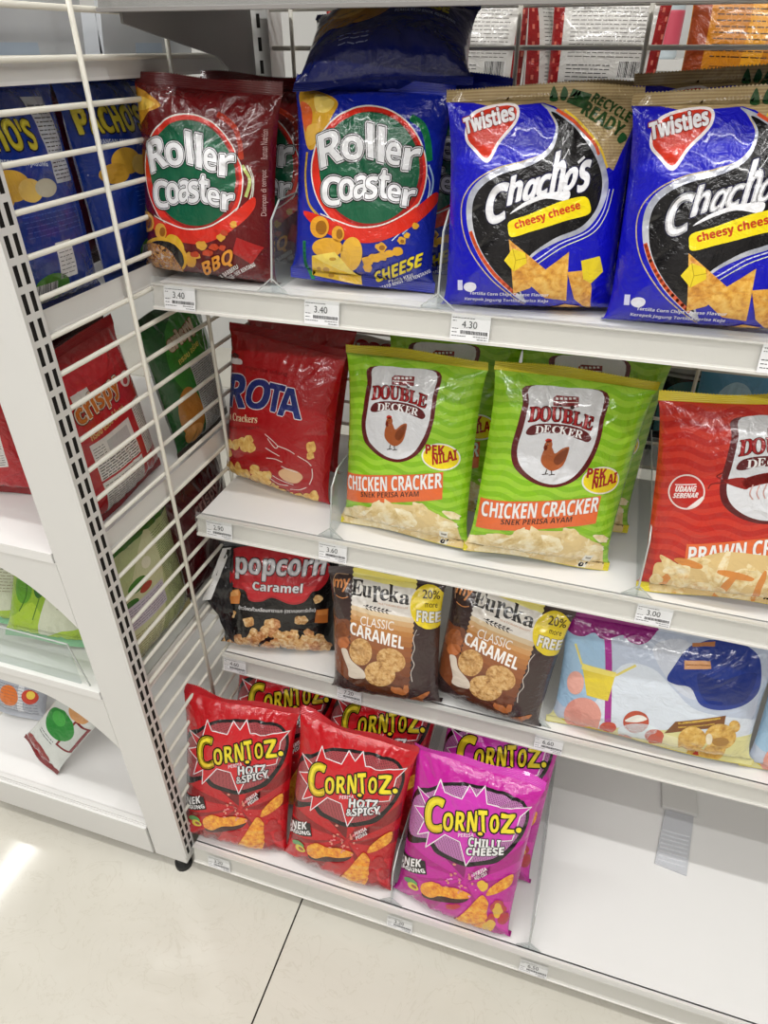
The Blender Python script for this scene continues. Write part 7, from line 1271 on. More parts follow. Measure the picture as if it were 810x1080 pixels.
ART['veggie'] = [['S', 'printed_design', .8, '#8fb52e', [[-600, 400], [-200, 700], [100, 300], [200, 1200], [-100, 1800], [-600, 1900]]], ['K', 'vegetable_picture', 2.7, '#3c6a1e', 1.6, 0, 1, [[-400, 500], [-300, 800], [-340, 1100]]], ['K', 'vegetable_picture', 2.7, '#4c7a26', 1.4, 0, 1, [[-180, 420], [-120, 700], [-60, 1000]]], T_('side_lettering', 3, '#24401c', bold('Veggie'), 14, 96, 40, 9, .6, 10), ['S', 'printed_design', 1, '#d6d9c2', [[-100, 200], [250, 300], [590, 500], [590, 1500], [250, 1850], [80, 1200]]], E_('vegetable_picture', 2, '#cfe06a', -24, 130, 26, 34), E_('vegetable_picture', 2.2, '#e8ef9a', -20, 124, 12, 22), E_('vegetable_picture', 2.4, '#2f6a24', -12, 96, 8, 18), E_('vegetable_picture', 2.4, '#5d9a2a', -36, 88, 14, 24), E_('vegetable_picture', 2.6, '#d88a5a', -30, 160, 6, 9)] + lines('small_print', 3, '#8a7a5a', 14, 60, 50, 150, 5, 4, .9) + [T_('small_print', 3, '#a03a24', bold('Veggie'), 10, 150, 36, 8, .6, 6)]
ART['candy'] = [E_('candy_picture', 1.6, '#e8b8b0', -24, 110, 34, 36), R_('printed_design', 1, '#d8dade', 10, 14, 22, 146), E_('candy_picture', 2.2, '#c8402c', 34, 50, 16, 14), E_('candy_picture', 2.3, '#f0d050', 36, 54, 8, 8), E_('candy_picture', 2, '#d83a24', -24, 110, 28, 30), E_('candy_picture', 2.4, '#f0c428', -22, 112, 16, 18), T_('logo', 3, '#4a3a14', bold('goody'), -4, 80, 54, 26, 4, 10), T_('logo', 4, '#e8c430', bold('goody'), -4, 80, 54, 26, 1, 10), E_('candy_picture', 2, '#e07a3a', -10, 44, 22, 20)] + lines('small_print', 2, '#6a6e78', -40, 14, 50, 70, 6, 4, 1)
ART['mint'] = [E_('mint_picture', 2, '#2f8a3a', -4, 92, 34, 26), E_('mint_picture', 2.4, '#4aa84a', -12, 100, 16, 12), E_('candy_picture', 2.2, '#d8a06a', 10, 134, 22, 15), E_('candy_picture', 2.6, '#e8c430', -20, 148, 14, 9), R_('printed_design', 1, '#7c1520', 14, 60, 44, 122), R_('printed_design', 1.4, '#c8ccc8', 18, 64, 40, 118), E_('printed_design', 2, '#8a1a20', -10, 20, 34, 16)] + lines('small_print', 3, '#20282a', -30, 50, 10, 64, 5, 3, 1)
ART['whitered'] = [R_('red_border', 1, '#8e1a1c', -72, 6, -58, 284), R_('red_border', 1, '#8e1a1c', 58, 6, 72, 284), R_('barcode', 2, '#d4d2ce', 20, 188, 50, 214)] + bars('barcode', 3, '#1a1a1a', 21, 196, 48, 213, 5) + [R_('barcode', 3, '#1a1a1a', 26, 184, 44, 191)] + lines('small_print', 2, '#6e6a66', -50, 216, 50, 280, 4.2, 6, .9) + lines('address_print', 2, '#3a3836', -50, 190, 10, 212, 4.2, 7, .9) + [R_('red_border', 2, '#c86a5a', -68+7*(k % 2), 12+9*k, -65+7*(k % 2), 17+9*k) for k in range(30)] + [R_('red_border', 2, '#c86a5a', 62+6*(k % 2), 12+9*k, 65+6*(k % 2), 17+9*k) for k in range(30)]
ART['orange'] = [R_('printed_design', 1, '#8e3a16', -79, 6, -58, 284), R_('printed_design', 1, '#d8941c', -12, 100, 12, 284)] + lines('small_print', 2, '#4a2c10', -52, 214, 70, 282, 6, 4, 1.3) + [R_('box_text', 2, '#5a3410', -48, 206, 2, 207), R_('box_text', 2, '#5a3410', -48, 196, 2, 197)] + lines('box_text', 2, '#3a200c', -46, 197, 2, 206, 5, 2, 2)
ART['teal'] = [E_('printed_design', 1, '#3a7a7e', 10, 90, 50, 26), E_('printed_design', 1.4, '#1c3a40', 20, 84, 30, 16), R_('printed_design', 1.2, '#a8a8a6', -74, 118, 74, 142), R_('printed_design', 1.6, '#6a6c6e', -74, 122, 74, 126), E_('printed_design', 1.8, '#5aa0a4', -40, 50, 26, 30)]
ART['skyblue'] = [E_('printed_design', 1, '#a8d0e6', 0, 100, 30, 40), R_('printed_design', 1.2, '#2a6a98', -54, 30, 54, 60)]
ART['ketu'] = [E_('logo', 2, '#8a1a22', -40, 172, 13, 11), E_('logo', 2, '#8a1a22', -20, 170, 14, 12), E_('logo', 2, '#8a1a22', 2, 172, 15, 12), E_('logo', 2, '#8a1a22', 24, 171, 13, 11), T_('logo', 3, '#d8d4d4', bold('ketulo'), -48, 166, 82, 11, .8)] + lines('small_print', 2, '#8a8886', -40, 60, 40, 140, 5, 3, 1)
ART['navy'] = [['S', 'potato_picture', 1, '#a8742c', [[-800, 560], [-600, 900], [-150, 1020], [60, 800], [-100, 580], [-450, 500]]], E_('potato_picture', 1.5, '#c89a4a', -40, 80, 20, 12), T_('flavour_name', 2, '#d8cc3a', bold('CHEESE'), 14, 74, 50, 17, 1.4, 4), T_('small_print', 2, '#b8c0d8', bold('PERISA KEJU SNEK KENTANG'), 10, 62, 62, 6, 0, 4)] + lines('ingredients_print', 2, '#8a96c0', -46, 20, -12, 38, 5, 3, 1)

# ------------------------------------------------------------------ the room
def tile_floor():
    m, nt, b = new_mat('polished_beige_tile')
    co = objco(nt); n1 = noise(nt, 2.2, 6, .6, 1.2, co); n2 = noise(nt, 9, 4, .6, 2.5, co)
    c = ramp(nt, n1, [(.3, '#c8c4b8'), (.5, '#cfcbc0'), (.7, '#d5d2c8')])
    v = ramp(nt, n2, [(.488, '#ffffff'), (.5, '#d9d4c8'), (.512, '#ffffff')])
    mx = N(nt, 'ShaderNodeMix', data_type='RGBA', blend_type='MULTIPLY'); mx.inputs[0].default_value = .25
    nt.links.new(c, mx.inputs[6]); nt.links.new(v, mx.inputs[7])
    xyz = N(nt, 'ShaderNodeSeparateXYZ'); nt.links.new(co, xyz.inputs[0])
    def joint(out, off, pitch):
        f = math_node(nt, 'FRACT', math_node(nt, 'DIVIDE', math_node(nt, 'SUBTRACT', out, off-pitch/2), pitch))
        return math_node(nt, 'LESS_THAN', math_node(nt, 'ABSOLUTE', math_node(nt, 'SUBTRACT', f, .5)), .0013/pitch)
    j = math_node(nt, 'MAXIMUM', joint(xyz.outputs[0], .1952, .8), joint(xyz.outputs[1], -.10, .8))
    mj = N(nt, 'ShaderNodeMix', data_type='RGBA'); nt.links.new(j, mj.inputs[0]); nt.links.new(mx.outputs[2], mj.inputs[6]); mj.inputs[7].default_value = lin('#2a2620')
    nt.links.new(mj.outputs[2], b.inputs['Base Color'])
    b.inputs['Roughness'].default_value = .09; b.inputs['Specular IOR Level'].default_value = .5
    return m
struct(MB().box(-4, 4, -3, 2.8, -.05, 0).build('floor', tile_floor()))
WALLM = plain('white_wall_paint', '#d6d6d4', .6, var=.02)
struct(MB().box(-4, 4, 2.7, 2.8, 0, 3).build('wall_back', WALLM))
struct(MB().box(-4, 4, -3, 2.8, 2.95, 3.0).build('ceiling', plain('ceiling_paint', '#d8d8d6', .8)))

GOODS = plain('muted_store_wall', '#a09c98', .8, var=.25, scale=3)
struct(MB().box(-4.1, -4, -3, 2.8, 0, 3).build('wall_left', GOODS))
struct(MB().box(4, 4.1, -3, 2.8, 0, 3).build('wall_right', GOODS))
struct(MB().box(-4, 4, -3.1, -3, 0, 3).build('wall_front', GOODS))

# ------------------------------------------------------------------ main gondola
XL, XR, YB = .006, 1.16, .985
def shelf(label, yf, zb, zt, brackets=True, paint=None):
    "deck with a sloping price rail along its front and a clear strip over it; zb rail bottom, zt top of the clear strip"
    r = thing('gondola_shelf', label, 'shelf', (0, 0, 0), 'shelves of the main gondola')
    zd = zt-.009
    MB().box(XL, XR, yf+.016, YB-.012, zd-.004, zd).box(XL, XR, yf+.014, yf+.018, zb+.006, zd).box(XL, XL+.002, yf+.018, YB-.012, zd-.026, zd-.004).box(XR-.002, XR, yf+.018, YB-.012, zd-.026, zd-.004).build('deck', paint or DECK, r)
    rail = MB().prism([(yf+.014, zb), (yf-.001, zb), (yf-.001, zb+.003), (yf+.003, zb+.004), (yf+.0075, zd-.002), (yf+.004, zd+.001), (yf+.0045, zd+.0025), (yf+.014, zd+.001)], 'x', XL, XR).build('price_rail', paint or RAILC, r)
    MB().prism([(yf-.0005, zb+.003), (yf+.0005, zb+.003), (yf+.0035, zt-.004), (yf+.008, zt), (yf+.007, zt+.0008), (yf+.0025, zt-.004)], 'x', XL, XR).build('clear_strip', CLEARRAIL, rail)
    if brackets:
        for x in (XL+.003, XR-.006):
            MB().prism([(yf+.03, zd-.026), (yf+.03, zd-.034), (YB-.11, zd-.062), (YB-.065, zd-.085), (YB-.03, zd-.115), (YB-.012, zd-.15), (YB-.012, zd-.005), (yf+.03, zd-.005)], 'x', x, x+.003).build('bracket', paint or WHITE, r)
    return r
shelf('white shelf at the very top of the picture, seen from below above the blue bags', .67, 1.187, 1.222, paint=plain('shade_grey_shelf', '#8f8c8a', .45))  # white shelf whose shade is put into the grey of deck, rail and brackets
shelf('top stocked white shelf carrying the maroon, blue and black-swirl bags', .67, .909, .944)
shelf('second white shelf carrying the red and the lime green bags', .67, .585, .620)
shelf('third white shelf carrying the black popcorn bag and the brown biscuit bags', .668, .312, .347)
base = shelf('white base shelf just above the floor carrying the red and magenta bags', .494, .030, .074, brackets=False)
MB().box(XL, XR, .545, .56, 0, .03).build('kick_plate', WHITE, base)

def slotted(x0, x1, y, z0, z1, pitch, cols, w, h):
    "front sheet with punched slots: returns verts/faces in the plane y, with a dark backing"
    f = MB(); dk = MB(); zs = []
    z = z0+pitch/2
    xs = sorted({x0, x1} | {c-w/2 for c in cols} | {c+w/2 for c in cols})
    cuts = [z0]
    while z+h/2 < z1-.004: cuts += [z-h/2, z+h/2]; z += pitch
    cuts.append(z1)
    holes = {(round(c-w/2, 5)) for c in cols}
    for j in range(len(cuts)-1):
        for i in range(len(xs)-1):
            if j % 2 == 1 and round(xs[i], 5) in holes: continue
            n = len(f.v); f.v += [(xs[i], y, cuts[j]), (xs[i+1], y, cuts[j]), (xs[i+1], y, cuts[j+1]), (xs[i], y, cuts[j+1])]; f.f.append((n, n+1, n+2, n+3))
    return f
up = thing('gondola_upright', 'grey-white steel post in the shaded corner behind the maroon bags', 'post', (0, 0, 0))
MB().box(.003, .028, YB+.002, YB+.045, 0, 1.6).build('post', WHITE, up)
slotted(.003, .028, YB, 0, 1.6, .025, (.0155,), .005, .015).build('slotted_face', WHITE, up)
MB().box(.009, .022, YB+.0008, YB+.0015, 0, 1.6).build('slot_shadow', DARK, up)

def wire_panel(label, fixed, verticals, levels, plane, a, b, zlo, zhi, r=.0027):
    g = thing('wire_grid_panel', label, 'wire grid', (0, 0, 0))
    h = MB().tube((0, a, 0) if plane == 'x' else (a, 0, 0), (0, b, 0) if plane == 'x' else (b, 0, 0), r).build('horizontal_wire', WIRE, g, smooth=True)
    for i, z in enumerate(levels):
        o = h if i == 0 else h.copy()
        if i: COL.objects.link(o); o.parent = g
        o.location = (fixed, 0, z) if plane == 'x' else (0, fixed, z)
    v = MB().tube((0, 0, zlo), (0, 0, zhi), r).build('vertical_wire', WIRE, g, smooth=True)
    for i, p in enumerate(verticals):
        o = v if i == 0 else v.copy()
        if i: COL.objects.link(o); o.parent = g
        o.location = (fixed+.0048, p, 0) if plane == 'x' else (p, fixed-.0048, 0)
    return g
wire_panel('white wire grid side panel between the left gondola and the stocked shelves', -.002, (.637, .786, .930), [1.2264-.0373*k for k in range(31)], 'x', .512, .985, .0, 1.30)
wire_panel('white wire grid back panel behind the stocked shelves', .992, [.0607+.1455*k for k in range(8)], [1.2405-.0412*k for k in range(29)], 'y', .03, 1.16, .0, 1.28)

# dividers
def divider(label, x, y0, z, yb=.96, h=.085):
    d = thing('acrylic_divider', label, 'divider', (x, y0, z), 'clear shelf dividers')
    L = yb-y0
    MB().prism([(0, 0), (L, 0), (L, h*1.05), (.035, h*1.05), (.012, h*.86), (0, .012)], 'x', -.0008, .0008).build('plate', CLEAR, d)
    MB().tube((0, 0, .012), (0, .012, h*.86), .0011, 6).tube((0, .012, h*.86), (0, .035, h*1.05), .0011, 6).tube((0, .035, h*1.05), (0, L, h*1.05), .0009, 6).build('polished_edge', EDGE, d)
    MB().prism([(-.018, 0), (.018, 0), (.0012, .016), (-.0012, .016)], 'y', 0, .0015).build('front_foot', CLEAR, d)
    MB().tube((-.018, -.0005, .0012), (0, -.0005, .016), .0007, 6).tube((.018, -.0005, .0012), (0, -.0005, .016), .0007, 6).build('foot_edge', EDGE, d)
    return d
Z1, Z2, Z3, Z4 = .935, .611, .338, .065
divider('clear divider between the maroon bag and the blue bag on the top stocked shelf', .151, .688, Z1)
divider('clear divider left of the black-swirl bag on the top stocked shelf', .338, .688, Z1)
divider('clear divider between the red prawn puff bag and the left lime green bag', .2037, .688, Z2)
divider('clear divider left of the red wavy bag on the second shelf', .5985, .688, Z2)
divider('clear divider left of the magenta bags on the base shelf', .345, .512, Z4)
divider('clear divider right of the magenta bags on the base shelf', .556, .512, Z4)
divider('clear divider between the brown biscuit bag and the beach picture bag on the third shelf', .5145, .69, Z3)

# price tags
def price_tag(label, x, yf, zb, price, seed, w=.040, h=.0255):
    t = thing('price_tag', label, 'price tag', (x, yf-.0012, zb+.0025), 'price tags on the shelf rails'); t.rotation_euler = (-.2, 0, 0)
    MB().box(-w/2, w/2, -.0004, 0, 0, h).build('card', PAPER, t)
    V, F = [], []
    def q(x0, z0, x1, z1): n = len(V); V.extend([(x0, -.0007, z0), (x1, -.0007, z0), (x1, -.0007, z1), (x0, -.0007, z1)]); F.append((n, n+1, n+2, n+3))
    r = random.Random(seed); xx = -w*.24
    while xx < w*.46: ww = r.choice((.0004, .0006, .0009)); q(xx, h*.26, xx+ww, h*.40); xx += ww+r.choice((.0004, .0005))
    for yy, a, b in ((.86, -.46, .1), (.74, -.46, -.36), (.44, -.46, -.3), (.30, -.46, -.32), (.16, -.46, -.1), (.17, .1, .46), (.07, .2, .46)):
        xx = w*a
        while xx < w*b: ww = r.uniform(.0012, .003); q(xx, h*yy, min(xx+ww, w*b), h*yy+.0007); xx += ww+.0006
    mesh_obj('barcode', V, F, INK, t)
    Vg, Fg, _, asp = glyphs(price); hh = h*.27; ww = hh*asp*.95
    mesh_obj('price', [(-ww/2-w*.02+v[0]*ww, -.0008, h*.50+v[1]*hh) for v in Vg], Fg, INK, t)
    return t
for lab, x, yf, zb, p in (
    ('price tag reading 3.40 under the maroon bag', .0420, .67, .909, '3.40'), ('price tag reading 3.40 under the blue cheese bag', .2152, .67, .909, '3.40'), ('price tag reading 4.30 under the left black-swirl bag', .3767, .67, .909, '4.30'), ('price tag at the right picture edge on the top stocked shelf', .6650, .67, .909, '4.30'),
    ('price tag reading 2.90 under the red prawn puff bag', .0423, .67, .585, '2.90'), ('price tag reading 3.60 under the left lime green bag', .2125, .67, .585, '3.60'), ('price tag reading 3.00 under the red wavy bag', .6205, .67, .585, '3.00'),
    ('price tag reading 4.60 under the black popcorn bag', .0300, .668, .312, '4.60'), ('price tag reading 7.20 under the left brown biscuit bag', .2278, .668, .312, '7.20'), ('price tag reading 6.60 between the right brown biscuit bag and the beach bag', .5331, .668, .312, '6.60'),
    ('price tag reading 3.20 under the left red corn snack bag', .0541, .494, .032, '3.20'), ('price tag reading 3.20 under the magenta bags', .3645, .494, .032, '3.20'), ('price tag reading 6.50 on the empty right end of the base shelf', .5680, .494, .032, '6.50')):
    price_tag(lab, x, yf, zb, p, int(x*1e4+zb*977))

# white plastic clip with a ribbed clear tongue lying on the empty base shelf
pc = thing('shelf_pusher', 'white plastic pusher with a ribbed grey tongue lying on the empty base shelf', 'shelf pusher', (.745, .70, Z4))
MB().box(.0, .058, .105, .27, .001, .010).build('white_head', WHITE, pc, bevel=.002)
tg = MB().prism([(-.012, 0), (.036, -.006), (.052, .104), (.006, .104)], 'z', .001, .004).build('tongue', plain('smoky_plastic', '#c6c8cd', .25, coat=.4), pc)
rb = MB()
for k in range(8): rb.box(-.008+k*.0012, .034+k*.0014, .006+k*.008, .008+k*.008, .004, .0055)
rb.build('rib', plain('smoky_plastic_rib', '#d6d8dc', .25), tg)

# ------------------------------------------------------------------ left gondola, seen from its end
lu = thing('gondola_upright', 'white slotted steel upright at the near end of the left gondola', 'post', (0, 0, 0))
MB().box(-.064, -.003, .486, .511, .03, 1.6).build('post', WHITE, lu, bevel=.0025)
sf = slotted(.4865, .5105, 0, .05, 1.6, .0251, (.4932, .5038), .0054, .0185)
sf.v = [(0.0, v[0], v[2]) for v in sf.v]; sf.build('slotted_face', WHITE, lu)
MB().box(-.0025, -.0018, .4885, .5095, .05, 1.6).build('slot_shadow', DARK, lu)
MB().box(-.003, 0, .486, .4866, .05, 1.6).box(-.003, 0, .5104, .511, .05, 1.6).build('face_flange', WHITE, lu)
MB().lathe([(.014, 0), (.014, .010), (.009, .016), (.009, .035)], 16, (-.022, .498, 0)).build('levelling_foot', BLACKR, lu)

def left_shelf(label, zd, curve=None, depth=.36, back=.022):
    s = thing('gondola_shelf', label, 'shelf', (0, 0, 0), 'shelves of the left gondola')
    MB().box(-depth, -.066, .488, .97, zd-.003, zd).box(-.066, -.006, .5135, .97, zd-.003, zd).box(-depth, -.066, .486, .490, zd-.013, zd+.001).box(-depth, -depth+.004, .49, .97, zd-.03, zd+.001).build('deck', DECK, s)
    MB().prism([(-.0065, zd), (-.0085, zd), (-.0085, zd+back*.4), (-.0105, zd+back*.85), (-.0065, zd+back)], 'y', .515, .97).build('back_rail', WHITE, s)
    if curve: MB().prism([(-depth, zd-.0135)] + [(x, z) for x, z in curve] + [(-.0645, zd-.0135)], 'y', .487, .4895).build('end_bracket', WHITE, s)
    return s
def arc(zt, drop, depth=.36, tall=.12):
    return [(-depth, zt-.028)] + [(-.0645-(depth-.0645)*(1-t)**1.0, zt-.028-.010*t-(tall-.04)*max(0, (t-.55)/.45)**2.2) for t in np.linspace(.1, 1, 16)]
left_shelf('left gondola white shelf behind the blue bags', .931)
left_shelf('left gondola white shelf with the red prawn cracker bags at its near end', .668, arc(.668, 0), back=.024)
left_shelf('left gondola white shelf with the green vegetable snack bags', .428, arc(.428, 0))
left_shelf('left gondola topmost white shelf with clear trays, at the upper left corner', 1.136, back=.016)
lb = thing('bottom_shelf_unit', 'white base of the left gondola standing on the floor tiles', 'gondola base')
MB().box(-.46, -.066, .488, .97, .100, .108).box(-.066, -.006, .5135, .97, .100, .108).build('deck', DECK, lb)
MB().box(-.46, -.0665, .484, .489, .034, .104).box(-.46, -.0665, .489, .497, .1085, .112).build('end_plate', WHITE, lb, bevel=.001)
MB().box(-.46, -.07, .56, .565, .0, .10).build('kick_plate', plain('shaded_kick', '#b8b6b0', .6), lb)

# clear front riser of the vegetable snack shelf
ri = thing('acrylic_riser', 'low clear acrylic riser along the end of the green snack shelf', 'divider')
MB().box(-.36, -.100, .4925, .4945, .4295, .505).build('plate', CLEAR, ri)
MB().tube((-.36, .4935, .5052), (-.100, .4935, .5052), .0011, 6).tube((-.100, .4935, .505), (-.086, .4935, .4298), .0011, 6).build('polished_edge', EDGE, ri)

# ------------------------------------------------------------------ the bags
G_ = 'snack bags on the main gondola'
P = {'bbq': ((0.0628, 0.71, 0.9415), 3.41, 8, 3.44), 'cheese': ((0.2418, 0.7239, 0.9411), 6.2, 9, 3.08), 'chacho': ((0.4267, 0.7087, 0.9398), 9.03, 9, -1.42), 'chacho2': ((0.5901, 0.6982, 0.9404), 0.33, 9, -2.01), 'rota': ((0.0807, 0.7776, 0.6161), -9.27, 12, 2.56), 'chick': ((0.2963, 0.7194, 0.6149), -5.24, 11, -1.44), 'chick2': ((0.4731, 0.7135, 0.6182), 11.0, 10, 4.87), 'prawn': ((0.6892, 0.7034, 0.619), -1.71, 10, -5.73), 'pop': ((0.088, 0.716, 0.345), 15.11, 14, 3.44), 'eur': ((0.2853, 0.674, 0.3445), 2.68, 14, -3.33), 'eur2': ((0.4321, 0.6957, 0.3454), -4.32, 12, 4.3), 'beach': ((0.6619, 0.7004, 0.3444), -0.66, 12, -2.01), 'cr': ((0.0714, 0.5259, 0.0748), 8.3, 16, 3.44), 'cr2': ((0.2496, 0.5295, 0.0748), 0.1, 16, 3.44), 'cp': ((0.4355, 0.5244, 0.072), -4.71, 17, 0.53)}
def back_of(M, dx, dy, dz=0, lean=0): return Matrix.Translation((dx, dy, dz)) @ M @ Matrix.Rotation(math.radians(-lean), 4, 'X')
def put(key, kind, label, behind=(), cat='snack bag'):
    M = pose(*P[key]); r = bag(kind, label, cat, None, M)
    for lab, dx, dy, dz, tilt in behind: bag(kind, lab, cat, None, back_of(M, dx, dy, dz, tilt))
    return r
put('bbq', 'bbq', 'maroon barbecue ring snack bag with green oval logo on the top stocked shelf', [('maroon ring snack bag standing right behind the front maroon barbecue bag', .030, .078, .0, 1)])
put('cheese', 'cheese', 'royal blue cheese ring snack bag with green oval logo', [('blue cheese ring snack bag standing behind the front blue one', .034, .085, -.004, 2), ('rearmost blue cheese ring snack bag, under the dark blue lying bag', .03, .16, 0, -1)])
put('chacho', 'chacho', 'blue tortilla chip bag with black swirl and tan top seal, fully in view', [('blue tortilla chip bag behind the fully visible black-swirl bag', .022, .075, 0, 1)])
put('chacho2', 'chacho', 'blue tortilla chip bag with black swirl cut by the right picture edge', [('blue tortilla chip bag peeking out above the one at the right picture edge', -.002, .075, .012, 0)])
put('rota', 'rota', 'red prawn puff bag with navy italic lettering beside the wire grid', [('red prawn puff bag standing behind the front navy-lettered one', -.014, .075, .006, 1)])
put('chick', 'chick', 'lime green chicken cracker bag, left of the two in front', [('lime green chicken cracker bag behind the left front one', .029, .082, .004, 1)])
put('chick2', 'chick', 'lime green chicken cracker bag, right of the two in front', [('lime green chicken cracker bag behind the right front one', .020, .08, .008, 0)])
put('prawn', 'prawn', 'red wavy prawn cracker bag with yellow top seal at the right picture edge')
pp = put('pop', 'pop', 'black caramel popcorn bag with red cloud lettering')
put('eur', 'eur', 'brown caramel biscuit bag with cream label, left of the two')
put('eur2', 'eur', 'brown caramel biscuit bag with cream label, right of the two, leaning')
put('beach', 'beach', 'wide pale blue biscuit bag with purple parasol picture')
bag('beach', 'wide pale blue biscuit bag cut by the right picture edge on the third shelf', 'snack bag', None, back_of(pose(*P['beach']), .262, .004))
put('cr', 'cr', 'red hot corn snack bag nearest the slotted upright', [('red hot corn snack bag behind the one nearest the upright', .029, .088, 0, 12)])
put('cr2', 'cr', 'red hot corn snack bag next to the magenta bags', [('red hot corn snack bag behind the one next to the magenta bags', .008, .085, 0, 12)])
put('cp', 'cp', 'magenta chilli cheese corn snack bag in front on the base shelf', [('magenta chilli cheese corn snack bag behind the front magenta one', .018, .088, 0, 11)])
# silver end seal of the popcorn bag
P0, P1, P2 = Vector((-.082, -.006, .172)), Vector((-.104, -.044, .100)), Vector((-.086, -.004, .006))
sv = []; sfc = []; n_ = 14
for i in range(n_+1):
    e0 = P0.lerp(P1, i/n_); e1 = Vector((-.070, -.016, P2.z+(P0.z-P2.z)*(1-i/n_)))
    for j in range(9):
        p = e0.lerp(e1, j/8); p.y += .0035*math.sin(i*1.7+j*1.1)+.002*math.sin(i*.6-j*2.3); sv.append(tuple(p))
for i in range(n_):
    for j in range(8): a = i*9+j; sfc.append((a, a+1, a+10, a+9))
fl = mesh_obj('side_flap', sv, sfc, film('#17161a'), pp, smooth=True)
sv = []; sfc = []
for i in range(n_+1):
    e0 = P0.lerp(P1, i/n_); d = Vector((-.0066, -.001, -.001))
    for k in (-1, 1): p = e0 + d*k + Vector((0, -.0015+.002*math.sin(i*1.7), 0)); sv.append(tuple(p))
for i in range(n_): sfc.append((2*i, 2*i+1, 2*i+3, 2*i+2))
mesh_obj('white_seam', sv, sfc, seal_mat('#d6d4d2'), fl, smooth=True)
bag('navy', 'dark blue cheese snack bag lying on top of the upright blue bags', 'snack bag', None, pose((.262, .735, 1.130), 4, 64, -5))
bag('ketu', 'white snack bag with dark red bubble lettering behind the left lime green bag', 'snack bag', None, pose((.205, .93, Z2+.001), 0, 3, 0))

# bags of the left gondola (they face the other way, their backs to the grid)
LG = 'bags on the left gondola'
def lbag(kind, label, x, y, z, lean=4, roll=0, yaw=90): return bag(kind, label, 'snack bag', None, pose((x, y, z), yaw, lean, roll))
lbag('blueback', 'blue nacho bag with ingredients panel behind the wire grid, nearest the camera', -.042, .562, .933, 3, 2)
lbag('blueback', 'blue nacho bag behind the wire grid, next to the maroon bag', -.046, .745, .933, 3, 0)
lbag('darkred', 'dark red bag deep on the left shelf behind the two blue nacho bags', -.125, .80, .933, 3, 0)
lbag('redback', 'red cracker bag with white nutrition panel behind the wire grid', -.05, .613, .672, 5, -3)
lbag('darkred', 'dark red bag leaning behind the red cracker bag, left gondola', -.118, .62, .685, -4, 4)
lbag('greenback', 'dark green cracker bag behind the wire grid beside the red cracker bag', -.042, .80, .671, 6, -3)
lbag('darkred', 'dark red bag half hidden behind the pale green vegetable bag', -.11, .86, .431, 3, 0)
lbag('pale', 'pale green vegetable bag with import sticker behind the wire grid', -.045, .592, .431, 3, 2)
lbag('darkred', 'dark red bag standing beside the pale green vegetable bag', -.047, .768, .431, 4, 0)
bag('redback', 'red cracker bag on the end of the left shelf, left picture edge', 'snack bag', None, pose((-.248, .572, .672), 10, 5, 2))
bag('redback', 'red cracker bag just behind the one at the left picture edge', 'snack bag', None, pose((-.222, .655, .671), 10, 4, 0))
bag('veggie', 'green vegetable snack bag at the left picture edge behind the clear riser', 'snack bag', None, pose((-.305, .548, .444), 14, 16, 12))
bag('veggie', 'green vegetable snack bag leaning right behind the clear riser', 'snack bag', None, pose((-.184, .534, .446), 22, 18, 14))
bag('veggie', 'green vegetable snack bag standing behind the white upright, only its corner in view', 'snack bag', None, pose((-.098, .60, .431), 84, 2, 0))
bag('candy', 'silver candy bag with red and yellow picture at the lower left', 'snack bag', None, pose((-.42, .60, .119), 8, 30, 6), 'candy_bag')
bag('candy', 'silver candy bag with yellow lettering at the lower left', 'snack bag', None, pose((-.30, .64, .126), 4, 30, 14), 'candy_bag')
bag('mint', 'small white and green candy bag slumped on the left base shelf', 'snack bag', None, pose((-.305, .53, .134), 0, 28, 34), 'candy_bag')

# clear trays on the topmost left shelf
for i, (lab, y) in enumerate((('frosted storage tray on the topmost left shelf, nearest', .60), ('frosted storage tray on the topmost left shelf, farther in', .80))):
    t = thing('storage_tray', lab, 'tray', (-.10, y, 1.1365))
    FRO = plain('frosted_white_plastic', '#c9ccd0', .3, coat=.3)
    MB().prism([(-.07, 0), (.07, 0), (.078, .062), (.072, .062), (.066, .004), (-.066, .004), (-.072, .062), (-.078, .062)], 'y', -.085, .085).build('body', FRO, t)
    for q in (-.085, .082): MB().box(-.07, .07, q, q+.003, .004, .055).build('end_wall', FRO, t)
    MB().box(.0705, .0735, -.03, .02, .018, .042).build('label_card', plain('pale_blue_label', '#b4c2d2', .5), t)
wr = thing('price_riser', 'white sloping plastic sign holder on the topmost left shelf', 'sign holder', (-.03, .555, 1.1365))
MB().prism([(0, 0), (.085, 0), (.085, .004), (.012, .004), (-.048, .058), (-.060, .058), (-.060, .050), (-.052, .050)], 'x', -.02, .012).build('arm', WHITE, wr)

# ------------------------------------------------------------------ goods on the far side of the back grid
rs = thing('gondola_shelf', 'white shelf on the far side of the back grid carrying the white and red pouches', 'shelf'); MB().box(.0, 1.16, 1.035, 1.36, .925, .93).box(0, 1.16, 1.355, 1.36, .90, .935).build('deck', DECK, rs)
rs2 = thing('gondola_shelf', 'lower white shelf on the far side of the back grid carrying dark teal bags', 'shelf'); MB().box(.0, 1.16, 1.035, 1.36, .595, .60).box(0, 1.16, 1.355, 1.36, .57, .605).build('deck', DECK, rs2)
for lab, x, y, yaw in (('white pouch with red borders behind the back grid, left end', .135, 1.075, -3), ('white pouch with red borders behind the dark blue lying bag', .275, 1.08, 2), ('white pouch with red borders turned sideways behind the black-swirl bag', .385, 1.12, 66), ('white pouch with red borders and barcode behind the black-swirl bag', .445, 1.078, 4)):
    bag('whitered', lab, 'pouch', None, pose((x, y, .9305), yaw, 2, 1), 'pouch')
bag('orange', 'orange pouch with dark text behind the back grid at the right', 'pouch', None, pose((.612, 1.085, .9305), 2, 2, 2), 'pouch')
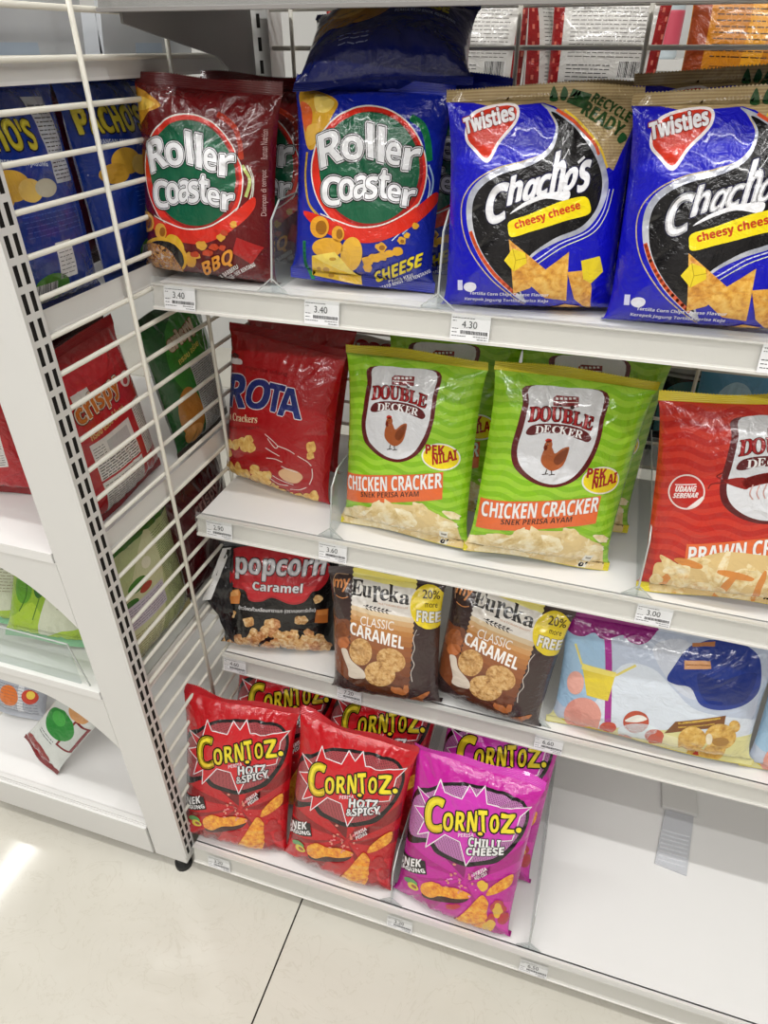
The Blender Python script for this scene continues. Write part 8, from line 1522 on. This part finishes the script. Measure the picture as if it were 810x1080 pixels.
bag('teal', 'dark teal bag behind the back grid between green and red bags, left', 'snack bag', None, pose((.545, 1.09, .6005), 4, 2, 0))
bag('teal', 'dark teal bag behind the back grid, right of the other teal bag', 'snack bag', None, pose((.66, 1.14, .6005), -4, 2, 0))
bag('skyblue', 'sky blue bag behind the back grid above the red wavy bag', 'snack bag', None, pose((.715, 1.085, .6005), 0, 3, 0))
fs = thing('display_shelf', 'white wall shelf far behind holding bottles with pink labels', 'shelf'); MB().box(.2, 1.1, 2.25, 2.6, 1.105, 1.13).box(.2, 1.1, 2.55, 2.6, .6, 1.105).build('board', WHITE, fs); MB().box(.24, .26, 2.35, 2.6, 1.0, 1.105).box(1.04, 1.06, 2.35, 2.6, 1.0, 1.105).build('bracket', WHITE, fs)
BOT = None
for i, (x, lab) in enumerate(((.548, 'clear bottle with pink label seen through the gap beside the orange pouch'), (.485, 'clear bottle on the far wall shelf, left of the one in the gap'))):
    if BOT is None:
        BOT = thing('bottle', lab, 'bottle', (x, 2.32, 1.13))
        MB().lathe([(.025, 0), (.028, .006), (.028, .11), (.022, .14), (.012, .165), (.012, .175)], 20).build('body', plain('pale_bottle', '#c9d6dc', .12, coat=.5), BOT, smooth=True)
        MB().lathe([(.0285, .03), (.0287, .035), (.0287, .1), (.0285, .105)], 20).build('wrap_label', plain('pink_label', '#d8566a', .4), BOT, smooth=True)
        MB().lathe([(.013, .175), (.013, .195), (.011, .197)], 16).build('cap', WHITE, BOT, smooth=True)
    else: dup(BOT, lab, Matrix.Translation((x, 2.32, 1.13)))

# ------------------------------------------------------------------ light: linear ceiling fittings of the shop, plus one added front fill
LIGHT = 1.0
def strip(name, loc, sx, sy, energy, col=(1, .99, .97)):
    L = bpy.data.lights.new(name, 'AREA'); L.shape = 'RECTANGLE'; L.size = sx; L.size_y = sy; L.energy = energy*LIGHT; L.color = col
    o = bpy.data.objects.new(name, L); COL.objects.link(o); o.location = loc; return o
strip('aisle_light', (.6, .12, 2.85), 3.4, .05, 38)
strip('aisle_light_front', (.5, -.62, 2.85), 3.4, .05, 26)
strip('added_front_fill', (.3, -2.0, 2.75), 3.4, .10, 72)  # added fill that lifts the upright bag fronts, not a known fitting
strip('side_aisle_light', (-2.27, 1.1, 2.85), .10, 1.4, 13)
strip('corner_light', (-1.12, 1.33, 2.85), .10, .10, 5)
strip('left_aisle_light', (-1.1, -.2, 2.85), .08, 1.6, 10)
strip('rear_aisle_light', (.5, 1.95, 2.85), 3.2, .10, 7)
w = bpy.data.worlds.new('shop_interior'); scene.world = w; w.use_nodes = True
w.node_tree.nodes['Background'].inputs[0].default_value = (.93, .96, 1, 1); w.node_tree.nodes['Background'].inputs[1].default_value = .16

# ------------------------------------------------------------------ camera
cam = bpy.data.cameras.new('camera'); co = bpy.data.objects.new('camera', cam); COL.objects.link(co)
cam.sensor_fit = 'VERTICAL'; cam.sensor_height = 36; cam.sensor_width = 27; cam.lens = 24.079; cam.clip_start = .02
co.matrix_world = Matrix(((.95270765, -.16902821, .25254226, .5), (.30387934, .53629728, -.78742782, 0), (-.00234021, .82693089, .5622987, 1.16), (0, 0, 0, 1)))
scene.camera = co
scene.view_settings.view_transform = 'Standard'; scene.view_settings.look = 'None'; scene.view_settings.gamma = 1; scene.view_settings.use_curve_mapping = False
scene.view_settings.exposure = -.1
scene.cycles.max_bounces = 8; scene.cycles.transparent_max_bounces = 16
